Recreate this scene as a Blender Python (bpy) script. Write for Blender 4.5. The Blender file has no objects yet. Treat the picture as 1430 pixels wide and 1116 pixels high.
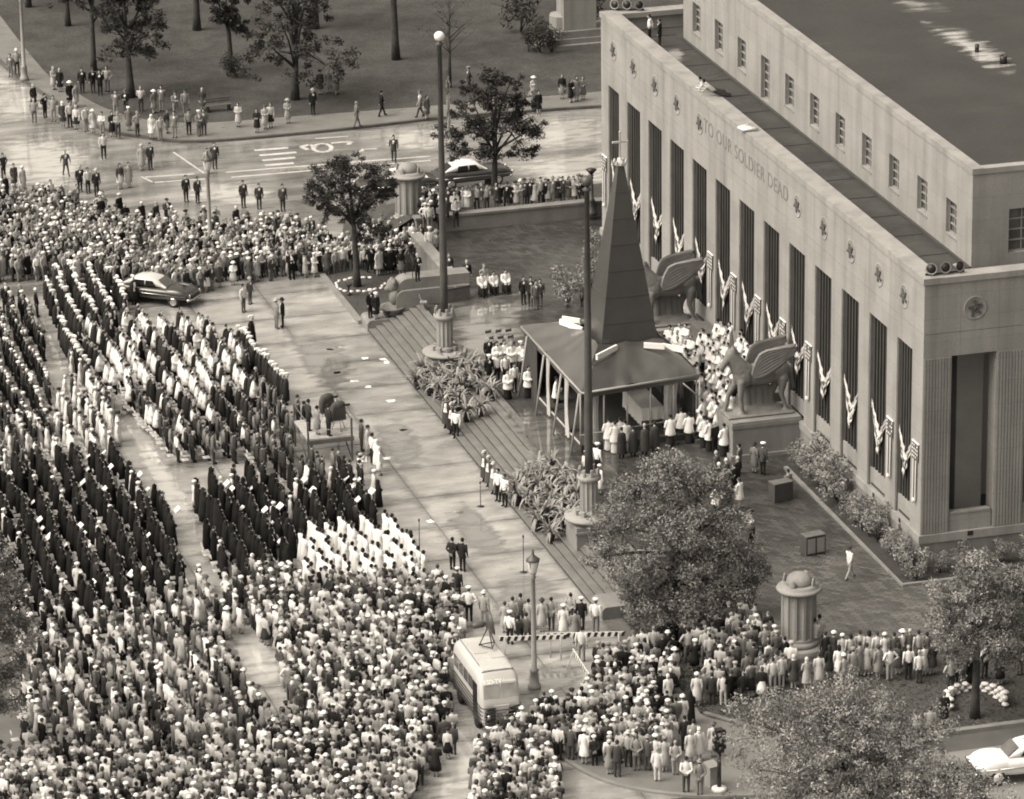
import bpy, math, random
import numpy as np
from mathutils import Vector, Matrix
from mathutils.kdtree import KDTree

rnd = random.Random(7)
SC = bpy.context.scene
COL = SC.collection
PI = math.pi

# ------------------------------------------------------------------ camera
F_PX, CX, CY, PW, PH = 6452.76, 714.8, 558.0, 1430.0, 1116.0
CAM = Vector((-61.1, -228.0, 86.0))
ROT = ((0.960913298946236, -0.2765690144433079, -0.012458417159447701),
       (-0.10397528795057044, -0.31881446134855346, -0.9420968520967616),
       (0.2565828743385993, 0.9065687615867254, -0.3351093987211542))   # rows: right, down, forward
cam_d = bpy.data.cameras.new('camera')
cam = bpy.data.objects.new('camera', cam_d)
COL.objects.link(cam)
m = Matrix.Identity(4)
for i in range(3):
    m[i][0] = ROT[0][i]
    m[i][1] = -ROT[1][i]
    m[i][2] = -ROT[2][i]
    m[i][3] = CAM[i]
cam.matrix_world = m
cam_d.sensor_fit = 'HORIZONTAL'
cam_d.sensor_width = 36.0
cam_d.lens = 36.0 * F_PX / PW
cam_d.clip_start = 1.0
cam_d.clip_end = 6000.0
SC.camera = cam

# ------------------------------------------------------------------ sky, sun, exposure
SUN_EL, SUN_AZ = math.radians(52), math.radians(183)   # azimuth of the light, counter-clockwise from +X
w = bpy.data.worlds.new('World')
SC.world = w
w.use_nodes = True
nt = w.node_tree
bg = nt.nodes['Background']
sky = nt.nodes.new('ShaderNodeTexSky')
sky.sky_type = 'NISHITA'
sky.sun_disc = False
sky.sun_elevation = SUN_EL
sky.sun_rotation = math.radians(90) - SUN_AZ
sky.air_density = 1.0
sky.dust_density = 8.0
bw = nt.nodes.new('ShaderNodeRGBToBW')
tint = nt.nodes.new('ShaderNodeMix')
tint.data_type = 'RGBA'
tint.blend_type = 'MULTIPLY'
tint.inputs[0].default_value = 1.0
tint.inputs[7].default_value = (1.0, 0.905, 0.765, 1)
nt.links.new(sky.outputs[0], bw.inputs[0])
nt.links.new(bw.outputs[0], tint.inputs[6])
nt.links.new(tint.outputs[2], bg.inputs[0])
bg.inputs[1].default_value = 0.15

sun_d = bpy.data.lights.new('sun', 'SUN')
sun_d.energy = 0.6
sun_d.angle = math.radians(40)
sun_d.color = (1.0, 0.91, 0.77)
sun = bpy.data.objects.new('sun', sun_d)
COL.objects.link(sun)
sd = Vector((math.cos(SUN_EL) * math.cos(SUN_AZ), math.cos(SUN_EL) * math.sin(SUN_AZ), math.sin(SUN_EL)))
sun.rotation_euler = sd.to_track_quat('Z', 'Y').to_euler()
SC.view_settings.view_transform = 'Standard'
SC.view_settings.look = 'None'
SC.view_settings.exposure = 0.98
SC.view_settings.gamma = 1.0
SC.view_settings.use_curve_mapping = False
SC.cycles.filter_width = 1.9
SC.cycles.max_bounces = 5
SC.cycles.diffuse_bounces = 3
SC.cycles.glossy_bounces = 3

# ------------------------------------------------------------------ survey: photo point -> place in the world
def ray(px, py):
    c = ((px - CX) / F_PX, (py - CY) / F_PX, 1.0)
    return Vector([sum(ROT[k][i] * c[k] for k in range(3)) for i in range(3)])

def at(px, py, z=0.0):
    d = ray(px, py)
    return CAM + d * ((z - CAM.z) / d.z)

# ------------------------------------------------------------------ mesh helpers
class MB:
    """collects faces for ONE mesh object"""
    def __init__(s):
        s.v, s.f, s.t, s.sm = [], [], [], []

    def add(s, verts, faces, tone=1.0, smooth=False):
        o = len(s.v)
        s.v += [tuple(p) for p in verts]
        s.f += [tuple(i + o for i in f) for f in faces]
        s.t += [tone] * len(faces)
        s.sm += [smooth] * len(faces)
        return s

    def box(s, x0, x1, y0, y1, z0, z1, tone=1.0):
        vs = [(x, y, z) for z in (z0, z1) for y in (y0, y1) for x in (x0, x1)]
        return s.add(vs, [(0, 2, 3, 1), (4, 5, 7, 6), (0, 1, 5, 4), (2, 6, 7, 3), (0, 4, 6, 2), (1, 3, 7, 5)], tone)

    def cbox(s, c, d, rot=0.0, tone=1.0, tilt=None):
        R = Matrix.Rotation(rot, 3, 'Z')
        if tilt is not None:
            R = R @ tilt
        vs = [Vector(c) + R @ Vector((x * d[0] / 2, y * d[1] / 2, z * d[2] / 2)) for z in (-1, 1) for y in (-1, 1) for x in (-1, 1)]
        return s.add(vs, [(0, 2, 3, 1), (4, 5, 7, 6), (0, 1, 5, 4), (2, 6, 7, 3), (0, 4, 6, 2), (1, 3, 7, 5)], tone)

    def prism(s, poly, z0, z1, tone=1.0):
        n = len(poly)
        a = sum(poly[i][0] * poly[(i + 1) % n][1] - poly[(i + 1) % n][0] * poly[i][1] for i in range(n))
        if a < 0:
            poly = poly[::-1]
        vs = [(p[0], p[1], z0) for p in poly] + [(p[0], p[1], z1) for p in poly]
        fs = [tuple(range(n))[::-1], tuple(range(n, 2 * n))]
        fs += [(i, (i + 1) % n, n + (i + 1) % n, n + i) for i in range(n)]
        return s.add(vs, fs, tone)

    def lathe(s, prof, n=16, c=(0, 0, 0), tone=1.0, smooth=True, sy=1.0, rot=0.0):
        vs, fs = [], []
        for r, z in prof:
            for k in range(n):
                a = 2 * PI * k / n + rot
                vs.append((c[0] + r * math.cos(a), c[1] + r * sy * math.sin(a), c[2] + z))
        for j in range(len(prof) - 1):
            for k in range(n):
                k2 = (k + 1) % n
                fs.append((j * n + k, j * n + k2, (j + 1) * n + k2, (j + 1) * n + k))
        fs.append(tuple(range(n))[::-1])
        fs.append(tuple((len(prof) - 1) * n + k for k in range(n)))
        return s.add(vs, fs, tone, smooth)

    def tube(s, pts, rad, n=6, tone=1.0, smooth=True):
        pts = [Vector(p) for p in pts]
        if not hasattr(rad, '__len__'):
            rad = [rad] * len(pts)
        vs, fs = [], []
        up = Vector((0, 0, 1))
        for i, p in enumerate(pts):
            d = (pts[min(i + 1, len(pts) - 1)] - pts[max(i - 1, 0)]).normalized()
            a = d.cross(up)
            if a.length < 0.05:
                a = d.cross(Vector((1, 0, 0)))
            a.normalize()
            b = d.cross(a).normalized()
            for k in range(n):
                t = 2 * PI * k / n
                vs.append(p + (a * math.cos(t) + b * math.sin(t)) * rad[i])
        for j in range(len(pts) - 1):
            for k in range(n):
                k2 = (k + 1) % n
                fs.append((j * n + k, (j + 1) * n + k, (j + 1) * n + k2, j * n + k2))
        fs.append(tuple(range(n)))
        fs.append(tuple((len(pts) - 1) * n + k for k in range(n))[::-1])
        return s.add(vs, fs, tone, smooth)

    def ell(s, c, r, nu=10, nv=6, tone=1.0, R=None):
        vs, fs = [], []
        for j in range(nv + 1):
            ph = PI * j / nv
            for k in range(nu):
                th = 2 * PI * k / nu
                p = Vector((r[0] * math.sin(ph) * math.cos(th), r[1] * math.sin(ph) * math.sin(th), r[2] * math.cos(ph)))
                if R is not None:
                    p = R @ p
                vs.append(Vector(c) + p)
        for j in range(nv):
            for k in range(nu):
                k2 = (k + 1) % nu
                if j == 0:
                    fs.append((k, nu + k, nu + k2))
                elif j == nv - 1:
                    fs.append((j * nu + k, (j + 1) * nu + k, j * nu + k2))
                else:
                    fs.append((j * nu + k, (j + 1) * nu + k, (j + 1) * nu + k2, j * nu + k2))
        return s.add(vs, fs, tone, True)

    def grid(s, fn, nu, nv, tone=None, smooth=True, thick=0.0):
        vs = [fn(i / nu, j / nv) for j in range(nv + 1) for i in range(nu + 1)]
        o = len(s.v)
        s.v += [tuple(p) for p in vs]
        for j in range(nv):
            for i in range(nu):
                a = o + j * (nu + 1) + i
                s.f.append((a, a + 1, a + nu + 2, a + nu + 1))
                s.t.append(tone((i + .5) / nu, (j + .5) / nv) if callable(tone) else (1.0 if tone is None else tone))
                s.sm.append(smooth)
        return s

    def mesh(s, name):
        me = bpy.data.meshes.new(name)
        me.from_pydata(s.v, [], s.f)
        me.polygons.foreach_set('use_smooth', s.sm)
        if any(t != 1.0 for t in s.t):
            at_ = me.attributes.new('tone', 'FLOAT', 'FACE')
            at_.data.foreach_set('value', s.t)
        me.update()
        return me

def link(name, data, mat=None, parent=None, loc=None, rz=None):
    o = bpy.data.objects.new(name, data)
    COL.objects.link(o)
    if mat is not None and data is not None and not data.materials:
        data.materials.append(mat)
    if parent is not None:
        o.parent = parent
    if loc is not None:
        o.location = loc
    if rz is not None:
        o.rotation_euler = (0, 0, rz)
    return o

def obj(name, mb, mat, parent=None, loc=None, rz=None):
    return link(name, mb.mesh(name), mat, parent, loc, rz)

def words(name, body, mt, parent, size, extrude, spacing=1.0, offset=0.0):
    cu = bpy.data.curves.new(name, 'FONT'); cu.body = body; cu.size = size; cu.extrude = extrude; cu.align_x = 'CENTER'; cu.align_y = 'CENTER'
    cu.space_character = spacing; cu.offset = offset
    tmp = bpy.data.objects.new(name, cu); COL.objects.link(tmp)
    dg = bpy.context.evaluated_depsgraph_get(); dg.update()
    me = bpy.data.meshes.new_from_object(tmp.evaluated_get(dg), depsgraph=dg)
    bpy.data.objects.remove(tmp)
    me.materials.clear()
    return link(name, me, mt, parent)

def tag(o, label=None, cat=None, group=None, kind=None):
    if label: o['label'] = label
    if cat: o['category'] = cat
    if group: o['group'] = group
    if kind: o['kind'] = kind
    return o

def thing(name, label, cat, loc=(0, 0, 0), rz=0.0, group=None):
    o = link(name, None, None, None, loc, rz)
    o.empty_display_size = 0.3
    return tag(o, label, cat, group)

def struct(name, mb, mat, parent=None):
    o = obj(name, mb, mat, parent)
    if parent is None:
        o['kind'] = 'structure'
    return o

def dup(root, loc=None, rz=None, label=None, scale=None):
    r = root.copy()
    COL.objects.link(r)
    if loc is not None: r.location = loc
    if rz is not None: r.rotation_euler = (0, 0, rz)
    if label: r['label'] = label
    if scale is not None: r.scale = (scale, scale, scale)
    for ch in list(root.children):
        c = ch.copy(); COL.objects.link(c); c.parent = r
        for g in list(ch.children):
            d = g.copy(); COL.objects.link(d); d.parent = c
    return r

# ------------------------------------------------------------------ materials (a black-and-white world, toned by warm light)
def mat(name, base, var=0.2, scale=2.0, rough=0.75, bump=0.0, bscale=None, spec=0.4, attr=None, wet=None, var2=None,
        objvar=0.0, stretch=None, metal=0.0, objcoord=False, streak=None, coat=None):
    mt = bpy.data.materials.new(name)
    mt.use_nodes = True
    n, l = mt.node_tree.nodes, mt.node_tree.links
    p = n['Principled BSDF']
    p.inputs['Roughness'].default_value = rough
    p.inputs['Specular IOR Level'].default_value = spec
    p.inputs['Metallic'].default_value = metal
    if coat:
        p.inputs['Coat Weight'].default_value = coat[0]; p.inputs['Coat Roughness'].default_value = coat[1]; p.inputs['Coat IOR'].default_value = 1.45

    def M(op, a, b, c=None):
        q = n.new('ShaderNodeMath'); q.operation = op
        for i, x in enumerate((a, b, c)):
            if x is None: continue
            if isinstance(x, (int, float)): q.inputs[i].default_value = x
            else: l.new(x, q.inputs[i])
        return q.outputs[0]
    if objcoord:
        pos = n.new('ShaderNodeTexCoord').outputs['Object']
    else:
        pos = n.new('ShaderNodeNewGeometry').outputs['Position']
    def noise(sc, det=4.0, st=None, rgh=0.55, dist=0.0):
        t = n.new('ShaderNodeTexNoise')
        t.inputs['Scale'].default_value = sc
        t.inputs['Detail'].default_value = det
        t.inputs['Roughness'].default_value = rgh
        t.inputs['Distortion'].default_value = dist
        if st is not None:
            mp = n.new('ShaderNodeMapping')
            mp.inputs['Scale'].default_value = st
            l.new(pos, mp.inputs['Vector']); l.new(mp.outputs[0], t.inputs['Vector'])
        else:
            l.new(pos, t.inputs['Vector'])
        return t.outputs['Fac']
    def remap(x, a, b, c, d):
        q = n.new('ShaderNodeMapRange')
        q.inputs[1].default_value, q.inputs[2].default_value = a, b
        q.inputs[3].default_value, q.inputs[4].default_value = c, d
        l.new(x, q.inputs[0]); return q.outputs[0]
    val = None
    if attr:
        a = n.new('ShaderNodeAttribute'); a.attribute_name = attr
        val = M('MULTIPLY', a.outputs['Fac'], base)
    else:
        v = n.new('ShaderNodeValue'); v.outputs[0].default_value = base; val = v.outputs[0]
    if var:
        val = M('MULTIPLY', val, remap(noise(scale, 5.0, stretch), 0.25, 0.75, 1 - var, 1 + var))
    if var2:
        val = M('MULTIPLY', val, remap(noise(var2[0], 3.0, var2[2] if len(var2) > 2 else None), 0.3, 0.7, 1 - var2[1], 1 + var2[1]))
    if streak:
        val = M('MULTIPLY', val, remap(noise(streak[0], 3.0, (1, 1, 0.06)), 0.45, 0.75, 1.0, 1 - streak[1]))
    if objvar:
        oi = n.new('ShaderNodeObjectInfo')
        val = M('MULTIPLY', val, remap(oi.outputs['Random'], 0, 1, 1 - objvar, 1 + objvar))
    l.new(val, p.inputs['Base Color'])
    if wet:      # (scale, rough_dry, rough_wet, lo, hi, stretch)
        wn = remap(noise(wet[0], 5.0, wet[5] if len(wet) > 5 else None, 0.6, 0.6), wet[3], wet[4], 0, 1)
        l.new(remap(wn, 0, 1, wet[1], wet[2]), p.inputs['Roughness'])
    if bump:
        b = n.new('ShaderNodeBump')
        b.inputs['Strength'].default_value = 1.0
        b.inputs['Distance'].default_value = bump
        l.new(noise(bscale or scale * 6, 3.0), b.inputs['Height'])
        l.new(b.outputs[0], p.inputs['Normal'])
    return mt

def ashlar(mt, bw_, bh, amt, mortar):
    n, l = mt.node_tree.nodes, mt.node_tree.links
    p = n['Principled BSDF']; src = p.inputs['Base Color'].links[0].from_socket
    g = n.new('ShaderNodeNewGeometry'); sx = n.new('ShaderNodeSeparateXYZ'); cx = n.new('ShaderNodeCombineXYZ'); ad = n.new('ShaderNodeMath')
    l.new(g.outputs['Position'], sx.inputs[0]); l.new(sx.outputs[0], ad.inputs[0]); l.new(sx.outputs[1], ad.inputs[1]); l.new(ad.outputs[0], cx.inputs[0]); l.new(sx.outputs[2], cx.inputs[1])
    b = n.new('ShaderNodeTexBrick'); b.inputs['Scale'].default_value = 1.0; b.inputs['Mortar Size'].default_value = .012; b.inputs['Brick Width'].default_value = bw_; b.inputs['Row Height'].default_value = bh
    for k, v in (('Color1', 1 - amt), ('Color2', 1 + amt), ('Mortar', mortar)): b.inputs[k].default_value = (v, v, v, 1)
    l.new(cx.outputs[0], b.inputs['Vector'])
    q = n.new('ShaderNodeMath'); q.operation = 'MULTIPLY'; l.new(src, q.inputs[0]); l.new(b.outputs['Color'], q.inputs[1]); l.new(q.outputs[0], p.inputs['Base Color'])
    return mt
M_STONE = ashlar(mat('limestone', 0.255, 0.12, 0.6, 0.85, 0.004, 30, var2=(9.0, 0.07), streak=(1.0, 0.3)), 2.03, 1.18, 0.045, 0.80)
M_STONE2 = mat('weathered_limestone', 0.19, 0.18, 1.2, 0.85, 0.01, 12, streak=(1.2, 0.2))
M_PLINTH = mat('damp_plinth_stone', 0.20, 0.16, 1.0, 0.7, 0.004, 25, streak=(0.9, 0.45))
M_CARVE = mat('shade_toned_carving', 0.075, 0.2, 3.0, 0.85)  # relief shade of the emblems painted in as a dark stone tone
M_PORCH = mat('porch_stone', 0.36, 0.1, 0.8, 0.85, 0.003, 25)  # same limestone, lightened in colour to stand in for light inside the porch
M_STATUE = mat('statue_stone', 0.16, 0.22, 1.8, 0.8, 0.02, 10, objcoord=True)
M_GRILLE = mat('bronze_window_grille', 0.025, 0.25, 1.0, 0.5, spec=0.3, streak=(2.5, 0.4))
M_MULL = mat('bronze_mullion', 0.05, 0.2, 1.0, 0.5, spec=0.3)
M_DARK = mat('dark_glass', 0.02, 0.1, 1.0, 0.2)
M_PANE = mat('window_pane', 0.10, 0.3, 1.5, 0.15)
M_ROOFLO = mat('low_roof_felt', 0.04, 0.25, 0.9, 0.6, 0.006, 8, wet=(0.5, 0.65, 0.35, 0.5, 0.7), var2=(0.35, 0.2))
M_ROOFHI = mat('gravel_roof', 0.034, 0.22, 0.25, 0.7, 0.01, 14, wet=(0.12, 0.8, 0.4, 0.6, 0.72, (0.6, 1.8, 1)), var2=(6.0, 0.12))
M_METAL = mat('grey_painted_metal', 0.25, 0.1, 2.0, 0.4)
M_POLE = mat('bronze_pole', 0.07, 0.2, 1.5, 0.4)
M_BLACK = mat('black_metal', 0.02, 0.1, 2.0, 0.4)
M_LAMPGL = mat('milky_lamp_glass', 0.7, 0.05, 3.0, 0.25)
M_WHITE = mat('white_paint', 0.75, 0.05, 2.0, 0.5)
M_CHROME = mat('chrome', 0.6, 0.05, 2.0, 0.2, metal=1.0)
M_CONC = mat('plaza_concrete', 0.26, 0.22, 0.9, 0.5, 0.003, 18, wet=(0.5, 0.5, 0.10, 0.36, 0.62, (.35, 1.3, 1)), var2=(0.7, 0.26, (.5, 1.2, 1)), objvar=0.14, spec=0.75, stretch=(.6, 1.4, 1), coat=(.35, .14))
M_RISER = mat('shade_toned_riser', 0.055, 0.3, 1.2, 0.5, 0.004, 20, streak=(2.0, 0.3))  # darker than the treads: the risers' shade is put into the colour
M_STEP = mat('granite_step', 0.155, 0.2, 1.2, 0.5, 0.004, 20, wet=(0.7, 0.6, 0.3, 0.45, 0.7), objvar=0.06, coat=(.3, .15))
M_JOINT = mat('joint_bed', 0.05, 0.2, 1.0, 0.6)
M_ASPH = mat('wet_asphalt', 0.11, 0.25, 0.6, 0.4, 0.004, 25, wet=(0.35, 0.42, 0.09, 0.38, 0.6, (1, 1.6, 1)), var2=(0.12, 0.3), spec=0.6)
M_STREET = mat('wet_street', 0.19, 0.35, 0.4, 0.35, 0.003, 20, wet=(0.35, 0.42, 0.05, 0.38, 0.58, (0.35, 1.6, 1)), var2=(0.5, 0.5, (.2, 1.3, 1)), spec=0.9, coat=(.4, .08))
M_WALK = mat('sidewalk', 0.15, 0.18, 0.7, 0.55, 0.003, 20, wet=(0.5, 0.6, 0.25, 0.45, 0.65), objvar=0.06)
M_KERB = mat('kerb_stone', 0.19, 0.22, 1.0, 0.7, 0.006, 10)
M_KERBD = mat('wet_kerb', 0.08, 0.25, 1.0, 0.5)
M_LAWN = mat('lawn_soil', 0.06, 0.3, 0.5, 0.9, 0.03, 6, spec=0.1, var2=(5.0, 0.22))
M_GRASS = mat('grass', 0.09, 0.25, 0.4, 0.9, spec=0.1, attr='tone')
M_SOIL = mat('soil', 0.035, 0.3, 2.0, 0.9, 0.03, 8)
M_MARK = mat('road_paint', 0.45, 0.25, 1.6, 0.5)
M_BARK = mat('bark', 0.045, 0.35, 3.0, 0.9, 0.02, 10)
M_LEAF = mat('foliage', 0.2, 0.0, 1.0, 0.6, spec=0.25, attr='tone')
M_PLEAF = mat('pale_foliage', 0.21, 0.0, 1.0, 0.55, spec=0.3, attr='tone')
M_DLEAF = mat('dark_foliage', 0.05, 0.0, 1.0, 0.7, spec=0.15, attr='tone')
M_TONE = mat('toned_cloth', 1.0, 0.06, 4.0, 0.8, spec=0.2, attr='tone')
M_CANVAS = mat('canopy_canvas', 0.042, 0.2, 0.9, 0.3, 0.006, 5, var2=(0.35, 0.14), spec=0.9, coat=(1.0, .18))
M_SPIRE = mat('spire_canvas', 0.038, 0.14, 1.2, 0.5, 0.003, 8, spec=0.5, coat=(1.0, .2))
M_DRAPE = mat('drape', 0.42, 0.15, 2.0, 0.8)
M_DDRAPE = mat('dark_drape', 0.05, 0.15, 2.0, 0.8)
M_CARPET = mat('carpet', 0.035, 0.15, 3.0, 0.9)
M_WOOD = mat('lumber', 0.35, 0.2, 2.0, 0.7)
M_DWOOD = mat('dark_lumber', 0.10, 0.25, 2.0, 0.7)
M_RUBBER = mat('rubber', 0.02, 0.1, 3.0, 0.7)
M_POT = mat('flower_pot', 0.035, 0.2, 4.0, 0.6)

def brick_mat(name, base, bw_, bh, rough):
    mt = mat(name, base, 0.2, 0.5, rough, 0, wet=(0.25, 0.62, 0.24, 0.36, 0.62), var2=(0.12, 0.34), spec=0.5, coat=(.35, .2))
    n, l = mt.node_tree.nodes, mt.node_tree.links
    p = n['Principled BSDF']
    src = p.inputs['Base Color'].links[0].from_socket
    g = n.new('ShaderNodeNewGeometry')
    mp = n.new('ShaderNodeMapping'); mp.inputs['Rotation'].default_value = (0, 0, math.radians(45))
    l.new(g.outputs['Position'], mp.inputs['Vector'])
    b = n.new('ShaderNodeTexBrick')
    b.inputs['Color1'].default_value = (0.62, 0.62, 0.62, 1); b.inputs['Color2'].default_value = (1.4, 1.4, 1.4, 1)
    b.inputs['Mortar'].default_value = (0.35, 0.35, 0.35, 1)
    b.inputs['Scale'].default_value = 1.0
    b.inputs['Mortar Size'].default_value = 0.02
    b.inputs['Brick Width'].default_value = bw_; b.inputs['Row Height'].default_value = bh
    l.new(mp.outputs[0], b.inputs['Vector'])
    q = n.new('ShaderNodeMath'); q.operation = 'MULTIPLY'
    l.new(src, q.inputs[0]); l.new(b.outputs['Color'], q.inputs[1])
    dv = n.new('ShaderNodeVectorMath'); dv.operation = 'DISTANCE'; dv.inputs[1].default_value = (11.5, -34.5, 1.2)     # the part that has dried off
    l.new(g.outputs['Position'], dv.inputs[0])
    dr = n.new('ShaderNodeMapRange'); dr.interpolation_type = 'SMOOTHSTEP'; dr.inputs[1].default_value = 13.0; dr.inputs[2].default_value = 4.0; dr.inputs[3].default_value = 1.0; dr.inputs[4].default_value = 2.2
    l.new(dv.outputs['Value'], dr.inputs[0])
    q3 = n.new('ShaderNodeMath'); q3.operation = 'MULTIPLY'; l.new(q.outputs[0], q3.inputs[0]); l.new(dr.outputs[0], q3.inputs[1]); q = q3
    l.new(q.outputs[0], p.inputs['Base Color'])
    bp = n.new('ShaderNodeBump'); bp.inputs['Distance'].default_value = 0.004
    l.new(b.outputs['Fac'], bp.inputs['Height']); bp.invert = True
    l.new(bp.outputs[0], p.inputs['Normal'])
    return mt
def joint_dirt(mt, wx, wy):
    n, l = mt.node_tree.nodes, mt.node_tree.links
    p = n['Principled BSDF']; src = p.inputs['Base Color'].links[0].from_socket
    tc = n.new('ShaderNodeTexCoord'); sp = n.new('ShaderNodeSeparateXYZ'); l.new(tc.outputs['Object'], sp.inputs[0])
    def M(op, a, b, c=None):
        q = n.new('ShaderNodeMath'); q.operation = op
        for i, x in enumerate((a, b, c)):
            if x is None: continue
            if isinstance(x, (int, float)): q.inputs[i].default_value = x
            else: l.new(x, q.inputs[i])
        return q.outputs[0]
    dx = M('SUBTRACT', wx / 2, M('ABSOLUTE', M('SUBTRACT', sp.outputs[0], wx / 2), 0)); dy = M('SUBTRACT', wy / 2, M('ABSOLUTE', M('SUBTRACT', sp.outputs[1], wy / 2), 0))
    g = n.new('ShaderNodeNewGeometry'); t = n.new('ShaderNodeTexNoise'); t.inputs['Scale'].default_value = 1.3; t.inputs['Detail'].default_value = 4; l.new(g.outputs['Position'], t.inputs['Vector'])
    d = M('ADD', M('MINIMUM', M('MULTIPLY', dx, 1.6), dy), M('MULTIPLY', M('SUBTRACT', t.outputs['Fac'], .5), 1.5))
    r = n.new('ShaderNodeMapRange'); r.interpolation_type = 'SMOOTHSTEP'; r.inputs[1].default_value = -.15; r.inputs[2].default_value = .75; r.inputs[3].default_value = .62; r.inputs[4].default_value = 1.08
    l.new(d, r.inputs[0]); l.new(M('MULTIPLY', src, r.outputs[0]), p.inputs['Base Color'])
joint_dirt(M_CONC, 4.45, 4.45)
def puddle_mat(name, base):
    mt = bpy.data.materials.new(name); mt.use_nodes = True
    n, l = mt.node_tree.nodes, mt.node_tree.links
    p = n['Principled BSDF']; p.inputs['Base Color'].default_value = (base,) * 3 + (1,); p.inputs['Roughness'].default_value = .06
    p.inputs['Specular IOR Level'].default_value = 1.0; p.inputs['IOR'].default_value = 1.6; p.inputs['Coat Weight'].default_value = 1.0; p.inputs['Coat Roughness'].default_value = .04
    a = n.new('ShaderNodeAttribute'); a.attribute_name = 'wet'
    g = n.new('ShaderNodeNewGeometry'); t = n.new('ShaderNodeTexNoise'); t.inputs['Scale'].default_value = 1.1; t.inputs['Detail'].default_value = 5
    mp = n.new('ShaderNodeMapping'); mp.inputs['Scale'].default_value = (.55, 1.5, 1); l.new(g.outputs['Position'], mp.inputs[0]); l.new(mp.outputs[0], t.inputs['Vector'])
    q = n.new('ShaderNodeMath'); q.operation = 'MULTIPLY_ADD'; q.inputs[1].default_value = 2.2; l.new(t.outputs['Fac'], q.inputs[0])
    q2 = n.new('ShaderNodeMath'); q2.operation = 'ADD'; q2.inputs[1].default_value = -1.2; l.new(a.outputs['Fac'], q.inputs[2]); l.new(q.outputs[0], q2.inputs[0])
    r = n.new('ShaderNodeMapRange'); r.inputs[1].default_value = 0.0; r.inputs[2].default_value = .95; r.interpolation_type = 'SMOOTHSTEP'; l.new(q2.outputs[0], r.inputs[0])
    tr = n.new('ShaderNodeBsdfTransparent'); mx = n.new('ShaderNodeMixShader')
    l.new(r.outputs[0], mx.inputs[0]); l.new(tr.outputs[0], mx.inputs[1]); l.new(p.outputs[0], mx.inputs[2]); l.new(mx.outputs[0], n['Material Output'].inputs['Surface'])
    return mt
M_PUDDLE = puddle_mat('standing_water', .2)
M_PUDDLE2 = puddle_mat('water_painted_glare', .46)  # standing water, with sky glare painted in as a pale base
M_PUDDLE3 = puddle_mat('water_on_brick', .15)
M_BRICK = brick_mat('terrace_brick', 0.045, 0.5, 0.25, 0.5)

# clothing: the mesh says which region a face is, the object's colour says the tone of each region
def person_mat(name='clothing'):
    mt = bpy.data.materials.new(name); mt.use_nodes = True
    n, l = mt.node_tree.nodes, mt.node_tree.links
    p = n['Principled BSDF']; p.inputs['Roughness'].default_value = 0.85; p.inputs['Specular IOR Level'].default_value = 0.15
    a = n.new('ShaderNodeAttribute'); a.attribute_name = 'region'
    fx = n.new('ShaderNodeAttribute'); fx.attribute_name = 'fixed'
    oi = n.new('ShaderNodeObjectInfo')
    d = n.new('ShaderNodeVectorMath'); d.operation = 'DOT_PRODUCT'
    l.new(a.outputs['Vector'], d.inputs[0]); l.new(oi.outputs['Color'], d.inputs[1])
    q = n.new('ShaderNodeMath'); q.operation = 'ADD'
    l.new(d.outputs['Value'], q.inputs[0]); l.new(fx.outputs['Fac'], q.inputs[1])
    l.new(q.outputs[0], p.inputs['Base Color'])
    return mt
M_PERSON = person_mat()
def simple_mat(name, attr):
    mt = bpy.data.materials.new(name); mt.use_nodes = True
    n, l = mt.node_tree.nodes, mt.node_tree.links
    p = n['Principled BSDF']; p.inputs['Roughness'].default_value = 0.85; p.inputs['Specular IOR Level'].default_value = 0.06
    a = n.new('ShaderNodeAttribute'); a.attribute_name = attr
    l.new(a.outputs['Fac'], p.inputs['Base Color'])
    return mt
M_CROWD = simple_mat('crowd_clothing', 'tone')
# ================================================================== THE SETTING
def sheet(name, poly, z, mt, kind='structure', parent=None):
    mb = MB()
    n = len(poly)
    a = sum(poly[i][0] * poly[(i + 1) % n][1] - poly[(i + 1) % n][0] * poly[i][1] for i in range(n))
    if a < 0: poly = poly[::-1]
    mb.add([(p[0], p[1], z) for p in poly], [tuple(range(n))])
    o = obj(name, mb, mt, parent)
    if kind: o['kind'] = kind
    return o

def pxs(lst, z=0.0):
    return [tuple(at(x, y, z)[:2]) for x, y in lst]

sheet('ground', [(-2500, -2500), (2500, -2500), (2500, 2500), (-2500, 2500)], -0.02, M_ASPH)
sheet('street', [(-70, 33.2), (3.2, 33.2), (6.3, 41.6), (90, 41.6), (90, 130), (-70, 130)], -0.012, M_STREET)
sheet('side_street', [(9.0, -45.9), (80, -45.9), (80, -70), (-6, -70), (-6, -50)], -0.012, mat('dry_asphalt', 0.19, 0.15, 0.8, 0.6, 0.003, 25, wet=(0.3, 0.6, 0.3, 0.5, 0.7)))
sheet('gutter', [(9.0, -45.85), (80, -45.85), (80, -47.6), (6.5, -47.6)], -0.006, mat('dark_gutter', 0.09, 0.2, 0.8, 0.5))

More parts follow.
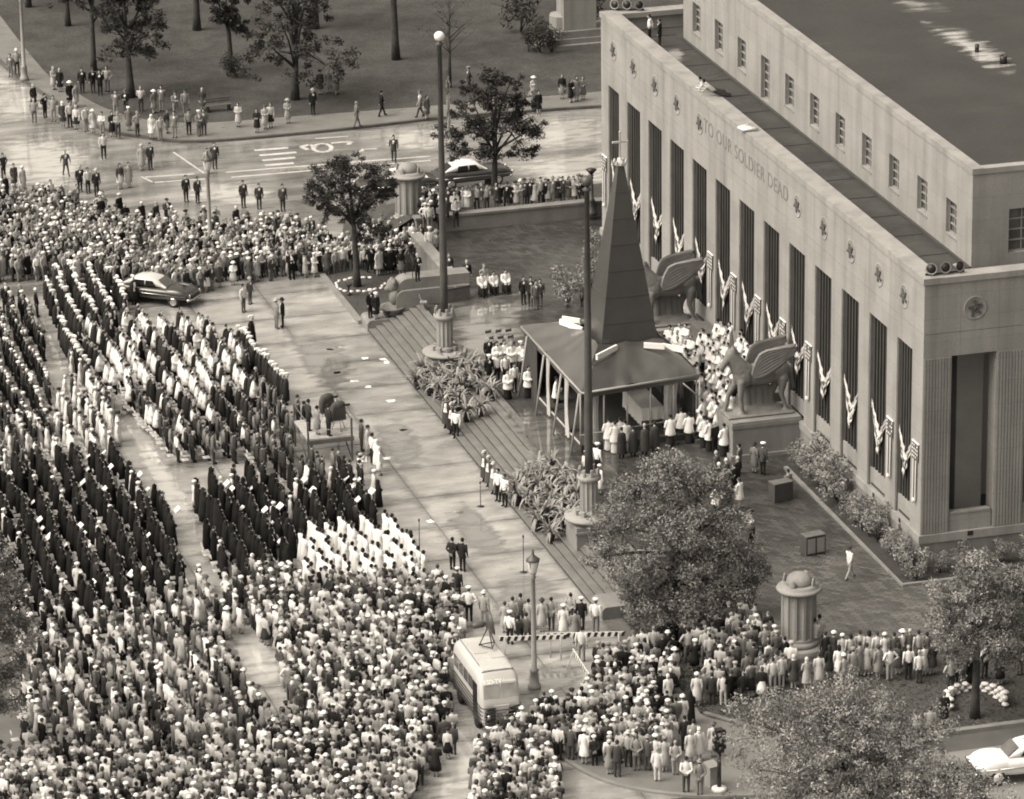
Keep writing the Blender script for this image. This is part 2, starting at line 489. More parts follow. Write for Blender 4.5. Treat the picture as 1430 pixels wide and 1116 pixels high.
# plaza of big concrete slabs
plaza = sheet('plaza', [(-22.3, -50), (0.08, -50), (0.08, 31.3), (-22.3, 31.3)], 0.0, M_JOINT)
colx = [-22.2, -17.75, -13.3, -8.8, -4.3, 0.08]
slab_meshes = {}
for i in range(5):
    for k in range(-15, 4):
        y0 = 18.0 + 4.45 * (k - 1); y1 = y0 + 4.45
        if y1 > 31.5 or y0 < -50.2: continue
        key = i
        if key not in slab_meshes:
            wd = colx[i + 1] - colx[i]
            mb = MB(); mb.box(0.02, wd - 0.02, 0.02, 4.43, 0.0, 0.022)
            slab_meshes[key] = mb.mesh('paving_slab'); slab_meshes[key].materials.append(M_CONC)
        o = link('paving_slab', slab_meshes[key], None, plaza)
        o.location = (colx[i], y0, 0.002 + rnd.uniform(-0.003, 0.004))
        o.rotation_euler = (rnd.uniform(-.0012, .0012), rnd.uniform(-.0012, .0012), 0)

# steps up to the terrace
steps = MB(); steps.box(0.1, 3.4, -25.6, 18.9, -0.3, 0.0)
stair = struct('stairs', steps, M_STEP)
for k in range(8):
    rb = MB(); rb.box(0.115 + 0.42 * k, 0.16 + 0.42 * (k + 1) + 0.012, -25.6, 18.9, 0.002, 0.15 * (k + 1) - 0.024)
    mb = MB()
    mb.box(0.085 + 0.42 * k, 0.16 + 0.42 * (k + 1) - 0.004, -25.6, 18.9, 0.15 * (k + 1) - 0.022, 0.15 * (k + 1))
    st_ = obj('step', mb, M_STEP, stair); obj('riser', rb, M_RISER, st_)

TZ = 1.2
mb = MB(); mb.prism([(3.46, -26.2), (3.46, 18.9), (6.2, 18.9), (6.2, 32), (70, 32), (70, -37.2), (3.46, -37.2)], -0.3, TZ)
struct('terrace', mb, M_BRICK)
# thin joint lines of darker brick in the terrace
for (a, b) in (((1262, 818), (1140, 846)), ((1175, 800), (1110, 832)), ((1130, 846), (1330, 820)), ((1060, 775), (1160, 762)), ((1010, 760), (1180, 735))):
    p, q = at(a[0], a[1], TZ), at(b[0], b[1], TZ)
    d = (q - p).normalized(); nrm = Vector((-d.y, d.x, 0)) * 0.03
    sheet('joint_strip', [tuple((p + nrm)[:2]), tuple((q + nrm)[:2]), tuple((q - nrm)[:2]), tuple((p - nrm)[:2])], TZ + 0.004, M_JOINT)

# lawn that falls from the terrace to the near kerb
def lawn_z(x, y):
    s = min(1, max(0, (y + 45.6) / 8.0)); s = s * s * (3 - 2 * s)
    t = min(1, max(0, (x - 0.8) / 6.0)); t = t * t * (3 - 2 * t)
    return 0.13 + 1.03 * s * t

def at_lawn(px, py):
    z = 0.6
    for _ in range(8):
        p = at(px, py, z); z = lawn_z(p.x, p.y)
    return Vector((p.x, p.y, z))

def lawn_left(y):      # the lawn's edge towards the corner pavement
    return 1.0 if y > -40.5 else 1.0 + (-40.5 - y) * 0.75
def fl(u, v):
    y = -26.3 - v * 19.3
    x0 = lawn_left(y); x = x0 + (62 - x0) * (u ** 1.8)
    return (x, y, lawn_z(x, y))
mb = MB(); mb.grid(fl, 60, 34)
lawn_near = struct('lawn', mb, M_LAWN)

def kerb(name, pts, wd, z0, z1, mt, kind='structure', parent=None):
    mb = MB()
    pts = [Vector((p[0], p[1], 0)) for p in pts]
    L, R = [], []
    for i, p in enumerate(pts):
        d = (pts[min(i + 1, len(pts) - 1)] - pts[max(i - 1, 0)]).normalized()
        n_ = Vector((-d.y, d.x, 0)) * wd / 2
        L.append(p + n_); R.append(p - n_)
    n = len(pts)
    vs = [(p.x, p.y, z) for z in (z0, z1) for q in (L, R) for p in q]
    fs = []
    for i in range(n - 1):
        a, b, c, d = i, n + i, 2 * n + i, 3 * n + i
        fs += [(c, c + 1, d + 1, d), (a, a + 1, c + 1, c), (b + 1, b, d, d + 1)]
    fs += [(0, n, 3 * n, 2 * n)[::-1], (n - 1, 2 * n - 1, 4 * n - 1, 3 * n - 1)]
    mb.add(vs, fs)
    o = obj(name, mb, mt, parent)
    if kind and parent is None: o['kind'] = kind
    return o

def smooth(pts, n=5):
    out = []
    P = [Vector((p[0], p[1], 0)) for p in pts]
    for i in range(len(P) - 1):
        p0, p1, p2, p3 = P[max(i - 1, 0)], P[i], P[i + 1], P[min(i + 2, len(P) - 1)]
        for k in range(n):
            t = k / n
            out.append(0.5 * ((2 * p1) + (p2 - p0) * t + (2 * p0 - 5 * p1 + 4 * p2 - p3) * t * t + (3 * p1 - p0 - 3 * p2 + p3) * t ** 3))
    out.append(P[-1])
    return [(p.x, p.y) for p in out]

# near corner: pavement with a rounded kerb
corner = smooth(pxs([(742, 1012), (765, 1040), (800, 1070), (850, 1094), (920, 1109), (1010, 1114), (1130, 1104), (1240, 1062), (1312, 1024)]))
mb = MB(); mb.prism(corner + [(9.6, -44.6), (4.3, -44.8), (1.9, -41.6), (1.3, -36.0), (-3.2, -36.0), (-5.0, -37.2)], -0.2, 0.12)
struct('corner_pavement', mb, M_WALK)
kerb('corner_kerb', corner, 0.22, -0.1, 0.135, M_KERB)
kerb('lawn_edge', [(1.1, -40.4), (1.9, -41.55), (4.7, -45.2)], 0.25, 0, 0.24, M_WALK)
kerb('near_kerb', [(9.2, -45.75), (80, -45.75)], 0.35, -0.1, 0.2, M_KERB)

# far side: terrace wall, bank, park
mb = MB(); mb.box(6.6, 70, 32.0, 32.55, 1.0, 2.12); w_ = struct('terrace_wall', mb, M_STONE2)
mb = MB(); mb.box(6.5, 70, 31.92, 32.62, 2.122, 2.26); obj('wall_coping', mb, M_STONE2, w_)
mb = MB()
mb.add([(6.4, 32.6, 2.05), (90, 32.6, 2.05), (90, 36.4, 1.95), (6.4, 36.4, 1.95), (90, 41.5, 0.06), (4.4, 41.5, 0.06), (3.0, 32.6, 0.2), (3.0, 36.4, 0.15)],
       [(0, 1, 2, 3), (3, 2, 4, 5), (0, 3, 7, 6), (3, 5, 7)])
struct('bank', mb, M_LAWN)
def bank_z(x, y):
    if y < 36.4: return 2.0
    return max(0.06, 2.0 - (y - 36.4) * 0.38)
kerb('bank_kerb', [(4.2, 41.6), (90, 41.6)], 0.25, -0.1, 0.13, M_KERB)
mb = MB(); mb.box(5.6, 6.15, 20.15, 29.5, 0, 2.02); dw = struct('parapet_wall', mb, M_STONE2)
mb = MB(); mb.box(5.52, 6.23, 20.15, 29.6, 2.022, 2.12); obj('wall_coping', mb, M_STONE, dw)

gl = [tuple(p) for p in pxs([(466, 392), (486, 352), (596, 345)], 0.15)]
mb = MB(); mb.prism([(0.05, 19.95), (0.05, 33.0), (5.58, 33.0), (5.58, 20.2), (1.6, 20.2), (1.6, 19.95)], -0.1, 0.16)
struct('grass_bed', mb, M_LAWN)
kerb('bed_kerb', [(-0.02, 19.95), (-0.02, 33.0)], 0.3, 0, 0.24, M_KERB)

outer = smooth(pxs([(-60, 20), (0, 87), (40, 119), (85, 148), (140, 180), (200, 193), (280, 199), (450, 185), (640, 164), (838, 150)]), 4) + [(60, 59.5), (95, 59.5)]
inner = [(95, 63.0), (60, 63.0)] + smooth(pxs([(838, 130), (600, 150), (420, 164), (260, 174), (165, 160), (100, 128), (64, 104), (0, 24), (-60, -60)]), 4)
mb = MB(); mb.prism(outer + inner, -0.2, 0.12)
struct('park_sidewalk', mb, M_WALK)
kerb('park_kerb', outer, 0.25, -0.1, 0.16, M_KERBD)
mb = MB(); mb.prism(inner + [(-30, 200), (130, 200), (130, 63.0)], -0.1, 0.135)
struct('park_lawn', mb, M_LAWN)

# grass blades as short tufts over both lawns (nobody could count them)
def tufts(name, pts, h0, h1):
    n = len(pts); V = np.zeros((n * 3, 3)); rng = np.random.default_rng(3)
    P = np.array(pts); a = rng.uniform(0, 2 * PI, n); wd = rng.uniform(.04, .10, n); hh = rng.uniform(h0, h1, n)
    dx, dy = np.cos(a) * wd, np.sin(a) * wd
    V[0::3] = P + np.stack([dx, dy, 0 * a - .01], 1); V[1::3] = P - np.stack([dx, dy, 0 * a + .01], 1)
    V[2::3] = P + np.stack([rng.normal(0, .06, n), rng.normal(0, .06, n), hh], 1)
    me = bpy.data.meshes.new(name); me.from_pydata(V.tolist(), [], np.arange(n * 3).reshape(-1, 3).tolist())
    at_ = me.attributes.new('tone', 'FLOAT', 'FACE'); at_.data.foreach_set('value', rng.uniform(.8, 1.2, n).astype(np.float32))
    return tag(link(name, me, M_GRASS), None, None, None, 'stuff')
pts = []
for _ in range(26000):
    u, v = rnd.random() * 0.62, rnd.random()
    q = fl(u, v)
    if q[1] < -37.4 or q[0] < 3.3: pts.append(q)
tufts('grass', pts, .03, .07)
def inpoly(x, y, poly):
    c = False; n = len(poly)
    for i in range(n):
        x1, y1 = poly[i]; x2, y2 = poly[i - 1]
        if (y1 > y) != (y2 > y) and x < (x2 - x1) * (y - y1) / (y2 - y1) + x1: c = not c
    return c

# painted lines on the far street
marks = MB()
def mark(a, b, wd, z=-0.006):
    p, q = at(a[0], a[1], z), at(b[0], b[1], z)
    d = (q - p).normalized(); n_ = Vector((-d.y, d.x, 0)) * wd / 2
    marks.add([p + n_, q + n_, q - n_, p - n_], [(0, 3, 2, 1)])
for a, b, wd in [((242, 212.6), (285, 242), .14), ((197, 246.5), (215, 255.5), .14), ((203, 247.4), (271, 242.8), .22), ((213, 255), (286, 249.8), .22),
                 ((315, 240.6), (601, 218), .22), ((323, 247.6), (601, 224), .22), ((355, 210), (402, 206.5), .4), ((362, 217), (414, 212.8), .4),
                 ((366, 224), (412, 220), .4), ((370, 231), (410, 227.8), .4), ((463.0, 206.5), (460.5, 210.0), .3), ((460.5, 210.0), (454.0, 212.2), .3), ((454.0, 212.2), (446.0, 212.2), .3), ((446.0, 212.2), (439.5, 210.0), .3), ((439.5, 210.0), (437.0, 206.5), .3), ((437.0, 206.5), (439.5, 203.0), .3), ((439.5, 203.0), (446.0, 200.8), .3), ((446.0, 200.8), (454.0, 200.8), .3), ((454.0, 200.8), (460.5, 203.0), .3), ((460.5, 203.0), (463.0, 206.5), .3), ((420, 205), (432, 202), .35), ((432, 202), (441, 206), .3), ((420, 205), (430, 209), .35), ((462, 200), (478, 198.5), .3), ((478, 198.5), (490, 198), .3), ((490, 198), (486, 202), .3), ((503, 212.5), (508, 207.5), .25), ((506, 208.5), (526, 207.5), .25), ((440, 193.5), (486, 190.5), .18), ((610, 196), (630, 192), .18), ((735, 205), (838, 193), .22)]:
    mark(a, b, wd)
struct('road_markings', marks, M_MARK)
def puddle(px_poly, z, shrink=.5, mt=None):
    P = smooth([tuple(q) for q in pxs(px_poly, z)] + [tuple(at(*px_poly[0], z)[:2])], 4)[:-1]
    cx = sum(q[0] for q in P) / len(P); cy = sum(q[1] for q in P) / len(P); n = len(P)
    vs = [(x, y, z) for x, y in P] + [(cx + (x - cx) * shrink, cy + (y - cy) * shrink, z) for x, y in P] + [(cx, cy, z)]
    fs = [(i, (i + 1) % n, n + (i + 1) % n, n + i) for i in range(n)] + [(n + i, n + (i + 1) % n, 2 * n) for i in range(n)]
    me = bpy.data.meshes.new('puddle'); me.from_pydata(vs, [], fs)
    at_ = me.attributes.new('wet', 'FLOAT', 'POINT'); at_.data.foreach_set('value', [0.0] * n + [.85] * n + [1.0])
    o = link('puddle', me, mt or M_PUDDLE); o['kind'] = 'structure'; return o
for kk, pp in enumerate(([(155, 560), (188, 552), (216, 610), (250, 670), (282, 715), (290, 790), (256, 790), (230, 715), (190, 640)], [(310, 850), (362, 850), (415, 965), (372, 975), (335, 960)], [(52, 405), (82, 415), (108, 510), (80, 530), (60, 470)],
           [(580, 1085), (630, 1000), (680, 1005), (670, 1125), (580, 1130)], [(390, 455), (470, 470), (500, 520), (470, 560), (420, 520)], [(690, 800), (760, 790), (800, 860), (740, 890), (690, 860)], [(640, 690), (690, 730), (720, 780), (660, 780), (620, 720)], [(730, 940), (800, 915), (820, 950), (760, 985), (725, 975)],
           [(510, 590), (560, 580), (600, 640), (560, 660)])):
    puddle(pp, .034, .5, M_PUDDLE2 if kk < 4 else M_PUDDLE)
for pp in ([(-20, 190), (90, 175), (150, 215), (130, 275), (30, 270), (-20, 250)], [(700, 175), (770, 160), (850, 155), (860, 205), (760, 215), (700, 205)], [(690, 230), (780, 212), (860, 210), (860, 262), (760, 262)], [(220, 255), (330, 250), (400, 262), (380, 290), (260, 285)], [(520, 185), (600, 175), (660, 190), (600, 215), (520, 210)], [(-20, 90), (30, 110), (90, 160), (40, 180), (-20, 160)]):
    puddle(pp, -.003, .5, M_PUDDLE2)
puddle([(600, 380), (720, 395), (760, 440), (720, 500), (690, 560), (640, 520), (610, 440)], TZ + .006, .35, M_PUDDLE)
puddle([(690, 560), (760, 560), (800, 620), (830, 680), (780, 670), (720, 610)], TZ + .006, .4, M_PUDDLE3)

# planting bed along the facade
mb = MB(); mb.prism([(14.63, -30.65), (14.63, -13.5), (16.0, -13.5), (16.0, -28.95), (60, -28.95), (60, -30.65)], 0.9, TZ + 0.06)
struct('planting_bed', mb, M_SOIL)
kerb('bed_kerb', [(14.5, -13.4), (14.5, -30.8), (60, -30.8)], 0.22, 1.0, TZ + 0.13, M_STONE2)
mb = MB(); mb.prism([(14.63, 9.2), (14.63, 20.0), (16.0, 20.0), (16.0, 9.2)], 0.9, TZ + 0.06)
struct('planting_bed', mb, M_SOIL)
kerb('bed_kerb', [(14.5, 9.1), (14.5, 20.1)], 0.22, 1.0, TZ + 0.13, M_STONE2)

# ================================================================== MEMORIAL BUILDING
XF, Y0, Y1 = 16.1, -28.9, 24.45
PZ, WZ0, WZ1, TOPZ = 3.0, 3.95, 12.2, 16.3
B = thing('memorial_building', 'pale limestone memorial hall with tall pier facade and dark recessed windows', 'building', (16.1, -2.2, 1.2))
BI = Matrix.Translation((-16.1, 2.2, -1.2))
def bpart(name, mb, mt, parent=None):
    o = obj(name, mb, mt, parent or B)
    if parent is None: o.matrix_local = BI
    return o
bays = [-26.35] + [-22.6 + 4.07 * k for k in range(11)] + [22.0]
bw2 = [1.06] + [1.27] * 11 + [1.06]
mb = MB(); mb.box(XF - .05, XF + 1.2, Y0 - .05, Y1 + .05, 0.9, 2.55)
mb.box(XF + 1.2, 62, Y0 - .05, Y0 + 1.2, 0.9, 2.55)
bpart('plinth', mb, M_PLINTH)
mb = MB(); mb.box(XF - .12, XF + 1.2, Y0 - .12, Y1 + .12, 2.552, 2.98); mb.box(XF + 1.2, 62, Y0 - .12, Y0 + 1.2, 2.552, 2.98)
bpart('plinth_course', mb, M_STONE)
edges = [Y0] + [v for c, h in zip(bays, bw2) for v in (c - h, c + h)] + [Y1]
for i in range(0, len(edges), 2):
    a, b = edges[i], edges[i + 1]
    mb = MB(); mb.box(XF, XF + .95, a, b, 2.982, WZ1 - .002)
    bpart('corner_pier' if i in (0, len(edges) - 2) else 'pier', mb, M_STONE)
# windows
pan = MB(); pan.box(.34, .4, -1.3, 1.3, WZ0, WZ1)
pan_me = pan.mesh('window'); pan_me.materials.append(M_GRILLE)
mul = MB(); mul.box(.2, .34, -.075, .075, WZ0 + .01, WZ1 - .004); mul_me = mul.mesh('mullion'); mul_me.materials.append(M_MULL)
tra = MB(); tra.box(.22, .34, -1.25, 1.25, 7.6, 7.85); tra_me = tra.mesh('transom'); tra_me.materials.append(M_GRILLE)
jm = MB(); jm.box(.03, .336, -.05, -.002, 2.99, WZ1 - .004)
for k in range(4): jm.box(.05 + .07 * k, .09 + .07 * k, -.075, -.05, 2.99, WZ1 - .004)
jm_me = jm.mesh('reeded_jamb'); jm_me.materials.append(M_STONE2)
for c, h in zip(bays, bw2):
    jo = link('reeded_jamb', jm_me, None, B); jo.location = (0, c + h + 2.2, -1.2)
    wv = link('window', pan_me, None, B); wv.location = (0, c + 2.2, -1.2)
    nm = 6
    for k in range(nm):
        mo = link('mullion', mul_me, None, wv); mo.location = (0, -h + (2 * h) * (k + .5) / nm, 0)
    mb = MB(); mb.box(XF + .14, XF + .7, c - h + .002, c + h - .002, 2.983, WZ0 - .002)
    bpart('spandrel', mb, M_STONE)
    mb = MB(); mb.box(XF + .10, XF + .14, c - h + .3, c + h - .3, 3.08, 3.18); bpart('spandrel_slot', mb, M_DARK)
    mb = MB(); mb.box(XF - .25, XF - .06, c - .16, c + .16, 2.42, 2.72); bpart('spout', mb, M_STONE2)
    mb = MB(); mb.box(XF - .135, XF - .121, c - .13, c + .13, 2.73, 2.97); bpart('drain_hole', mb, M_DARK)
# frieze with a groove
mb = MB(); mb.box(XF, XF + .95, Y0, Y1, WZ1, 13.38); mb.box(XF + .03, XF + .95, Y0 + .03, Y1, 13.38, 13.43); mb.box(XF, XF + .95, Y0, Y1, 13.43, 15.98)
bpart('frieze', mb, M_STONE)
for yy in (-12.42, 12.3, -20.7, 4.2, -4.2, 20.2):
    mb = MB(); mb.box(XF - .004, XF, yy - .012, yy + .012, 12.21, 15.9); bpart('stone_joint', mb, M_STONE2)
mb = MB(); mb.box(XF - .08, XF + .95, Y0 - .08, Y1 + .08, 15.982, 16.3); bpart('coping', mb, M_STONE)
mb = MB(); mb.box(XF + .95, 62, Y0 - .08, Y0 + .85, 15.982, 16.28); bpart('coping', mb, M_STONE)
mb = MB(); mb.box(XF + .952, 62, Y1 - .9, Y1 + .078, 15.982, 16.28); bpart('coping', mb, M_STONE)
# medallions
md = MB(); md.lathe([(.62, 0), (.62, .02), (.56, .02), (.54, .008)], 20)
em = MB()
for k in range(5):
    a = 2 * PI * k / 5 + .3; em.cbox((.22 * math.cos(a), .24 * math.sin(a), .04), (.34 + .1 * (k % 2), .12, .07), a + .5)
em.ell((0, 0, .03), (.12, .16, .07), 8, 4); em.ell((.12, .2, .03), (.08, .1, .06), 8, 4)
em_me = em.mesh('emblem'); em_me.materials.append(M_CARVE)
md_me = md.mesh('medallion'); md_me.materials.append(M_STONE)
for c in bays[:5] + bays[-5:]:
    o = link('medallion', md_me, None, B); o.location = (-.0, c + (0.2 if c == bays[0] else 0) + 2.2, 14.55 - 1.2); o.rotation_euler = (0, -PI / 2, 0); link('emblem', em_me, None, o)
# inscription
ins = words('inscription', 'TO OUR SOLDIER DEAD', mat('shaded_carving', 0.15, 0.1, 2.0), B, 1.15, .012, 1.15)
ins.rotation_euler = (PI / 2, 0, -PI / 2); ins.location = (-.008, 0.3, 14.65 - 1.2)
# set-back attic storey
XU, YU0, YU1, UZ = 20.0, -25.1, 20.75, 20.4
uw = [-22.3 + 4.06 * k for k in range(11)]
mb = MB(); prev = YU0
for k, c in enumerate(uw):
    z0 = 15.42 if k == 7 else 16.12
    mb.box(XU, XU + .6, prev, c - .72, 15.1, UZ - .3)
    mb.box(XU, XU + .6, c - .718, c + .718, 17.93, UZ - .3); mb.box(XU, XU + .6, c - .718, c + .718, 15.1, z0)
    prev = c + .72
mb.box(XU, XU + .6, prev, YU1, 15.1, UZ - .3)
mb.box(XU + .6, 62, YU0, YU0 + .6, 15.1, 15.88); mb.box(XU + .6, 62, YU0, YU0 + .6, 18.14, UZ - .3)
xw = 21.95; pv = XU + .6
for k in range(8):
    mb.box(pv, xw + 4.06 * k, YU0, YU0 + .6, 15.88, 18.14); pv = xw + 4.06 * k + 1.5
mb.box(pv, 62, YU0, YU0 + .6, 15.88, 18.14)
mb.box(XU + .6, 62, YU1 - .6, YU1, 15.1, UZ - .3)
bpart('attic_wall', mb, M_STONE)
mb = MB(); mb.box(XU - .06, XU + .55, YU0 - .06, YU1 + .06, UZ - .298, UZ); mb.box(XU + .55, 62, YU0 - .06, YU0 + .5, UZ - .298, UZ - .02); mb.box(XU + .55, 62, YU1 - .5, YU1 + .06, UZ - .298, UZ - .02)
bpart('attic_coping', mb, M_STONE)
mb = MB(); mb.box(XU + .3, 62, YU0 + .3, YU1 - .3, UZ - .4, UZ - .12); bpart('attic_roof', mb, M_ROOFHI)
mb = MB(); mb.box(XF + .3, XU, Y0 + .5, Y1 - .6, 14.9, 15.2); mb.box(XU, 62, Y0 + .5, YU0 - .001, 14.9, 15.19); mb.box(XU, 62, YU1 + .001, Y1 - .6, 14.9, 15.19); bpart('low_roof', mb, M_ROOFLO)
mb = MB(); mb.box(XF + .95, 62, Y1 - .7, Y1, 12, 15.98); bpart('end_wall', mb, M_STONE)
for yy in [Y0 + 3.2 + 3.4 * k for k in range(15)]:
    mb = MB(); mb.box(XF + .96, XU - .05, yy, yy + .05, 15.2, 15.225); bpart('roof_seam', mb, M_ROOFHI)
mb = MB(); mb.box(XU - .14, XU - .002, YU0, YU1, 15.2, 15.34); bpart('roof_flashing', mb, M_JOINT)
def attic_window(y, z0, z1, x=None, yv=None):
    mb = MB()
    if yv is None:
        mb.box(XU + .30, XU + .34, y - .72, y + .72, z0, z1)
    else:
        mb.box(x, x + 1.5, yv + .30, yv + .34, z0, z1)
    wv = bpart('window', mb, M_PANE)
    fr = MB()
    if yv is None:
        n = 4 if z1 - z0 < 2.1 else 5
        for k in range(n + 1):
            zz = z0 + (z1 - z0 - .06) * k / n; fr.box(XU + .22, XU + .30, y - .72, y + .72, zz, zz + .06)
        for yy in (-.72, -.03, .66): fr.box(XU + .20, XU + .22, y + yy, y + yy + .06, z0, z1)
    else:
        for k in range(5):
            zz = z0 + (z1 - z0 - .06) * k / 4; fr.box(x, x + 1.5, yv + .22, yv + .30, zz, zz + .06)
        for xx in (0, .72, 1.44): fr.box(x + xx, x + xx + .06, yv + .2, yv + .22, z0, z1)
    obj('window_frame', fr, M_METAL, wv)
    if yv is None:
        s = MB(); s.box(XU - .03, XU + .2, y - .78, y + .78, z0 - .1, z0 - .002); bpart('window_sill', s, M_STONE2)
for k, c in enumerate(uw): attic_window(c, 15.42 if k == 7 else 16.12, 17.93)
for k in range(8): attic_window(0, 15.88, 18.14, xw + 4.06 * k, YU0)
# roof vents
for px, py, r in ((1364, 72, .12), (1401, 88, .2)):
    p = at(px, py, UZ - .1); mb = MB(); mb.lathe([(r, 0), (r, .42), (r * .7, .42), (r * .7, .3)], 10, (p.x, p.y, UZ - .12)); bpart('roof_vent', mb, M_BLACK)
puddle([(1280, 26), (1330, 32), (1378, 54), (1420, 92), (1395, 112), (1352, 80), (1310, 58)], UZ - .115, .12, M_PUDDLE2)
puddle([(1235, -8), (1290, -4), (1335, 10), (1300, 24), (1255, 14)], UZ - .115, .1, M_PUDDLE)
puddle([(925, 72), (950, 66), (958, 84), (930, 92)], 15.235)
# right-hand face: fluted pilasters and a deep porch
pils = [(16.1, 17.58)] + [(19.92 + 3.86 * k, 21.46 + 3.86 * k) for k in range(10)]
for i, (a, b) in enumerate(pils):
    mb = MB()
    if i == 0: mb.box(XF + .952, b, Y0 + .002, Y0 + .95, 2.982, WZ1 - .002)
    else: mb.box(a, b, Y0 + .002, Y0 + .95, 2.982, WZ1 - .002)
    n = 9
    for k in range(n):
        x0 = a + .04 + (b - a - .08) * k / n; mb.box(x0, x0 + (b - a - .08) / n * .62, Y0 - .04, Y0 + .002, 3.0, WZ1 - .05)
    bpart('fluted_pilaster', mb, M_STONE)
for i in range(10):
    a, b = pils[i][1], pils[i + 1][0]
    mb = MB(); mb.box(a + .06, b - .06, Y0 + .1, Y0 + .4, 2.99, 3.88); mb.box(a + .06, b - .12, Y0 + .06, Y0 + .44, 3.88, 3.98); bpart('balustrade_panel', mb, M_STONE)
    mb = MB(); mb.box((a + b) / 2 - .2, (a + b) / 2 + .1, Y0 - .135, Y0 - .121, 2.72, 2.96); bpart('drain_hole', mb, M_DARK)
mb = MB(); mb.box(XF + .952, 62, Y0, Y0 + .95, WZ1, 13.38); mb.box(XF + .95, 62, Y0 + .03, Y0 + .95, 13.38, 13.43); mb.box(XF + .952, 62, Y0, Y0 + .95, 13.43, 15.98); bpart('frieze', mb, M_STONE)
for xx in (18.0, 20.0, 21.9, 23.9, 25.8):
    mb = MB(); mb.box(xx - .012, xx + .012, Y0 - .004, Y0, 12.21, 15.9); bpart('stone_joint', mb, M_STONE2)
for k in range(4):
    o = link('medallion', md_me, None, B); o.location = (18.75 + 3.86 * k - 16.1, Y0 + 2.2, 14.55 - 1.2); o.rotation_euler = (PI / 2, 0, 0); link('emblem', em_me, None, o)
mb = MB(); mb.box(XF + .95, 62, Y0 + .95, Y0 + 5.6, 2.9, 2.99); bpart('porch_floor', mb, mat('porch_floor', 0.07, 0.2, 1.0, 0.5))
mb = MB(); mb.box(XF + .96, 62, Y0 + 4.4, Y0 + 4.9, 2.99, WZ1); mb.box(XF + .96, 17.7, Y0 + .952, Y0 + 4.4, 2.99, WZ1)
for k in range(5): mb.box(18.9 + 3.86 * k, 20.3 + 3.86 * k, Y0 + 2.6, Y0 + 4.4, 2.99, WZ1)
for z in (4.6, 6.2): mb.box(17.7, 62, Y0 + 4.36, Y0 + 4.4, z, z + .05)
bpart('porch_wall', mb, M_PORCH)
mb = MB(); mb.box(XF + .95, 62, Y0 + .95, Y0 + 5.9, WZ1 - .1, WZ1); bpart('porch_ceiling', mb, M_STONE2)
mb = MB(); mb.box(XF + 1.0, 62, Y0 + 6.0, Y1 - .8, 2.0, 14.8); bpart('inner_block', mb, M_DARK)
# ================================================================== BUNTING
def swag(c, h, z, lab):
    ph = rnd.uniform(0, 6.28)
    root = thing('bunting_swag', lab, 'bunting', (XF + .1, c, z), 0, 'bunting swags hung across the window bays')
    def fn(u, v):
        s = 2 * u - 1
        top = -1.4 * (1 - abs(s) ** 1.15)
        dep = (.16 + 1.15 * (1 - abs(s)) ** .9) * (1 + .13 * math.sin(s * 21 + ph) * (1 - abs(s))) + (.0 if abs(s) < .93 else .35)
        zz = top + .15 - v * dep
        return (.07 - (.11 * abs(math.sin(s * 10 + ph)) + .06 * math.sin(v * 11 + u * 7)) * (1 - abs(s)) - .04 * v, s * h * (1 - .2 * v * (1 - abs(s))) + .03 * math.sin(v * 8 + ph), zz + .06 * math.sin(u * 17 + ph) * v)
    def tn(u, v):
        w = v + .05 * math.sin(u * 12 + ph)
        if w < .22: return .5
        if w < .40: return .08 if int(u * 26) % 3 else .5
        if w < .58: return .56
        if w < .74: return .09
        if w < .88: return .52
        return .14
    mb = MB(); mb.grid(fn, 34, 16, tn); obj('swag_cloth', mb, M_TONE, root)
    return root
ORD1 = ['', 'first', 'second', 'third', 'fourth', 'fifth', 'sixth', 'seventh', 'eighth', 'ninth', 'tenth', 'eleventh', 'twelfth', 'thirteenth', 'fourteenth', 'fifteenth', 'sixteenth', 'seventeenth', 'eighteenth', 'nineteenth']
TENS = {2: ('twenty', 'twentieth'), 3: ('thirty', 'thirtieth'), 4: ('forty', 'fortieth'), 5: ('fifty', 'fiftieth'), 6: ('sixty', 'sixtieth'), 7: ('seventy', 'seventieth')}
ordn = [ORD1[k] if k < 20 else (TENS[k // 10][1] if k % 10 == 0 else TENS[k // 10][0] + '-' + ORD1[k % 10]) for k in range(1, 80)]
for i, (c, h) in enumerate(zip(bays, bw2)):
    swag(c, h, 7.55, 'patriotic bunting swag draped across the %s tall window from the near corner' % ordn[i])
def streamer(y, lab):
    root = thing('pier_banner', lab, 'banner', (XF - .06, y, 7.6), 0, 'starred streamer banners on the piers')
    rr = random.Random(int(y * 10))
    mb = MB()
    for iy in range(8):
        for iz in range(9):
            y0 = -.42 + .84 * iy / 8; z0 = -iz * .1
            star = (iy + iz) % 2 == 0 and iy % 2 == 1 and rr.random() < .8
            mb.add([(0, y0, z0), (0, y0 + .105, z0), (0, y0 + .105, z0 - .1), (0, y0, z0 - .1)], [(0, 3, 2, 1)], .7 if star else .09)
    obj('star_field', mb, M_TONE, root)
    mb = MB()
    for k in range(3):
        y0 = -.26 + .18 * k
        mb.add([(-.03, y0, -.88), (-.03, y0 + .17, -.88), (-.05, y0 + .14, -3.0), (-.05, y0 + .02, -3.0)], [(0, 3, 2, 1)], (.46, .07, .46)[k])
    obj('ribbon', mb, M_TONE, root)
    mb = MB(); mb.ell((-.06, 0, -3.0), (.08, .1, .14), 6, 4, .7); obj('tassel', mb, M_TONE, root)
    mb = MB(); mb.box(-.02, .05, -.45, .45, 0.0, .05); obj('rod', mb, M_WHITE, root)
pier_c = [(edges[i] + edges[i + 1]) / 2 for i in range(2, len(edges) - 2, 2)] 
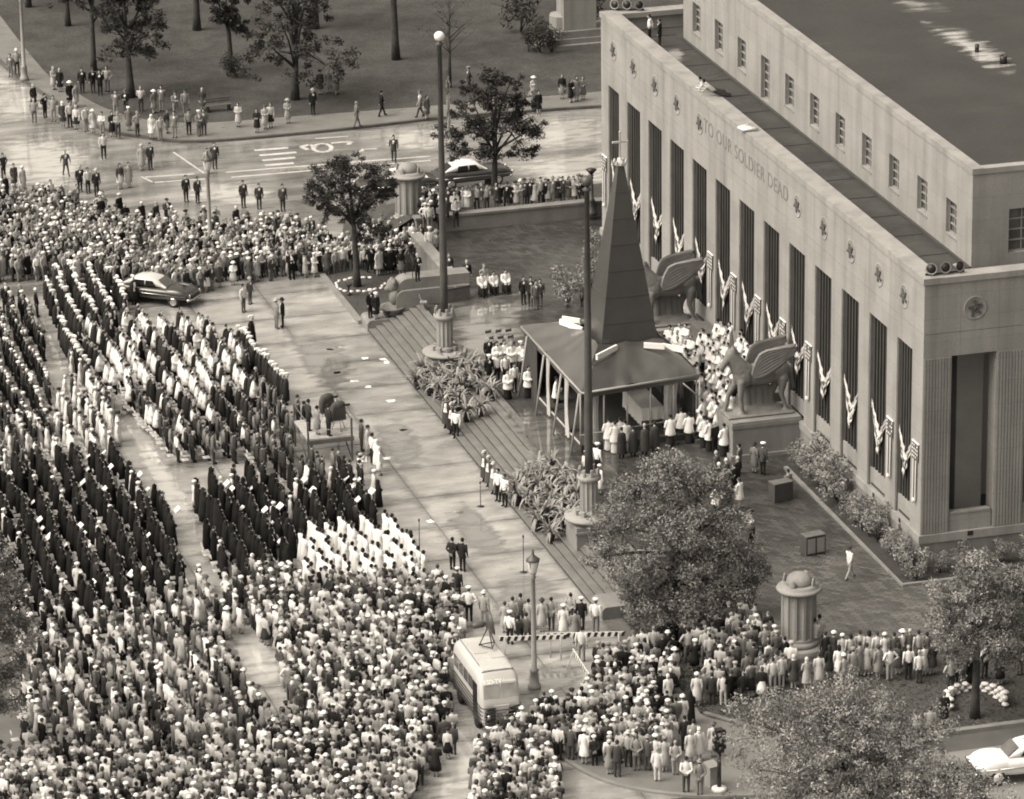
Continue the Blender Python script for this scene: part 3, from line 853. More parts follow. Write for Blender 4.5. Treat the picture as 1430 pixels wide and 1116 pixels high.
for i, y in enumerate([-28.15] + pier_c[:1] + pier_c[3:8] + [23.75]):
    streamer(y, 'starred banner with hanging ribbons on the %s decorated pier from the near corner' % ordn[i])

# ================================================================== LOUDSPEAKER HORNS, THINGS ON THE PARAPET
def horns(p, rz, lab, n=3):
    root = thing('loudspeaker_horns', lab, 'loudspeaker', p, rz)
    for k in range(n):
        mb = MB(); mb.lathe([(.06, -.5), (.09, -.35), (.13, -.2), (.22, -.05), (.30, 0), (.25, -.02), (.1, -.2)], 14)
        h = obj('horn', mb, M_METAL, root); h.location = (-.75 + .75 * k, 0, .36); h.rotation_euler = (PI / 2 - .12, 0, (-.35 + .35 * k))
        mb = MB(); mb.lathe([(.22, -.03), (.22, -.02)], 14); mo = obj('horn_mouth', mb, M_BLACK, h)
    mb = MB(); mb.box(-1, 1, .1, .2, .02, .1); mb.box(-.8, -.72, .1, .18, .02, .35); mb.box(.72, .8, .1, .18, .02, .35); obj('bracket', mb, M_BLACK, root)
horns(Vector((17.3, -28.6, 16.3)), 0.0, 'cluster of three dark loudspeaker horns on the near parapet corner')
horns(Vector((17.6, 24.1, 16.3)), -.4, 'cluster of loudspeaker horns on the far parapet corner')
p = at(1043, 181, 16.32)
t = thing('rolled_cloths', 'bundle of pale rolled cloths lying across the parapet edge', 'bundle', p, .2)
for k in range(4):
    mb = MB(); mb.tube([(-.45, 0, 0), (.45, .05, 0)], .09, 7, .6); o = obj('roll', mb, M_TONE, t); o.location = (0, -.35 + .22 * k, .1); o.rotation_euler = (0, 0, .15 * k - .2)

# ================================================================== CANOPY WITH SPIRE
PC = Vector((8.3, -2.5, TZ))
P = thing('altar_canopy', 'dark canvas altar canopy with a tall pyramid spire on the terrace', 'canopy', PC)
hx, hy, ez, rz_ = 3.45, 5.4, 3.45, 4.75
st, sh = 1.62, 15.25 - TZ
EAVE = {(-1, -1): (-3.3, -5.5), (1, -1): (3.5, -4.6), (1, 1): (3.5, 5.9), (-1, 1): (-3.3, 6.0)}
SO = .58       # the spire stands a little right of centre
def roof_pt(sx, sy, t):   # eave -> foot of the spire
    ex, ey = EAVE[(sx, sy)]; fx, fy = SO + sx * (st + .2), sy * (st + .2)
    return (ex + (fx - ex) * t, ey + (fy - ey) * t, ez + (rz_ - ez) * (t ** .85))
mb = MB()
ring = [(-1, -1), (1, -1), (1, 1), (-1, 1)]
for k in range(4):
    a, b = ring[k], ring[(k + 1) % 4]
    def fn(u, v, a=a, b=b):
        pa, pb = roof_pt(a[0], a[1], v), roof_pt(b[0], b[1], v)
        p = [pa[i] + (pb[i] - pa[i]) * u for i in range(3)]
        return (p[0], p[1], p[2] - .26 * math.sin(PI * u) * math.sin(PI * min(1, v * 1.2)) + .09 * math.sin(u * 19 + 1.5 * v) * (1 - v) - .12 * abs(math.sin(u * 7.5)))
    mb.grid(fn, 26, 8)
obj('roof_cloth', mb, M_CANVAS, P)
mb = MB()
for k in range(4):
    a, b = ring[k], ring[(k + 1) % 4]
    p, q = Vector(roof_pt(*a, 0)), Vector(roof_pt(*b, 0)); mb.tube([p - Vector((0, 0, .05)), q - Vector((0, 0, .05))], .07, 6)
obj('eave_rail', mb, M_METAL, P)
mb = MB()
for k in range(4):
    a, b = ring[k], ring[(k + 1) % 4]; out = .03
    n = Vector((a[0] + b[0], a[1] + b[1], 0)).normalized() * out
    p, q = Vector(EAVE[a] + (ez - .1,)) + n, Vector(EAVE[b] + (ez - .1,)) + n
    mb.add([p, q, q - Vector((0, 0, .22)), p - Vector((0, 0, .22))], [(0, 1, 2, 3)])
obj('valance', mb, M_CANVAS, P)
# spire: seven canvas courses a side, seams proud
lev = [rz_ - .45 + (sh - rz_ + .45) * k / 7 for k in range(8)]
def half(z): return st + (.17 - st) * (z - lev[0]) / (lev[-1] - lev[0])
for k in range(7):
    mb = MB(); z0, z1 = lev[k], lev[k + 1] - .05; a, b = half(z0), half(z1)
    mb.add([(SO - a, -a, z0), (SO + a, -a, z0), (SO + a, a, z0), (SO - a, a, z0), (SO - b, -b, z1), (SO + b, -b, z1), (SO + b, b, z1), (SO - b, b, z1)],
           [(0, 1, 5, 4), (1, 2, 6, 5), (2, 3, 7, 6), (3, 0, 4, 7), (4, 5, 6, 7)])
    c, d = half(z1) + .025, half(lev[k + 1]) + .025
    sp = obj('spire_course', mb, M_SPIRE, P)
    mb = MB(); mb.lathe([(c * 1.414, z1), (d * 1.414, lev[k + 1])], 4, (SO, 0, 0), rot=PI / 4, smooth=False); obj('seam_band', mb, M_SPIRE, sp)
mb = MB(); mb.lathe([(.32, sh), (.36, sh + .05), (.22, sh + .12), (.10, sh + .35), (.05, sh + .4)], 12)
for k in range(8):
    a = 2 * PI * k / 8; mb.ell((.34 * math.cos(a), .34 * math.sin(a), sh + .18), (.07, .07, .13), 6, 4)
obj('crown_ornament', mb, M_DRAPE, P).location = (SO, 0, 0)
mb = MB(); mb.box(-.045, .045, -.045, .045, sh + .3, sh + 1.75); mb.box(-.38, .38, -.04, .04, sh + 1.2, sh + 1.3)
mb.ell((0, 0, sh + 1.8), (.07, .07, .07), 6, 4); mb.ell((-.4, 0, sh + 1.25), (.07, .06, .07), 6, 4); mb.ell((.4, 0, sh + 1.25), (.07, .06, .07), 6, 4)
obj('cross', mb, M_DRAPE, P).location = (SO, 0, 0)
# posts and braces
for k in range(6):
    x = -hx + .08 + (2 * hx - .16) * k / 5
    yf = -5.45 + .9 * k / 5
    mb = MB(); mb.tube([(x, yf, 0), (x, yf, ez - .1)], .05, 6); obj('post', mb, M_METAL, P)
for k in range(4):
    y = -hy + (2 * hy) * (k + .0) / 3.3 + .1
    mb = MB(); mb.tube([(-hx + .05, y, ez - .1), (-hx + .05 - .55, y - .2, 0)], .06, 6); obj('brace', mb, M_METAL, P)
    mb = MB(); mb.tube([(hx - .05, y + .3, ez - .1), (hx - .05, y + .3, 0)], .05, 6); obj('post', mb, M_METAL, P)
mb = MB(); mb.tube([(hx - 1.1, -hy + .02, ez - .15), (hx - .1, -hy + .02, ez - 1.1)], .045, 6); mb.tube([(hx - .7, -hy + .02, 0), (hx - .1, -hy + .02, 1.0)], .04, 6); obj('brace', mb, M_METAL, P)
for z in (1.05,):
    mb = MB(); mb.tube([(-hx, -5.5, z), (hx, -4.6, z)], .03, 6); obj('rail', mb, M_METAL, P)
def curtain(x0, y0, x1, y1, z0, z1, mt, gather=.0, name='curtain', waves=9):
    d = Vector((x1 - x0, y1 - y0, 0)); n = Vector((-d.y, d.x, 0)).normalized()
    def fn(u, v):
        g = 1 - gather * math.sin(PI * min(1, v * 1.1)) 
        p = Vector((x0, y0, 0)) + d * (u * g) + n * (.07 * math.sin(u * waves * PI))
        return (p.x, p.y, z1 + (z0 - z1) * v)
    mb = MB(); mb.grid(fn, waves * 3, 6); return obj(name, mb, mt, P)
curtain(-hx + .1, hy - .1, -hx + .1, hy - 2.6, .0, ez - .1, M_DDRAPE)
curtain(-hx + .1, -hy + 2.9, -hx + .1, -hy + 2.1, .1, ez - .1, M_DRAPE, .4, waves=5)
curtain(-hx + .1, .9, -hx + .1, .3, .1, ez - .1, M_DRAPE, .3, waves=5)
curtain(hx - .2, -hy + .9, hx - .2, -hy + 3.0, .0, ez - .1, M_DDRAPE, .2)
curtain(hx - 2.0, -hy + .5, hx - .8, -hy + 1.4, .1, ez - .1, M_DRAPE, .25, waves=7)
curtain(-hx + .9, -hy + .3, -hx + 1.3, -hy + .5, .1, ez - .1, M_DRAPE, .2, waves=5)
curtain(-hx + .2, hy - .2, hx - .2, hy - .2, 0, ez - .1, M_DDRAPE)
mb = MB(); mb.box(-hx + .15, hx - .15, -hy + .2, hy - .3, .004, .35); obj('platform', mb, M_CARPET, P)
mb = MB(); mb.box(-hx + .15, -hx + .22, -hy + .2, hy - .3, .352, .40); obj('platform_edge', mb, M_DRAPE, P)
for (x0, y0), (x1, y1), zz in (((782, 449), (813, 461), 5.75), ((833, 499), (861, 485), 5.8), ((899, 482), (928, 484), 5.8), ((925, 483), (955, 489), 5.6), ((785, 445), (810, 449), 5.7)):
    a_, b_ = at(x0, y0, zz) - PC, at(x1, y1, zz) - PC; d_ = b_ - a_
    fb = MB(); fb.cbox((a_ + b_) / 2, (d_.length, .12, .30), math.atan2(d_.y, d_.x)); obj('white_board', fb, M_WHITE, P)
# altar: stands on the platform, a thing of its own
A = thing('altar', 'long altar under a white cloth below the canopy', 'altar', Vector(((at(869, 541, 2.7) + at(897, 574, 2.7)).x / 2 + .6, (at(869, 541, 2.7) + at(897, 574, 2.7)).y / 2, TZ + .36)))
mb = MB(); mb.box(-.55, .55, -1.6, 1.6, 0, 1.12); obj('altar_table', mb, M_DWOOD, A)
def fa(u, v):
    if v < .4: x = -.62 + 1.24 * v / .4; return (x, -1.68 + 3.36 * u, 1.15)
    return (.62, -1.68 + 3.36 * u, 1.15)
mb = MB(); mb.box(-.62, .62, -1.68, 1.68, 1.122, 1.16)
for sg in (-1, 1):
    mb.grid(lambda u, v: (sg * (.62 + .03 * math.sin(u * 40) * v), -1.68 + 3.36 * u, 1.16 - v * 1.0), 40, 3)
    mb.grid(lambda u, v: (-.62 + 1.24 * u, sg * (1.68 + .03 * math.sin(u * 20) * v), 1.16 - v * .7), 16, 3)
obj('altar_cloth', mb, M_WHITE, A)

# ================================================================== POTTED PALMS, SHRUBS
def frond(mb, base, az, L, lift, droop, wd, tone):
    n = 7; prev = None
    for i in range(n + 1):
        t = i / n
        r = L * t; z = lift * t - droop * t * t
        p = Vector(base) + Vector((math.cos(az) * r, math.sin(az) * r, z))
        ww = wd * (math.sin(PI * min(1, .12 + t * .88)) ** .7) + .01
        s = Vector((-math.sin(az), math.cos(az), 0)) * ww
        cur = (p + s - Vector((0, 0, .35 * ww)), p, p - s - Vector((0, 0, .35 * ww)))
        if prev: mb.add([prev[0], prev[1], prev[2], cur[0], cur[1], cur[2]], [(0, 1, 4, 3), (1, 2, 5, 4)], tone * (.8 + .4 * t))
        prev = cur
palms = []
for v in range(4):
    r_ = random.Random(40 + v)
    pot = MB(); pot.lathe([(.14, 0), (.2, .36), (.22, .36), (.22, .42), (.18, .42), (.17, .38)], 12)
    fr = MB()
    for k in range(38):
        frond(fr, (0, 0, .42 + .15 * r_.random()), r_.uniform(0, 2 * PI), r_.uniform(.4, .8), r_.uniform(.6, 1.4), r_.uniform(.5, 1.25), r_.uniform(.025, .05), r_.uniform(.5, 1.5))
    fr.tube([(0, 0, .38), (0, 0, .7)], .05, 6, .5)
    a, b = pot.mesh('pot'), fr.mesh('fronds'); a.materials.append(M_POT); b.materials.append(M_LEAF)
    palms.append((a, b))
def stair_z(x):
    return 0.02 if x < .1 else min(TZ, .15 * (math.floor((x - .1) / .42) + 1))
def at_stair(px, py):
    z = .6
    for _ in range(12):
        q = at(px, py, z); z = .5 * z + .5 * min(TZ, max(.0, .15 * ((q.x - .1) / .42 + .5)))
    q = at(px, py, z); return Vector((q.x, q.y, stair_z(q.x)))
def palm(p, sc, lab, group):
    a, b = rnd.choice(palms)
    t = thing('potted_palm', lab, 'plant', p, rnd.uniform(0, 6.28), group); t.scale = (sc,) * 3
    link('pot', a, None, t); link('fronds', b, None, t)
LP = [(583, 545), (600, 551), (612, 557), (592, 530), (607, 533), (622, 541), (634, 547), (646, 553), (600, 518), (616, 522), (630, 527), (643, 533), (656, 541), (668, 549), (645, 517), (655, 524), (667, 531), (679, 553), (633, 566), (651, 590), (671, 583), (687, 559), (640, 575), (622, 575)]
for i, (x, y) in enumerate(LP):
    palm(at_stair(x, y), rnd.uniform(.95, 1.25), 'potted palm standing on the steps below the far flagpole drum', 'potted palms massed on the steps by the far flagpole')
RP = [(722, 706), (738, 713), (751, 742), (769, 757), (737, 688), (752, 694), (768, 700), (730, 675), (746, 674), (762, 680), (777, 686), (793, 692), (806, 706), (795, 742), (771, 711), (787, 718), (801, 726), (752, 728), (767, 733), (783, 740), (752, 665), (772, 668), (789, 677), (804, 690), (809, 745), (722, 690)]
for i, (x, y) in enumerate(RP):
    palm(at_stair(x, y), rnd.uniform(.95, 1.25), 'potted palm standing on the steps beside the near flagpole drum', 'potted palms massed on the steps by the near flagpole')

def leafball(mb, c, r, n, size, rr, tone0=1.0, shell=.35, flat=1.0):
    for _ in range(n):
        while True:
            d = Vector((rr.uniform(-1, 1), rr.uniform(-1, 1), rr.uniform(-1, 1)))
            if .05 < d.length < 1: break
        d.normalize(); q = rr.random() ** shell
        p = Vector(c) + Vector((d.x * r[0], d.y * r[1], d.z * r[2])) * q
        s = size * rr.uniform(.6, 1.35)
        a = Vector((rr.uniform(-1, 1), rr.uniform(-1, 1), rr.uniform(-1.1, .25))).normalized()
        b = a.cross(Vector((rr.uniform(-1, 1), rr.uniform(-1, 1), rr.uniform(-1, 1))))
        if b.length < .1: continue
        b.normalize()
        mb.add([p - a * s, p - b * s * .45, p + a * s, p + b * s * .45], [(0, 1, 2, 3)], tone0 * rr.uniform(.7, 1.32))
shr = []
for v in range(4):
    r_ = random.Random(60 + v)
    fo = MB()
    for k in range(11):
        c = (r_.gauss(0, .38), r_.gauss(0, .38), .5 + r_.random() * 1.1)
        leafball(fo, c, (.38, .38, .42), 70, .075, r_)
    stem = MB()
    for k in range(6): stem.tube([(0, 0, 0), (r_.gauss(0, .2), r_.gauss(0, .2), .7), (r_.gauss(0, .45), r_.gauss(0, .45), 1.4)], [.03, .02, .01], 5)
    a, b = fo.mesh('foliage'), stem.mesh('stems'); a.materials.append(M_PLEAF if v == 1 else M_LEAF); b.materials.append(M_BARK)
    shr.append((a, b))
def shrub(p, sc, lab, group, sz=1.0, matl=None):
    a, b = rnd.choice(shr)
    t = thing('shrub', lab, 'shrub', p, rnd.uniform(0, 6.28), group); t.scale = (sc, sc, sc * sz)
    f_ = link('foliage', a if matl is None else a.copy(), None, t); link('stems', b, None, t)
    if matl is not None: f_.data.materials.clear(); f_.data.materials.append(matl)
for i in range(19):
    y = -14.2 - i * .9
    shrub(Vector((15.3 + rnd.uniform(-.22, .3), y, TZ + .05)), rnd.uniform(.55, 1.15) * (1.25 if i < 6 else 1.0), 'shrub in the planting bed, %s from the winged horse along the facade' % ordn[i], 'shrubs in the planting bed along the facade')
for i in range(7):
    shrub(Vector((16.7 + i * 1.25 + rnd.uniform(-.3, .3), -29.7 + rnd.uniform(-.2, .2), TZ + .05)), rnd.uniform(.55, .95), 'low shrub at the foot of the fluted end wall, %s from the corner' % ordn[i], 'shrubs at the foot of the end wall')
for i, (x, y) in enumerate(((792, 425), (812, 423), (826, 400), (822, 375), (830, 350))):
    p = at(x, y, TZ); shrub(p, (1.2, 1.0, .9, .9, .8)[i], 'leafy shrub beside the spire on the terrace, %s from the canopy' % ordn[i], 'shrubs on the terrace behind the spire')
for x, y, sc, lb in ((727, 45, 1.9, 'dark cone-shaped yew on the park lawn left of the monument'), (822, 40, 1.9, 'dark bushy evergreen right of the park monument'), (755, 74, 1.3, 'low clipped bush in front of the park monument'), (738, 72, 1.0, 'small round bush at the left end of the monument bed'), (770, 73, 1.1, 'low spreading bush at the foot of the monument block'), (797, 38, 1.0, 'small dark evergreen leaning on the monument shaft'), (757, 60, 1.0, 'dark upright evergreen on the monument steps')):
    shrub(at(x, y, .14), sc, lb, None, 1.0, M_DLEAF)
for x, y in ((318, 107), (330, 108)):
    shrub(at(x, y, .14), .9, 'dark bush on the park lawn %s the slim tree' % ('left of' if x < 320 else 'right of'), None, 1.0, M_DLEAF)
# ================================================================== STONE COLUMNS, DRUMS, POLES, LAMPS
def stone_column(p, lab):
    t = thing('stone_column', lab, 'column', p); t.scale = (.87, .87, .89)
    mb = MB(); mb.lathe([(1.55, -.6), (1.55, .25), (1.5, .28)], 28); obj('base_step', mb, M_STONE2, t)
    mb = MB(); mb.lathe([(1.12, .28), (1.12, .5), (1.0, .56), (.95, .62), (1.0, .72), (.9, .78)], 28); obj('base_moulding', mb, M_STONE, t)
    n = 12; mb = MB(); vs, fs = [], []
    prof = []
    for k in range(n):
        for d, r in ((0, .97), (.15, .97), (.22, .9), (.5, .86), (.78, .9), (.85, .97)):
            a = 2 * PI * (k + d) / n; prof.append((r * math.cos(a), r * math.sin(a)))
    mb.prism(prof, .782, 3.25); obj('fluted_shaft', mb, M_STONE, t)
    mb = MB(); mb.lathe([(1.0, 3.252), (1.2, 3.34), (1.26, 3.44), (1.2, 3.54), (1.02, 3.57), (1.02, 3.68), (.9, 3.72)], 32); obj('cap_moulding', mb, M_STONE, t)
    mb = MB(); mb.lathe([(.72, 3.722), (.72, 3.82), (.70, 3.95), (.6, 4.12), (.4, 4.26), (.15, 4.33), (.02, 4.34)], 24); obj('dome', mb, M_STONE, t)
    for k in range(4):
        a = PI / 4 + k * PI / 2
        mb = MB(); mb.ell((.86 * math.cos(a), .86 * math.sin(a), 3.78), (.09, .2, .38), 10, 7, 1.0, Matrix.Rotation(a, 3, 'Z')); o = obj('ear', mb, M_STONE, t)
stone_column(Vector((6.75, 34.4, 1.25)), 'short fluted stone column with a domed cap behind the far crowd')
stone_column(Vector((7.05, -36.6, 1.2)), 'short fluted stone column with a domed cap beside the lawn')

def flagpole(p, top, lab, flag):
    t = thing('flagpole', lab, 'flagpole', p)
    mb = MB(); mb.box(-.95, .95, -.95, .95, -1.3, .4); mb.box(-1.02, 1.02, -1.02, 1.02, .05, .18); obj('pedestal', mb, M_STONE2, t)
    mb = MB(); mb.lathe([(1.0, .402), (1.0, .55), (1.28, .62), (1.28, .72), (.7, .78)], 28); obj('drum', mb, M_STONE, t)
    mb = MB(); n = 12; prof = []
    for k in range(n):
        for d, r in ((0, .48), (.5, .41)):
            a = 2 * PI * (k + d) / n; prof.append((r * math.cos(a), r * math.sin(a)))
    mb.lathe([(.6, .782), (.6, .95), (.5, 1.0)], 20); mb.prism(prof, 1.0, 2.6); mb.lathe([(.5, 2.6), (.62, 2.68), (.62, 2.85), (.5, 2.9), (.5, 3.0)], 20)
    for k in range(8):
        a = 2 * PI * k / 8; mb.cbox((.5 * math.cos(a), .5 * math.sin(a), 3.1), (.12, .12, .35), a); mb.cbox((.62 * math.cos(a), .62 * math.sin(a), .9), (.2, .2, .28), a)
    obj('socle', mb, M_STONE, t)
    h = top - p.z
    mb = MB(); mb.lathe([(.22, 3.0), (.22, 5), (.18, h * .6), (.13, h - .3), (.2, h - .28), (.24, h - .2), (.1, h - .1), (.08, h)], 14); obj('pole', mb, M_POLE, t)
    mb = MB(); mb.ell((0, 0, h + .22), (.3, .3, .28), 14, 8); obj('ball', mb, M_LAMPGL if flag else M_POLE, t)
    if flag:
        f = thing('flag', 'striped flag hanging limp beside the far flagpole', 'flag', p + Vector((.25, -.05, h - 1.7)))
        mb = MB()
        for j in range(11):
            a0 = -1.55 * j / 5; 
            def fn(u, v, j=j): return (.06 + .22 * u + .05 * math.sin(v * 22 + u * 5), .04 * math.sin(v * 17 + u * 9) - .05 + .1 * u, -.0 - 3.6 * v - .35 * u)
        mb.grid(fn, 6, 22, lambda u, v: (.12 if (v < .35 and u < .6 and int(v * 40 + u * 9) % 2) else (.65 if int(v * 12 + u * 6) % 2 else .12)))
        obj('flag_cloth', mb, M_TONE, f)
flagpole(Vector((1.95, 8.4, 1.25)), 19.9, 'tall bronze flagpole on the far stone drum', True)
flagpole(Vector((2.15, -18.6, 1.25)), 19.4, 'tall bronze flagpole on the near stone drum', False)

def lamp(p, h, lab, kind=0):
    t = thing('street_lamp', lab, 'street lamp', p)
    mb = MB(); mb.lathe([(.32, 0), (.32, .2), (.24, .3), (.2, .9), (.24, .95), (.14, 1.05), (.115, h * .55), (.1, h - 1.3), (.15, h - 1.25), (.1, h - 1.15), (.16, h - 1.05)], 12); obj('post', mb, M_METAL if kind != 2 else M_POLE, t)
    if kind == 2:
        mb = MB(); mb.lathe([(.05, h - 1.05), (.3, h - .75), (.34, h - .7), (.05, h - .62)], 12); obj('bowl', mb, M_BLACK, t)
        return t
    mb = MB(); mb.lathe([(.14, h - 1.04), (.2, h - .95), (.29, h - .45), (.30, h - .4)], 8); obj('globe', mb, M_LAMPGL, t)
    mb = MB(); mb.lathe([(.34, h - .398), (.34, h - .33), (.2, h - .22), (.09, h - .12), (.05, h + .1), (.01, h + .25)], 8); obj('cap', mb, M_POLE, t)
    for k in range(4):
        a = PI / 4 + k * PI / 2; mb = MB(); mb.tube([(.15 * math.cos(a), .15 * math.sin(a), h - 1.03), (.31 * math.cos(a), .31 * math.sin(a), h - .4)], .02, 4); obj('rib', mb, M_POLE, t)
    return t
t = lamp(at(746, 962), 6.9, 'street lamp with a glass lantern beside the television bus')
mb = MB(); mb.box(-.1, .75, -.03, .03, 3.0, 3.07); obj('crossarm', mb, M_METAL, t)
lamp(at(294, 358), 6.5, 'street lamp with a glass lantern standing in the far crowd')
lamp(at(34, 112, .12), 6.9, 'street lamp with a pale box on its post at the park corner')
lamp(at(826, 300, 1.5) , 3.6, 'bowl-topped lamp standard by the far end of the facade', 2)

# ================================================================== CHEEK WALLS BESIDE THE STAIRS
def arc_profile(x0, x1, z0, z1, r, n=7):
    pts = [(x1, z0), (x1, z1)]
    for k in range(n + 1):
        a = PI / 2 + PI / 2 * k / n; pts.append((x0 + r + r * math.cos(a), z1 - r + r * math.sin(a)))
    pts.append((x0, z0)); return pts
def xz_prism(mb, prof, y0, y1):
    n = len(prof)
    vs = [(x, y0, z) for x, z in prof] + [(x, y1, z) for x, z in prof]
    fs = [tuple(range(n)), tuple(range(2 * n - 1, n - 1, -1))] + [((i + 1) % n, i, n + i, n + (i + 1) % n) for i in range(n)]
    mb.add(vs, fs)
def cheek(y0, y1, lab, sgn):
    t = thing('cheek_wall', lab, 'wall', (0, 0, 0))
    yf, yb = (y0, y1)
    mb = MB(); xz_prism(mb, arc_profile(2.0, 6.4, 0, 2.75, .75), y0 + .25, y1); obj('wall', mb, M_STONE2, t)
    mb = MB(); xz_prism(mb, arc_profile(1.9, 6.3, 0, 2.1, .5), y0, y0 + .248); obj('ledge', mb, M_STONE2, t)
    mb = MB(); mb.box(2.9, 3.9, y0 - .03, y0, 1.15, 1.7); obj('inset_panel', mb, M_STONE2, t)
    mb = MB(); xz_prism(mb, arc_profile(0.05, 1.7, -.02, .62, .28), y0 - .35, y1 - .1); obj('end_block', mb, M_STONE2, t)
    mb = MB(); mb.lathe([(.5, .6), (.62, .95), (.75, 1.05), (.75, 1.15), (.6, 1.12), (.5, 1.0)], 18, (1.75, (y0 + y1) / 2 - .3, 0)); obj('basin', mb, M_STONE2, t)
    mb = MB(); mb.ell((1.8, (y0 + y1) / 2 - .2, 2.35), (.36, .36, .48), 10, 7); mb.ell((1.55, (y0 + y1) / 2 - .2, 2.2), (.25, .2, .2), 8, 5); mb.ell((1.85, (y0 + y1) / 2 + .12, 2.6), (.14, .1, .2), 6, 4); mb.ell((1.85, (y0 + y1) / 2 - .5, 2.6), (.14, .1, .2), 6, 4)
    mb.ell((1.9, (y0 + y1) / 2 - .25, 1.7), (.34, .42, .55), 10, 7); obj('carved_head', mb, M_STATUE, t)
    return t
cheek(18.95, 20.35, 'stone cheek wall with a carved head and basin at the far end of the stairs', 1)
cheek(-27.3, -25.75, 'stone cheek wall at the near end of the stairs, half behind the leafy tree', -1)
# wreath on its stand near the far cheek wall
p = at(487, 412, .16)
t = thing('flower_stand', 'small dark planter stand beside the ring of white stones', 'planter', p)
mb = MB(); mb.lathe([(.16, 0), (.2, .05), (.06, .12), (.05, .5), (.22, .62), (.24, .7), (.18, .7)], 10); obj('urn', mb, M_BLACK, t)
t = thing('urn', 'small black urn on the end block of the far cheek wall', 'urn', (1.35, 18.9, .62))
mb = MB(); mb.lathe([(.14, 0), (.16, .04), (.05, .1), (.05, .18), (.22, .38), (.24, .45), (.18, .44)], 12); obj('bowl', mb, M_BLACK, t)

# rings of white stones round two trees
def stone_ring(c, r, a0, a1, n, rows, lab, sc=1.0):
    t = thing('stone_ring', lab, 'stone edging', c)
    rr = random.Random(int(c.x * 7))
    ms = []
    for v in range(4):
        mb = MB(); mb.ell((0, 0, 0), ((.2, .17, .10) if rows > 1 else (.17, .1, .08)), 8, 5)
        mb.v = [(x * (1 + rr.uniform(-.2, .2)), y * (1 + rr.uniform(-.2, .2)), z * (1 + rr.uniform(-.15, .15))) for x, y, z in mb.v]
        me = mb.mesh('stone'); me.materials.append(mat_ws); ms.append(me)
    for j in range(rows):
        for k in range(n):
            a = a0 + (a1 - a0) * (k + .5 * (j % 2)) / n
            rad = r * (1 + (.12 if rows == 1 else .03) * rr.uniform(-1, 1))
            o = link('stone', rr.choice(ms), None, t); o.location = (rad * math.cos(a), rad * math.sin(a), .06 * sc + .17 * sc * j); o.rotation_euler = (0, 0, a + PI / 2 + rr.uniform(-.2, .2))
mat_ws = mat('whitewashed_stone', 0.62, 0.15, 5.0, 0.8)
c = at(503, 398, .16); stone_ring(Vector((c.x, c.y, .12)), 1.4, .9, 2 * PI + .1, 19, 1, 'low ring of white stones round the small plaza tree')
c = at_lawn(1363, 986); stone_ring(c, 1.35, -.25, PI + .25, 11, 4, 'curved wall of whitewashed stones behind the lawn tree')

# ================================================================== WINGED HORSES
def remeshed(mb, voxel, name, ratio=None):
    me = bpy.data.meshes.new('src'); me.from_pydata(mb.v, [], mb.f)
    o = bpy.data.objects.new('src', me); COL.objects.link(o)
    m_ = o.modifiers.new('r', 'REMESH'); m_.mode = 'VOXEL'; m_.voxel_size = voxel
    s_ = o.modifiers.new('s', 'SMOOTH'); s_.iterations = 2; s_.factor = .5
    if ratio:
        d_ = o.modifiers.new('d', 'DECIMATE'); d_.ratio = ratio
    dg = bpy.context.evaluated_depsgraph_get(); dg.update()
    out = bpy.data.meshes.new_from_object(o.evaluated_get(dg), depsgraph=dg)
    out.name = name
    bpy.data.objects.remove(o); bpy.data.meshes.remove(me)
    out.polygons.foreach_set('use_smooth', [True] * len(out.polygons))
    return out
def caps(mb, a, b, ra, rb, n=10, sq=1.0):
    a, b = Vector(a), Vector(b)
    k = 6
    mb.tube([a + (b - a) * (i / k) for i in range(k + 1)], [ra + (rb - ra) * i / k for i in range(k + 1)], n)
    mb.ell(a, (ra, ra, ra), 10, 6); mb.ell(b, (rb, rb, rb), 10, 6)
hb = MB()     # horse faces -X
hb.ell((.15, 0, 2.15), (1.25, .56, .62), 16, 10); hb.ell((-.85, 0, 2.2), (.62, .56, .72), 14, 8); hb.ell((1.1, 0, 2.2), (.62, .55, .66), 14, 8)
caps(hb, (-1.0, 0, 2.5), (-1.55, 0, 3.35), .52, .34); caps(hb, (-1.5, 0, 3.45), (-2.02, 0, 2.72), .30, .17); hb.ell((-2.05, 0, 2.66), (.17, .16, .18), 8, 6)
caps(hb, (-1.15, 0, 3.0), (-1.3, 0, 3.62), .2, .12); hb.ell((-1.42, .14, 3.78), (.06, .05, .15), 6, 5); hb.ell((-1.42, -.14, 3.78), (.06, .05, .15), 6, 5)
for x, y, kx, fx in ((-1.05, -.34, -1.12, -1.0), (-1.0, .34, -1.55, -1.75), (1.25, -.34, 1.15, 1.45), (1.2, .34, .95, .75)):
    top = (x, y, 1.9); knee = (kx, y, 1.05); fet = (fx, y, .16)
    caps(hb, top, knee, .30 if x > 0 else .24, .15); caps(hb, knee, fet, .14, .11); hb.ell((fx - .06, y, .12), (.2, .16, .14), 8, 5)
caps(hb, (1.7, 0, 2.35), (1.95, 0, 1.2), .2, .12)
hb.box(-1.9, 1.8, -.75, .75, -.02, .1)
for k, (qx, qy, qr, qz) in enumerate(((-.55, .3, .22, 1.5), (-.2, .38, .26, 1.75), (.15, .34, .25, 1.6), (.5, .4, .24, 1.8), (.8, .36, .2, 1.3), (-.9, .42, .2, 1.0))): hb.lathe([(qr * 1.7, .0), (qr * 1.25, .4), (qr, .9), (qr * .8, qz)], 9, (qx, qy, 0))
hb.ell((.1, .2, .12), (1.5, .6, .28), 10, 6)
horse_me = remeshed(hb, .055, 'horse'); horse_me.materials.append(M_STATUE)
fg = MB()      # draped standing man holding the reins, on the far flank
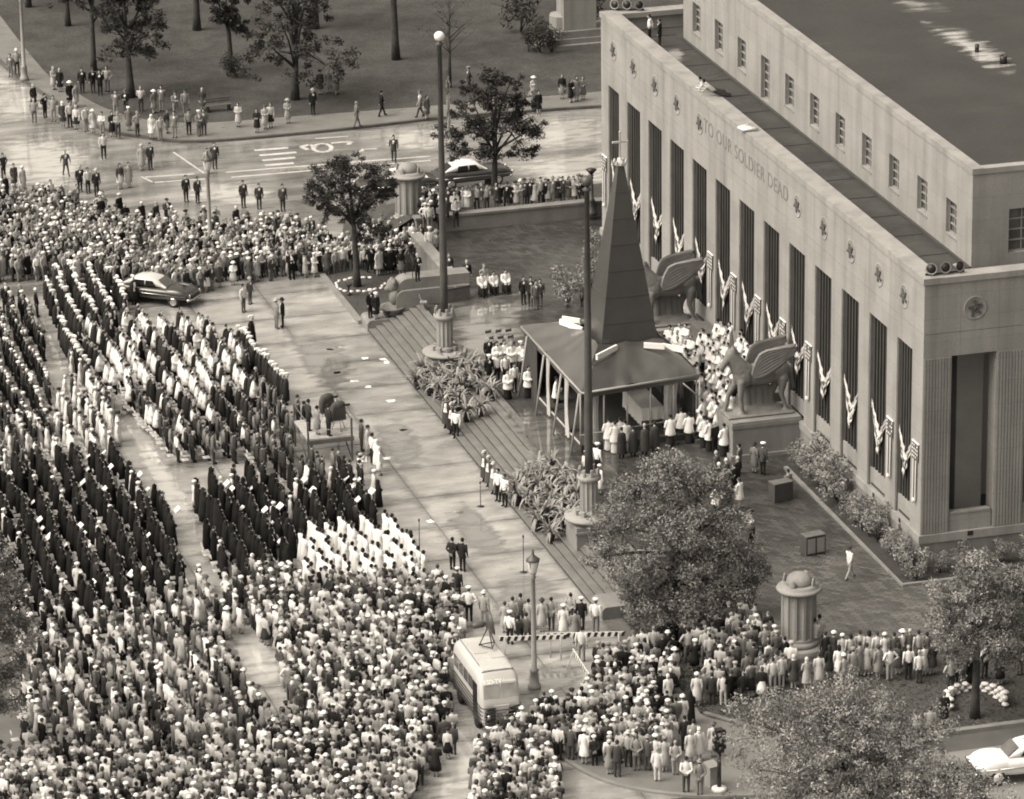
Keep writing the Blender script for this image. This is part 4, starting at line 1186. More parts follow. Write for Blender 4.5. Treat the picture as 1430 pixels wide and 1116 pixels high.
fg.lathe([(.42, .1), (.36, .8), (.3, 1.25), (.24, 1.45), (.3, 1.8), (.33, 2.1), (.14, 2.25), (.1, 2.35)], 12, (-.35, .72, 0)); fg.ell((-.37, .72, 2.5), (.16, .14, .2), 10, 6)
caps(fg, (-.4, .42, 2.1), (-1.0, .45, 2.3), .12, .09); caps(fg, (-.3, 1.02, 2.1), (-.2, 1.1, 1.3), .12, .08)
fig_me = remeshed(fg, .05, 'draped_figure'); fig_me.materials.append(M_STATUE)
def wing(side):
    mb = MB()
    def fn(u, v):      # u root -> tip, v leading edge -> trailing edge
        def pl(P, t):
            t *= len(P) - 1; i = min(int(t), len(P) - 2); f = t - i
            return P[i][0] + (P[i + 1][0] - P[i][0]) * f, P[i][1] + (P[i + 1][1] - P[i][1]) * f
        xa, za = pl([(-.55, 2.35), (-.45, 3.0), (-.2, 3.5), (.2, 3.68), (.8, 3.76), (1.3, 3.82), (1.75, 3.84)], u)
        xb, zb = pl([(-.5, 2.2), (-.2, 2.1), (.2, 2.2), (.6, 2.45), (1.0, 2.75), (1.4, 3.1), (1.8, 3.5)], u)
        x = xa + (xb - xa) * v; z = za + (zb - za) * v
        y = side * (.55 + .22 * math.sin(u * PI * .6))
        fv = (v * 8) % 1.0
        return (x + .05 * math.sin(v * 25) * u, y + side * (.07 * (1 - fv) * (.25 + u)), z)
    mb.grid(fn, 16, 48, None, False)
    me = mb.mesh('wing'); me.materials.append(M_STATUE)
    o = bpy.data.objects.new('wing', me); sl = o.modifiers.new('thickness', 'SOLIDIFY'); sl.thickness = .16; sl.offset = 0
    return o
def pegasus(p, lab, gx):
    t = thing('winged_horse_statue', lab, 'statue', p)
    ped = thing('statue_pedestal', 'square stone pedestal under %s' % gx, 'pedestal', p)
    mb = MB(); mb.box(-1.85, 1.95, -1.25, 1.25, 0, 1.66); obj('die', mb, M_STONE2, ped)
    mb = MB(); mb.box(-1.9, 2.0, -1.3, 1.3, 1.662, 1.9); mb.box(-1.86, 1.96, -1.26, 1.26, 1.9, 2.0); obj('cap', mb, M_STONE2, ped)
    mb = MB(); mb.box(-2.0, 2.1, -1.4, 1.4, -.02, .2); obj('footing', mb, M_STONE2, ped)
    for nm, me in (('horse', horse_me), ('draped_figure', fig_me)):
        o = link(nm, me, None, t); o.location = (0, 0, 2.03); 
    for sd in (-1, 1):
        o = wing(sd); COL.objects.link(o); o.parent = t; o.location = (0, 0, 2.03)
    return t
pegasus(Vector((14.15, -10.0, TZ)), 'carved stone winged horse on the near pedestal beside the white choir', 'the near winged horse')
pegasus(Vector((14.15, 5.6, TZ)), 'carved stone winged horse partly hidden behind the spire', 'the far winged horse')

# ================================================================== CARS AND BUS
def sup(w, zb, zt, x, n=14, e=.55):
    pts = []
    zc, hz = (zb + zt) / 2, (zt - zb) / 2
    for k in range(n):
        a = 2 * PI * k / n + PI / n
        c, s = math.cos(a), math.sin(a)
        pts.append((x, w * math.copysign(abs(c) ** e, c), zc + hz * math.copysign(abs(s) ** e, s)))
    return pts
def loftx(mb, st, n=14, e=.55):
    vs, fs = [], []
    for (x, w_, zb, zt) in st: vs += sup(w_, zb, zt, x, n, e)
    m_ = len(st)
    for j in range(m_ - 1):
        for k in range(n): fs.append((j * n + k, (j + 1) * n + k, (j + 1) * n + (k + 1) % n, j * n + (k + 1) % n))
    fs.append(tuple(range(n))[::-1]); fs.append(tuple((m_ - 1) * n + k for k in range(n)))
    mb.add(vs, fs, 1.0, True)
def carpaint(name, b): return mat(name, b, .03, 2.0, .18, spec=.6)
CP_D, CP_W, CP_G = carpaint('dark_car_paint', .035), carpaint('white_car_paint', .72), carpaint('silver_grey_paint', .5)
def car(p, rz, lab, body, roof, name='parked_car'):
    t = thing(name, lab, 'car', p, rz)
    mb = MB()
    loftx(mb, [(2.62, .62, .50, .72), (2.55, .78, .44, .86), (2.3, .87, .40, .95), (1.7, .91, .36, 1.01), (1.0, .93, .33, 1.05), (.6, .95, .31, 1.06), (-.9, .95, .31, 1.05), (-1.5, .94, .33, 1.03), (-2.1, .90, .38, .98), (-2.5, .82, .44, .88), (-2.62, .7, .5, .76)], 18, .5)
    for sy in (-1, 1):
        mb.ell((1.55, sy * .72, .72), (.95, .25, .36), 12, 7); mb.ell((-1.55, sy * .74, .72), (.95, .23, .36), 12, 7)
    obj('body', mb, body, t)
    st = [(.98, .62, 1.0, 1.06), (.62, .67, 1.0, 1.32), (.25, .70, 1.0, 1.52), (-.35, .71, 1.0, 1.60), (-1.0, .69, 1.0, 1.56), (-1.5, .64, 1.0, 1.34), (-1.95, .56, .95, 1.04)]
    mb = MB(); loftx(mb, st, 18, .6); obj('roof', mb, roof, t)
    def q(pts, nm='window'):
        m2 = MB(); m2.add(pts, [tuple(range(len(pts)))]); return obj(nm, m2, M_DARK, t)
    for sy in (-1, 1):
        for x0, x1 in ((.42, -.28), (-.36, -1.1)):
            w0, w1 = .745, .70
            pts = [(x0, sy * w0, 1.12), (x1, sy * w0, 1.12), (x1 + (.1 if x1 < -1 else 0), sy * w1, 1.44), (x0 - (.25 if x0 > 0 else 0), sy * w1, 1.44)]
            q(pts if sy < 0 else pts[::-1])
        m2 = MB(); m2.tube([(2.4, sy * .93, .72), (0, sy * .985, .74), (-2.3, sy * .92, .74)], .025, 4); obj('side_trim', m2, M_CHROME, t)
        m2 = MB(); m2.lathe([(.02, 0), (.13, .02), (.15, .06)], 12); hl = obj('headlight', m2, M_CHROME, t); hl.location = (2.56, sy * .66, .74); hl.rotation_euler = (0, -PI / 2 + PI, 0)
        m2 = MB(); m2.ell((-2.58, sy * .66, .76), (.06, .1, .08), 8, 5); obj('tail_light', m2, M_BLACK, t)
        for x in (1.58, -1.55):
            m2 = MB(); m2.lathe([(.2, -.1), (.33, -.1), (.36, -.04), (.36, .05), (.33, .1), (.2, .1)], 18); wh = obj('wheel', m2, M_RUBBER, t); wh.location = (x, sy * .83, .36); wh.rotation_euler = (PI / 2, 0, 0)
            m2 = MB(); m2.lathe([(.24, -.115), (.24, -.105)], 16); m2.lathe([(.24, .105), (.24, .115), (.15, .13), (.05, .12)], 16); obj('hub', m2, M_CHROME if body is not CP_W else M_WHITE, wh)
    wsx = [(.93, -.56, 1.10), (.93, .56, 1.10), (.42, .52, 1.45), (.42, -.52, 1.45)]
    m2 = MB(); m2.add([(x + .05, y, z + .03) for x, y, z in wsx], [(0, 1, 2, 3)]); obj('windshield', m2, M_PANE, t)
    m2 = MB(); m2.add([(-1.83, -.46, 1.14), (-1.83, .46, 1.14), (-1.38, .46, 1.46), (-1.38, -.46, 1.46)], [(0, 3, 2, 1)]); obj('rear_window', m2, M_DARK, t)
    for x in (2.68, -2.68):
        m2 = MB(); m2.tube([(x - math.copysign(.2, x), -.86, .5), (x, -.5, .5), (x, .5, .5), (x - math.copysign(.2, x), .86, .5)], .075, 7); obj('bumper', m2, M_CHROME, t)
    m2 = MB(); m2.box(2.60, 2.64, -.5, .5, .55, .74); m2.box(2.62, 2.66, -.45, .45, .62, .66); obj('grille', m2, M_BLACK, t)
    return t
car(Vector((-10.5, 28.0, .02)), math.radians(-38), 'dark sedan with a pale roof parked among the ranks of marchers', CP_D, CP_G)
c1 = at(585, 262, 0.0); car(Vector((8.6, 44.6, 0)), math.radians(178), 'light-roofed car behind the far stone column, nose to the left', CP_D, CP_W)
car(Vector((13.6, 45.1, 0)), math.radians(3), 'light-roofed car parked just right of the far flagpole', CP_D, CP_W)
t = car(Vector((12.7, -51.0, 0)), math.radians(178), 'white patrol car with a roof siren at the near kerb', CP_W, CP_W); t.scale = (.95, .95, 1.12)
mb = MB(); mb.lathe([(.1, 0), (.12, .1), (.07, .18)], 10, (-.2, -.25, 1.58)); mb.ell((-.1, .2, 1.68), (.25, .1, .1), 8, 5); obj('siren', mb, M_CHROME, t)

# television bus
W_ = .98
bus = thing('television_bus', 'white television bus with striped sides and a dish on its roof', 'bus', (-8.4, -36.9, 0), -PI / 2 + .0)
bus.scale = (1, .86, .97)
BUSP = mat('bus_paint', .42, .06, 2.0, .3); BUSD = mat('bus_stripe', .045, .1, 2.0, .4); BUSW = mat('bus_roof', .44, .12, 1.2, .5, var2=(6.0, .06))
mb = MB(); loftx(mb, [(2.42, .8, .45, 1.2), (2.5, .98, .38, 1.35), (2.44, 1.05, .36, 1.6), (2.3, 1.1, .36, 2.0), (1.9, 1.12, .36, 2.85), (1.6, 1.12, .36, 2.98), (-2.2, 1.12, .36, 2.98), (-2.5, 1.08, .4, 2.85), (-2.62, .98, .5, 2.5)], 22, .32)
obj('body', mb, BUSP, bus)
mb = MB(); loftx(mb, [(1.75, .85, 2.7, 2.99), (1.6, .95, 2.7, 3.03), (-2.1, .95, 2.7, 3.03), (-2.3, .85, 2.7, 2.98)], 16, .35); obj('roof', mb, BUSW, bus)
for k in range(5):
    z = .55 + .19 * k
    for sy in (-1, 1):
        mb = MB(); mb.box(-2.4, 2.2, sy * 1.125 - .012, sy * 1.125 + .012, z, z + .10); obj('stripe', mb, BUSD, bus)
    mb = MB()
    for sy in (-1, 1):
        mb = MB(); mb.tube([(2.2, sy * 1.12, z + .04), (2.42, sy * 1.02, z + .04), (2.53, sy * .78, z + .04), (2.56, sy * .38, z + .04)], .045, 6); obj('nose_stripe', mb, BUSD, bus)
for sy in (-1, 1):
    mb = MB(); mb.add([(2.36 + .03, sy * .05, 1.78), (2.34 + .03, sy * .95, 1.78), (2.14 + .04, sy * .92, 2.42), (2.16 + .04, sy * .05, 2.42)], [(0, 1, 2, 3) if sy > 0 else (3, 2, 1, 0)]); obj('windshield', mb, mat('sky_lit_glass', .30, .3, 1.5, .08, spec=.8), bus)
    for k in range(5):
        x1 = 1.75 - k * .82; mb = MB(); mb.box(x1 - .7, x1, sy * 1.12 - .014, sy * 1.12 + .014, 1.72, 2.35); obj('side_window', mb, M_PANE, bus)
    mb = MB(); mb.lathe([(.1, 0), (.12, .05), (.05, .08)], 12); o = obj('headlight', mb, M_CHROME, bus); o.location = (2.52, sy * .72, .92); o.rotation_euler = (0, PI / 2, 0)
    for x in (1.45, -1.5):
        mb = MB(); mb.lathe([(.2, -.12), (.4, -.1), (.42, 0), (.4, .1), (.2, .12)], 16); o = obj('wheel', mb, M_RUBBER, bus); o.location = (x, sy * 1.02, .42); o.rotation_euler = (PI / 2, 0, 0)
mb = MB(); mb.box(1.05, 1.75, -1.15, -1.13, .5, 2.3); obj('door', mb, M_DARK, bus)
mb = MB(); mb.box(2.49, 2.55, -.36, .36, .5, 1.2); obj('grille', mb, M_METAL, bus)
for k in range(6):
    mb = MB(); mb.box(2.55, 2.57, -.33, .33, .55 + .1 * k, .6 + .1 * k); obj('grille_bar', mb, M_CHROME, bus)
mb = MB(); mb.box(2.4, 2.53, -.42, .42, 1.25, 1.46); obj('hood_plate', mb, BUSP, bus)
mb = MB(); mb.tube([(2.4, -1.05, .42), (2.66, -.8, .42), (2.68, .8, .42), (2.4, 1.05, .42)], .09, 8); obj('bumper', mb, M_CHROME, bus)
o = words('lettering', 'KSD-TV', M_WHITE, bus, .30, .01, 1.0, .008); o.matrix_local = Matrix.Translation((2.20, -.42, 2.57)) @ Matrix.Rotation(-.55, 4, 'Y') @ Matrix.Rotation(PI / 2, 4, 'Z') @ Matrix.Rotation(PI / 2, 4, 'X')
o = words('lettering', 'Television', M_WHITE, bus, .22, .01); o.matrix_local = Matrix.Translation((2.20, .42, 2.58)) @ Matrix.Rotation(-.55, 4, 'Y') @ Matrix.Rotation(PI / 2, 4, 'Z') @ Matrix.Rotation(PI / 2, 4, 'X')
mb = MB(); mb.box(-1.6, -.2, -.6, .5, 3.035, 3.06); mb.box(-.9, .5, .1, .85, 3.035, 3.055); obj('roof_hatch', mb, BUSP, bus)
mb = MB()
for y in (-.85, .85): mb.tube([(-2.2, y, 3.08), (1.2, y, 3.08)], .025, 5)
obj('roof_rail', mb, M_METAL, bus)
d = thing('dish_antenna', 'dark dish antenna on a tripod on the television bus roof', 'antenna', (-8.1, -36.2, 3.05), .25)
mb = MB(); mb.lathe([(.02, 0), (.28, .05), (.48, .15), (.62, .3), (.60, .31), (.46, .17), (.28, .08), (.02, .04)], 20); dd = obj('dish', mb, M_POLE, d); dd.location = (-.12, .05, 1.15); dd.rotation_euler = (0, PI / 2 - .15, -.35)
mb = MB(); mb.lathe([(.12, -.6), (.16, -.5), (.16, -.1), (.1, 0)], 10); hh = obj('feed_housing', mb, M_POLE, d); hh.location = (-.15, .05, 1.15); hh.rotation_euler = (0, PI / 2 - .15, -.35)
for k in range(3):
    a = 2 * PI * k / 3 + .4; mb = MB(); mb.tube([(0, 0, 1.0), (.46 * math.cos(a), .46 * math.sin(a), 0)], .028, 5); obj('leg', mb, M_BLACK, d)
mb = MB(); mb.tube([(.45 * math.cos(2 * PI * k / 3 + .4), .45 * math.sin(2 * PI * k / 3 + .4), .05) for k in (0, 1, 2, 0)], .03, 5); mb.lathe([(.12, .95), (.12, 1.15)], 10); obj('spreader', mb, M_BLACK, d)

# ================================================================== CAMERA PLATFORM IN THE CROWD
DZ = 1.5       # height of the deck
pf = at(461, 611, DZ); pc = Vector((pf.x, pf.y + 1.62, 0))
pc_plat = pc.copy()
t = thing('camera_platform', 'timber camera platform raised on posts at the edge of the crowd', 'platform', pc)
for k in range(8):
    mb = MB(); mb.box(-1.25, 1.25, -1.6 + .4 * k, -1.6 + .4 * k + .37, DZ - .06, DZ); obj('deck_plank', mb, M_WOOD, t)
mb = MB(); mb.box(-1.3, 1.3, -1.68, -1.62, DZ - .3, DZ - .06); obj('front_beam', mb, M_DWOOD, t)
mb = MB(); mb.box(-1.3, 1.3, 1.62, 1.68, DZ - .3, DZ - .06); obj('rear_beam', mb, M_DWOOD, t)
for x in (-1.2, 1.2):
    for y in (-1.55, 1.55):
        mb = MB(); mb.box(x - .05, x + .05, y - .05, y + .05, 0, DZ + .95); obj('post', mb, M_DWOOD, t)
    mb = MB(); mb.tube([(x, -1.55, DZ + .9), (x, 1.55, DZ + .9)], .035, 5); obj('hand_rail', mb, M_DWOOD, t)
    mb = MB(); mb.tube([(x, -1.5, .1), (x, 1.5, DZ - .1)], .04, 5); obj('brace', mb, M_DWOOD, t)
mb = MB(); mb.tube([(-1.2, -1.6, DZ + .45), (1.2, -1.6, DZ + .45)], .02, 5); obj('front_rail', mb, M_WOOD, t)
def tvcam(p, rz, lab):
    t = thing('television_camera', lab, 'camera', p, rz); t.scale = (.82, .82, .88)
    mb = MB(); mb.ell((.05, 0, 1.55), (.42, .27, .34), 10, 7); mb.ell((-.2, .05, 1.42), (.32, .3, .4), 10, 7); mb.cbox((.1, 0, 1.62), (.6, .36, .3)); mb.ell((-.38, -.03, 1.15), (.24, .27, .55), 10, 7)
    me = remeshed(mb, .05, 'cover'); me.materials.append(M_DDRAPE); o = link('cover', me, None, t)
    mb = MB(); mb.grid(lambda u, v: (-.4 + .8 * u, .24 + .06 * v, 1.5 - .8 * v), 6, 4); mb.grid(lambda u, v: (-.4 + .8 * u, -.24 - .06 * v, 1.5 - .8 * v), 6, 4); mb.grid(lambda u, v: (-.4 - .06 * v, -.26 + .52 * u, 1.5 - .9 * v), 6, 4); obj('rain_cape', mb, M_DDRAPE, t)
    mb = MB(); mb.lathe([(.07, .35), (.08, .75)], 10); ln = obj('lens', mb, M_BLACK, t); ln.location = (0, 0, 1.55); ln.rotation_euler = (0, PI / 2, 0)
    for k in range(3):
        a = 2 * PI * k / 3 + .5; mb = MB(); mb.tube([(0, 0, 1.25), (.5 * math.cos(a), .5 * math.sin(a), 0)], .03, 5); obj('leg', mb, M_WOOD, t)
tvcam(pc + Vector((.45, .75, DZ + .005)), .2, 'cloth-draped television camera at the far side of the platform')
tvcam(pc + Vector((.75, -.6, DZ + .005)), .05, 'cloth-draped television camera with its lens out, near side of the platform')

# cameraman's tripod on the far cheek wall
def tripod(p, lab):
    t = thing('film_camera', lab, 'camera', p)
    mb = MB(); mb.cbox((0, 0, 1.55), (.42, .2, .26)); mb.ell((-.05, 0, 1.78), (.2, .06, .14), 8, 5); obj('camera_body', mb, M_BLACK, t)
    for k in range(3):
        a = 2 * PI * k / 3 + .3; mb = MB(); mb.tube([(0, 0, 1.42), (.5 * math.cos(a), .5 * math.sin(a), 0)], .028, 5); obj('leg', mb, M_BLACK, t)
tripod(Vector((3.1, 19.75, 2.75)), 'film camera on a tripod on top of the far cheek wall')

# ================================================================== BARRICADES, SPEAKERS, CHAIRS, STANDS
def barricade(a, b, lab, h=1.0):
    a, b = Vector(a), Vector(b); L = (b - a).length; rz = math.atan2(b.y - a.y, b.x - a.x)
    t = thing('barricade', lab, 'barricade', a, rz, None)
    mb = MB(); n = int(L / .16)
    mb.add([(0, -.02, h - .12), (L, -.02, h - .12), (L, -.02, h + .12), (0, -.02, h + .12), (0, .02, h - .12), (L, .02, h - .12), (L, .02, h + .12), (0, .02, h + .12)], [(0, 1, 2, 3), (5, 4, 7, 6), (3, 2, 6, 7), (0, 4, 5, 1), (0, 3, 7, 4), (1, 5, 6, 2)], .7)
    obj('board', mb, M_TONE, t)
    st = MB()
    for k in range(0, n, 2):
        x = L * k / n; d = L / n
        for y in (-.024, .024): st.add([(x, y, h - .115), (x + d, y, h - .115), (x + d + .08, y, h + .115), (x + .08, y, h + .115)], [(0, 1, 2, 3)])
    obj('stripes', st, M_BLACK, t)
    for x in (.25, L - .25):
        for s in (-1, 1):
            mb = MB(); mb.tube([(x, s * .04, h + .1), (x, s * .35, 0)], .035, 5); obj('leg', mb, M_WOOD, t)
pa, pb, pc_ = at(697, 893, 1.0), at(790, 890, 1.0), at(872, 887, 1.0)
barricade((pa.x, pa.y, .03), (pb.x, pb.y, .03), 'long black and white striped barricade beside the bus')
barricade((pb.x - .9, pb.y + .45, .03), (pc_.x, pc_.y + .1, .03), 'long black and white striped barricade ending under the leafy tree')
q1, q2 = at(800, 910, .8), at(812, 932, .8)
barricade((q1.x, q1.y, .03), (q2.x, q2.y - 1.2, .03), 'sawhorse barrier with its pale end towards the open pavement', .8)
def speaker(p, rz, lab):
    t = thing('loudspeaker_cabinet', lab, 'loudspeaker', p, rz)
    mb = MB(); mb.box(-.55, .55, -.32, .32, .02, .98); obj('cabinet', mb, M_DDRAPE, t)
    mb = MB(); mb.box(-.56, .56, -.33, .33, .982, 1.03); obj('top', mb, M_DWOOD, t)
    for s in (-1, 1):
        mb = MB(); mb.box(s * .26 - .21, s * .26 + .21, -.345, -.321, .12, .88); obj('grille_cloth', mb, M_METAL if rz < .3 else M_BLACK, t)
    for z in (.1, .9):
        mb = MB(); mb.box(.5, .56, -.35, -.322, z - .04, z + .04); obj('corner_plate', mb, M_CHROME, t)
p = at(1135, 772, TZ); speaker(Vector((p.x, p.y, TZ)), .16, 'double loudspeaker cabinet alone on the brick terrace')
p = at(1090, 698, TZ); speaker(Vector((p.x, p.y, TZ)), PI + .2, 'loudspeaker cabinet seen from behind near the planting bed')
cf, cs = MB(), MB()
for s in (-1, 1):
    cf.tube([(-.22, s * .22, 0), (-.02, s * .22, .45), (.2, s * .22, .02)], .016, 4); cf.tube([(.18, s * .22, 0), (-.05, s * .22, .45), (-.2, s * .21, .86)], .016, 4)
cf.tube([(-.2, -.21, .86), (-.22, -.12, .9), (-.22, .12, .9), (-.2, .21, .86)], .016, 4)
cs.box(-.18, .2, -.2, .2, .44, .47)
cb = MB(); cb.cbox((-.19, 0, .78), (.02, .4, .16)); cf_me, cs_me, cb_me = cf.mesh('frame'), cs.mesh('seat'), cb.mesh('backrest')
cf_me.materials.append(M_METAL); cs_me.materials.append(M_WOOD); cb_me.materials.append(M_DWOOD)
def chair(p, rz, lab, group, wht=False):
    t = thing('folding_chair', lab, 'chair', p, rz, group)
    link('frame', cf_me, None, t); link('seat', cs_me, None, t); link('backrest', cb_me, None, t)
k = 0
for row in range(4):
    for c_ in range(3):
        p = at(684 + 14 * c_ + 3 * row, 483 + 9 * row - c_, TZ)
        chair(Vector((p.x, p.y, TZ)), -1.35, 'empty folding chair in the block behind the servers, row %s from the back, seat %s' % (ordn[row], ordn[c_]), 'folding chairs on the terrace'); k += 1
p = at(591, 432, TZ); chair(Vector((p.x, p.y, TZ)), -.3, 'single folding chair against the far cheek wall', None)
for i, (x, y) in enumerate(((1003, 728), (1018, 735), (1032, 728), (1045, 733))):
    p = at(x, y, TZ); chair(Vector((p.x, p.y, TZ)), 1.9, 'folding chair behind the seated clergy by the leafy tree, %s from the left' % ordn[i], 'folding chairs by the clergy')
def micstand(p, h, lab):
    t = thing('microphone_stand', lab, 'microphone', p)
    mb = MB(); mb.lathe([(.2, 0), (.2, .03), (.03, .06)], 12); obj('foot', mb, M_BLACK, t)
    mb = MB(); mb.tube([(0, 0, .05), (0, 0, h)], .022, 6); obj('rod', mb, M_BLACK, t)
    mb = MB(); mb.ell((0, 0, h + .06), (.05, .05, .09), 8, 5); obj('head', mb, M_BLACK, t)
micstand(at(586, 782), 2.1, 'tall thin microphone stand in front of the women in white')
micstand(at(671, 708), 1.3, 'microphone stand before the capped men on the steps')
micstand(at(731, 800), 1.9, 'microphone stand left of the lantern lamp')
p = at(636, 418, TZ)
t = thing('equipment_trunk', 'dark equipment trunk on the terrace by the far cheek wall', 'trunk', Vector((p.x, p.y, TZ)), .2)
mb = MB(); mb.box(-.75, .75, -.4, .4, 0, .75); obj('case', mb, M_DWOOD, t)
mb = MB(); mb.box(-.77, .77, -.42, .42, .752, .85); obj('lid', mb, M_DDRAPE, t)
mb = MB(); mb.box(-.2, .2, -.25, .1, .855, .87); obj('paper', mb, M_WHITE, t)
# loose papers on the wet plaza
for i, (x, y) in enumerate(((460, 488), (472, 485), (511, 500), (536, 502), (495, 532), (540, 506), (515, 540), (546, 560), (565, 600), (620, 565), (541, 640), (700, 635), (755, 745), (600, 728), (640, 715), (470, 520))):
    p = at(x, y, .03); sheet('paper_scrap', [(p.x + rnd.uniform(.1, .3) * sx_, p.y + rnd.uniform(.1, .25) * sy_) for sx_, sy_ in ((-1, -1), (1, -1), (1, 1), (-1, 1))], .034, M_WHITE, None)
    o = COL.objects[-1]; tag(o, 'pale scrap of paper lying on the wet plaza slabs', 'paper', 'scraps of paper on the plaza')
# fallen white carpet piece on the stairs
# traffic signal at the near corner
p = at(1004, 1104, .12)
t = thing('traffic_signal', 'black traffic signal on a short post at the near corner', 'traffic light', p, .1)
mb = MB(); mb.lathe([(.34, 0), (.34, .14), (.2, .2)], 14); obj('foot', mb, M_WHITE, t)
mb = MB(); mb.lathe([(.1, .2), (.09, 1.9)], 10); obj('post', mb, M_BLACK, t)
mb = MB(); mb.box(-.17, .17, -.17, .17, 1.9, 3.0); obj('housing', mb, M_BLACK, t)
for k in range(3):
    for a in range(4):
        mb = MB(); mb.lathe([(.12, 0), (.13, .12)], 10); o = obj('visor', mb, M_BLACK, t); o.location = (.17 * math.cos(a * PI / 2), .17 * math.sin(a * PI / 2), 2.1 + .35 * k); o.rotation_euler = (0, PI / 2, a * PI / 2)
p = at(995, 1104, .12); t = thing('control_box', 'slanted grey control box beside the traffic signal', 'box', Vector((p.x + .1, p.y + .5, .12)), .3)
mb = MB(); mb.box(-.2, .25, -.2, .2, 0, 1.0); obj('case', mb, M_METAL, t)
mb = MB(); mb.cbox((0, 0, 1.05), (.55, .5, .07), 0, 1.0, Matrix.Rotation(.3, 3, 'X')); obj('lid', mb, M_METAL, t)

# park monument and benches
p = at(805, 60, .13)
t = thing('park_monument', 'tall pale stone monument shaft on steps in the park', 'monument', p)
mb = MB(); mb.box(-1.2, 1.2, -.9, .9, 1.2, 9); obj('shaft', mb, M_STONE, t)
mb = MB(); mb.box(-3, 4.2, -1.8, 2, 0, .35); mb.box(-2.4, 3.6, -1.4, 1.6, .35, .7); mb.box(-1.8, 2.6, -1.2, 1.2, .7, 1.2); obj('steps', mb, M_STONE2, t)
p2 = at(787, 60, .13) - p
mb = MB(); mb.lathe([(1.05, 0), (1.05, 2.1), (.95, 2.15)], 8, (p2.x, p2.y, 0), smooth=False); obj('front_block', mb, M_STONE, t)
def bench(p, rz, lab):
    t = thing('park_bench', lab, 'bench', p, rz)
    for k in range(3):
        mb = MB(); mb.box(-.9, .9, -.22 + .15 * k, -.1 + .15 * k, .42, .46); obj('seat_slat', mb, M_DWOOD, t)
    for k in range(2):
        mb = MB(); mb.box(-.9, .9, .26, .3, .56 + .18 * k, .68 + .18 * k); obj('back_slat', mb, M_DWOOD, t)
    for x in (-.75, .75):
        mb = MB(); mb.box(x - .04, x + .04, -.22, .3, 0, .42); obj('leg', mb, M_BLACK, t)
bench(at(305, 155, .135), .1, 'dark park bench with people round it on the lawn')
bench(at(712, 150, .135), .1, 'pale park bench behind the leafy street tree')

# ================================================================== TREES
def tree(p, H, blobs, leaf, n, size, seed, lab, trunk=.22, name='tree', lean=(0, 0), group=None, cbase=.35, droop=0.0):
    """blobs: (dx, dy, z, rx, ry, rz) clusters of leaf clumps in the crown"""
    rr = random.Random(seed)
    t = thing(name, lab, 'tree', p, 0, group)
    tb = MB()
    top = Vector((lean[0], lean[1], H * .82))
    tb.tube([(0, 0, -.1), (lean[0] * .1, lean[1] * .1, H * .12), (lean[0] * .35, lean[1] * .3, H * cbase), (lean[0] * .7, lean[1] * .7, H * .6), top], [trunk * 1.35, trunk, trunk * .8, trunk * .45, trunk * .15], 9)
    cr = MB()
    tot = sum(b[3] * b[4] * b[5] for b in blobs)
    for b in blobs:
        c = Vector(b[:3]); f = max(.02, b[3] * b[4] * b[5] / tot)
        z0 = rr.uniform(cbase, .6) * H * .9
        s = Vector((lean[0] * z0 / H, lean[1] * z0 / H, z0)); mid = (s + c) / 2 + Vector((rr.gauss(0, .2), rr.gauss(0, .2), .25))
        tb.tube([s, mid, c], [trunk * .45, trunk * .28, trunk * .1], 6)
        k = max(4, int(n * f / 80))
        for _ in range(k):
            while True:
                d = Vector((rr.uniform(-1, 1), rr.uniform(-1, 1), rr.uniform(-1, 1)))
                if .1 < d.length < 1: break
            q = rr.random() ** .45
            cc = c + Vector((d.normalized().x * b[3], d.normalized().y * b[4], d.normalized().z * b[5])) * q
            rc = rr.uniform(.36, .72) * min(b[3], 1.6) * .6
            tn = rr.uniform(.5, 1.45)
            leafball(cr, cc, (rc, rc, rc * (.7 + droop)), 80, size, rr, tn, .7)
            if rr.random() < .25: tb.tube([c, cc], [trunk * .1, trunk * .04], 4)
    obj('trunk', tb, M_BARK, t); obj('crown', cr, leaf, t)
    return t
def rblobs(H, R, z0, n, seed, taper=.5):
    rr = random.Random(seed); out = []
    for k in range(n):
        u = (k + .5) / n; z = z0 + (H - z0) * u
        rad = R * (math.sin(PI * min(1, .22 + u * .78)) ** .7) 
        a = k * 2.4 + rr.uniform(-.4, .4); q = rr.uniform(.25, .72)
        br = R * rr.uniform(.36, .52)
        out.append((rad * q * math.cos(a), rad * q * math.sin(a), z - br * .3, br, br, br * rr.uniform(.6, .85)))
    return out
# big leafy tree over the corner of the stairs
bl = [(0, 0, 8.9, 1.5, 1.5, 1.1), (-1.5, .5, 8.0, 1.4, 1.3, 1.0), (1.7, .2, 8.1, 1.5, 1.4, 1.0), (-2.6, .3, 6.4, 1.3, 1.4, 1.1), (2.5, -.4, 6.3, 1.4, 1.4, 1.1), (0, -.8, 6.6, 1.9, 1.6, 1.3), (-1.8, -.6, 4.6, 1.5, 1.4, 1.1),
      (1.2, -.8, 4.6, 1.8, 1.6, 1.2), (3.5, -.6, 4.4, 1.4, 1.3, 1.0), (-3.4, .2, 5.0, .9, 1.0, .8), (3.9, 0, 3.5, 1.2, 1.1, .8), (-1.2, -.9, 3.2, 1.4, 1.2, .9), (2.2, -1.1, 3.0, 1.6, 1.3, .9), (.5, -1.2, 2.6, 1.4, 1.2, .8)]
bl = [(b[0] * 1.04 - .25, b[1], b[2] - .55, b[3], b[4], b[5]) for b in bl] + [(-2.2, -1.0, 2.2, 1.1, 1.0, .8), (-.6, -1.3, 1.6, 1.2, 1.0, .7), (1.4, -1.4, 1.4, 1.3, 1.0, .7), (3.0, -1.0, 2.0, 1.1, 1.0, .7)]
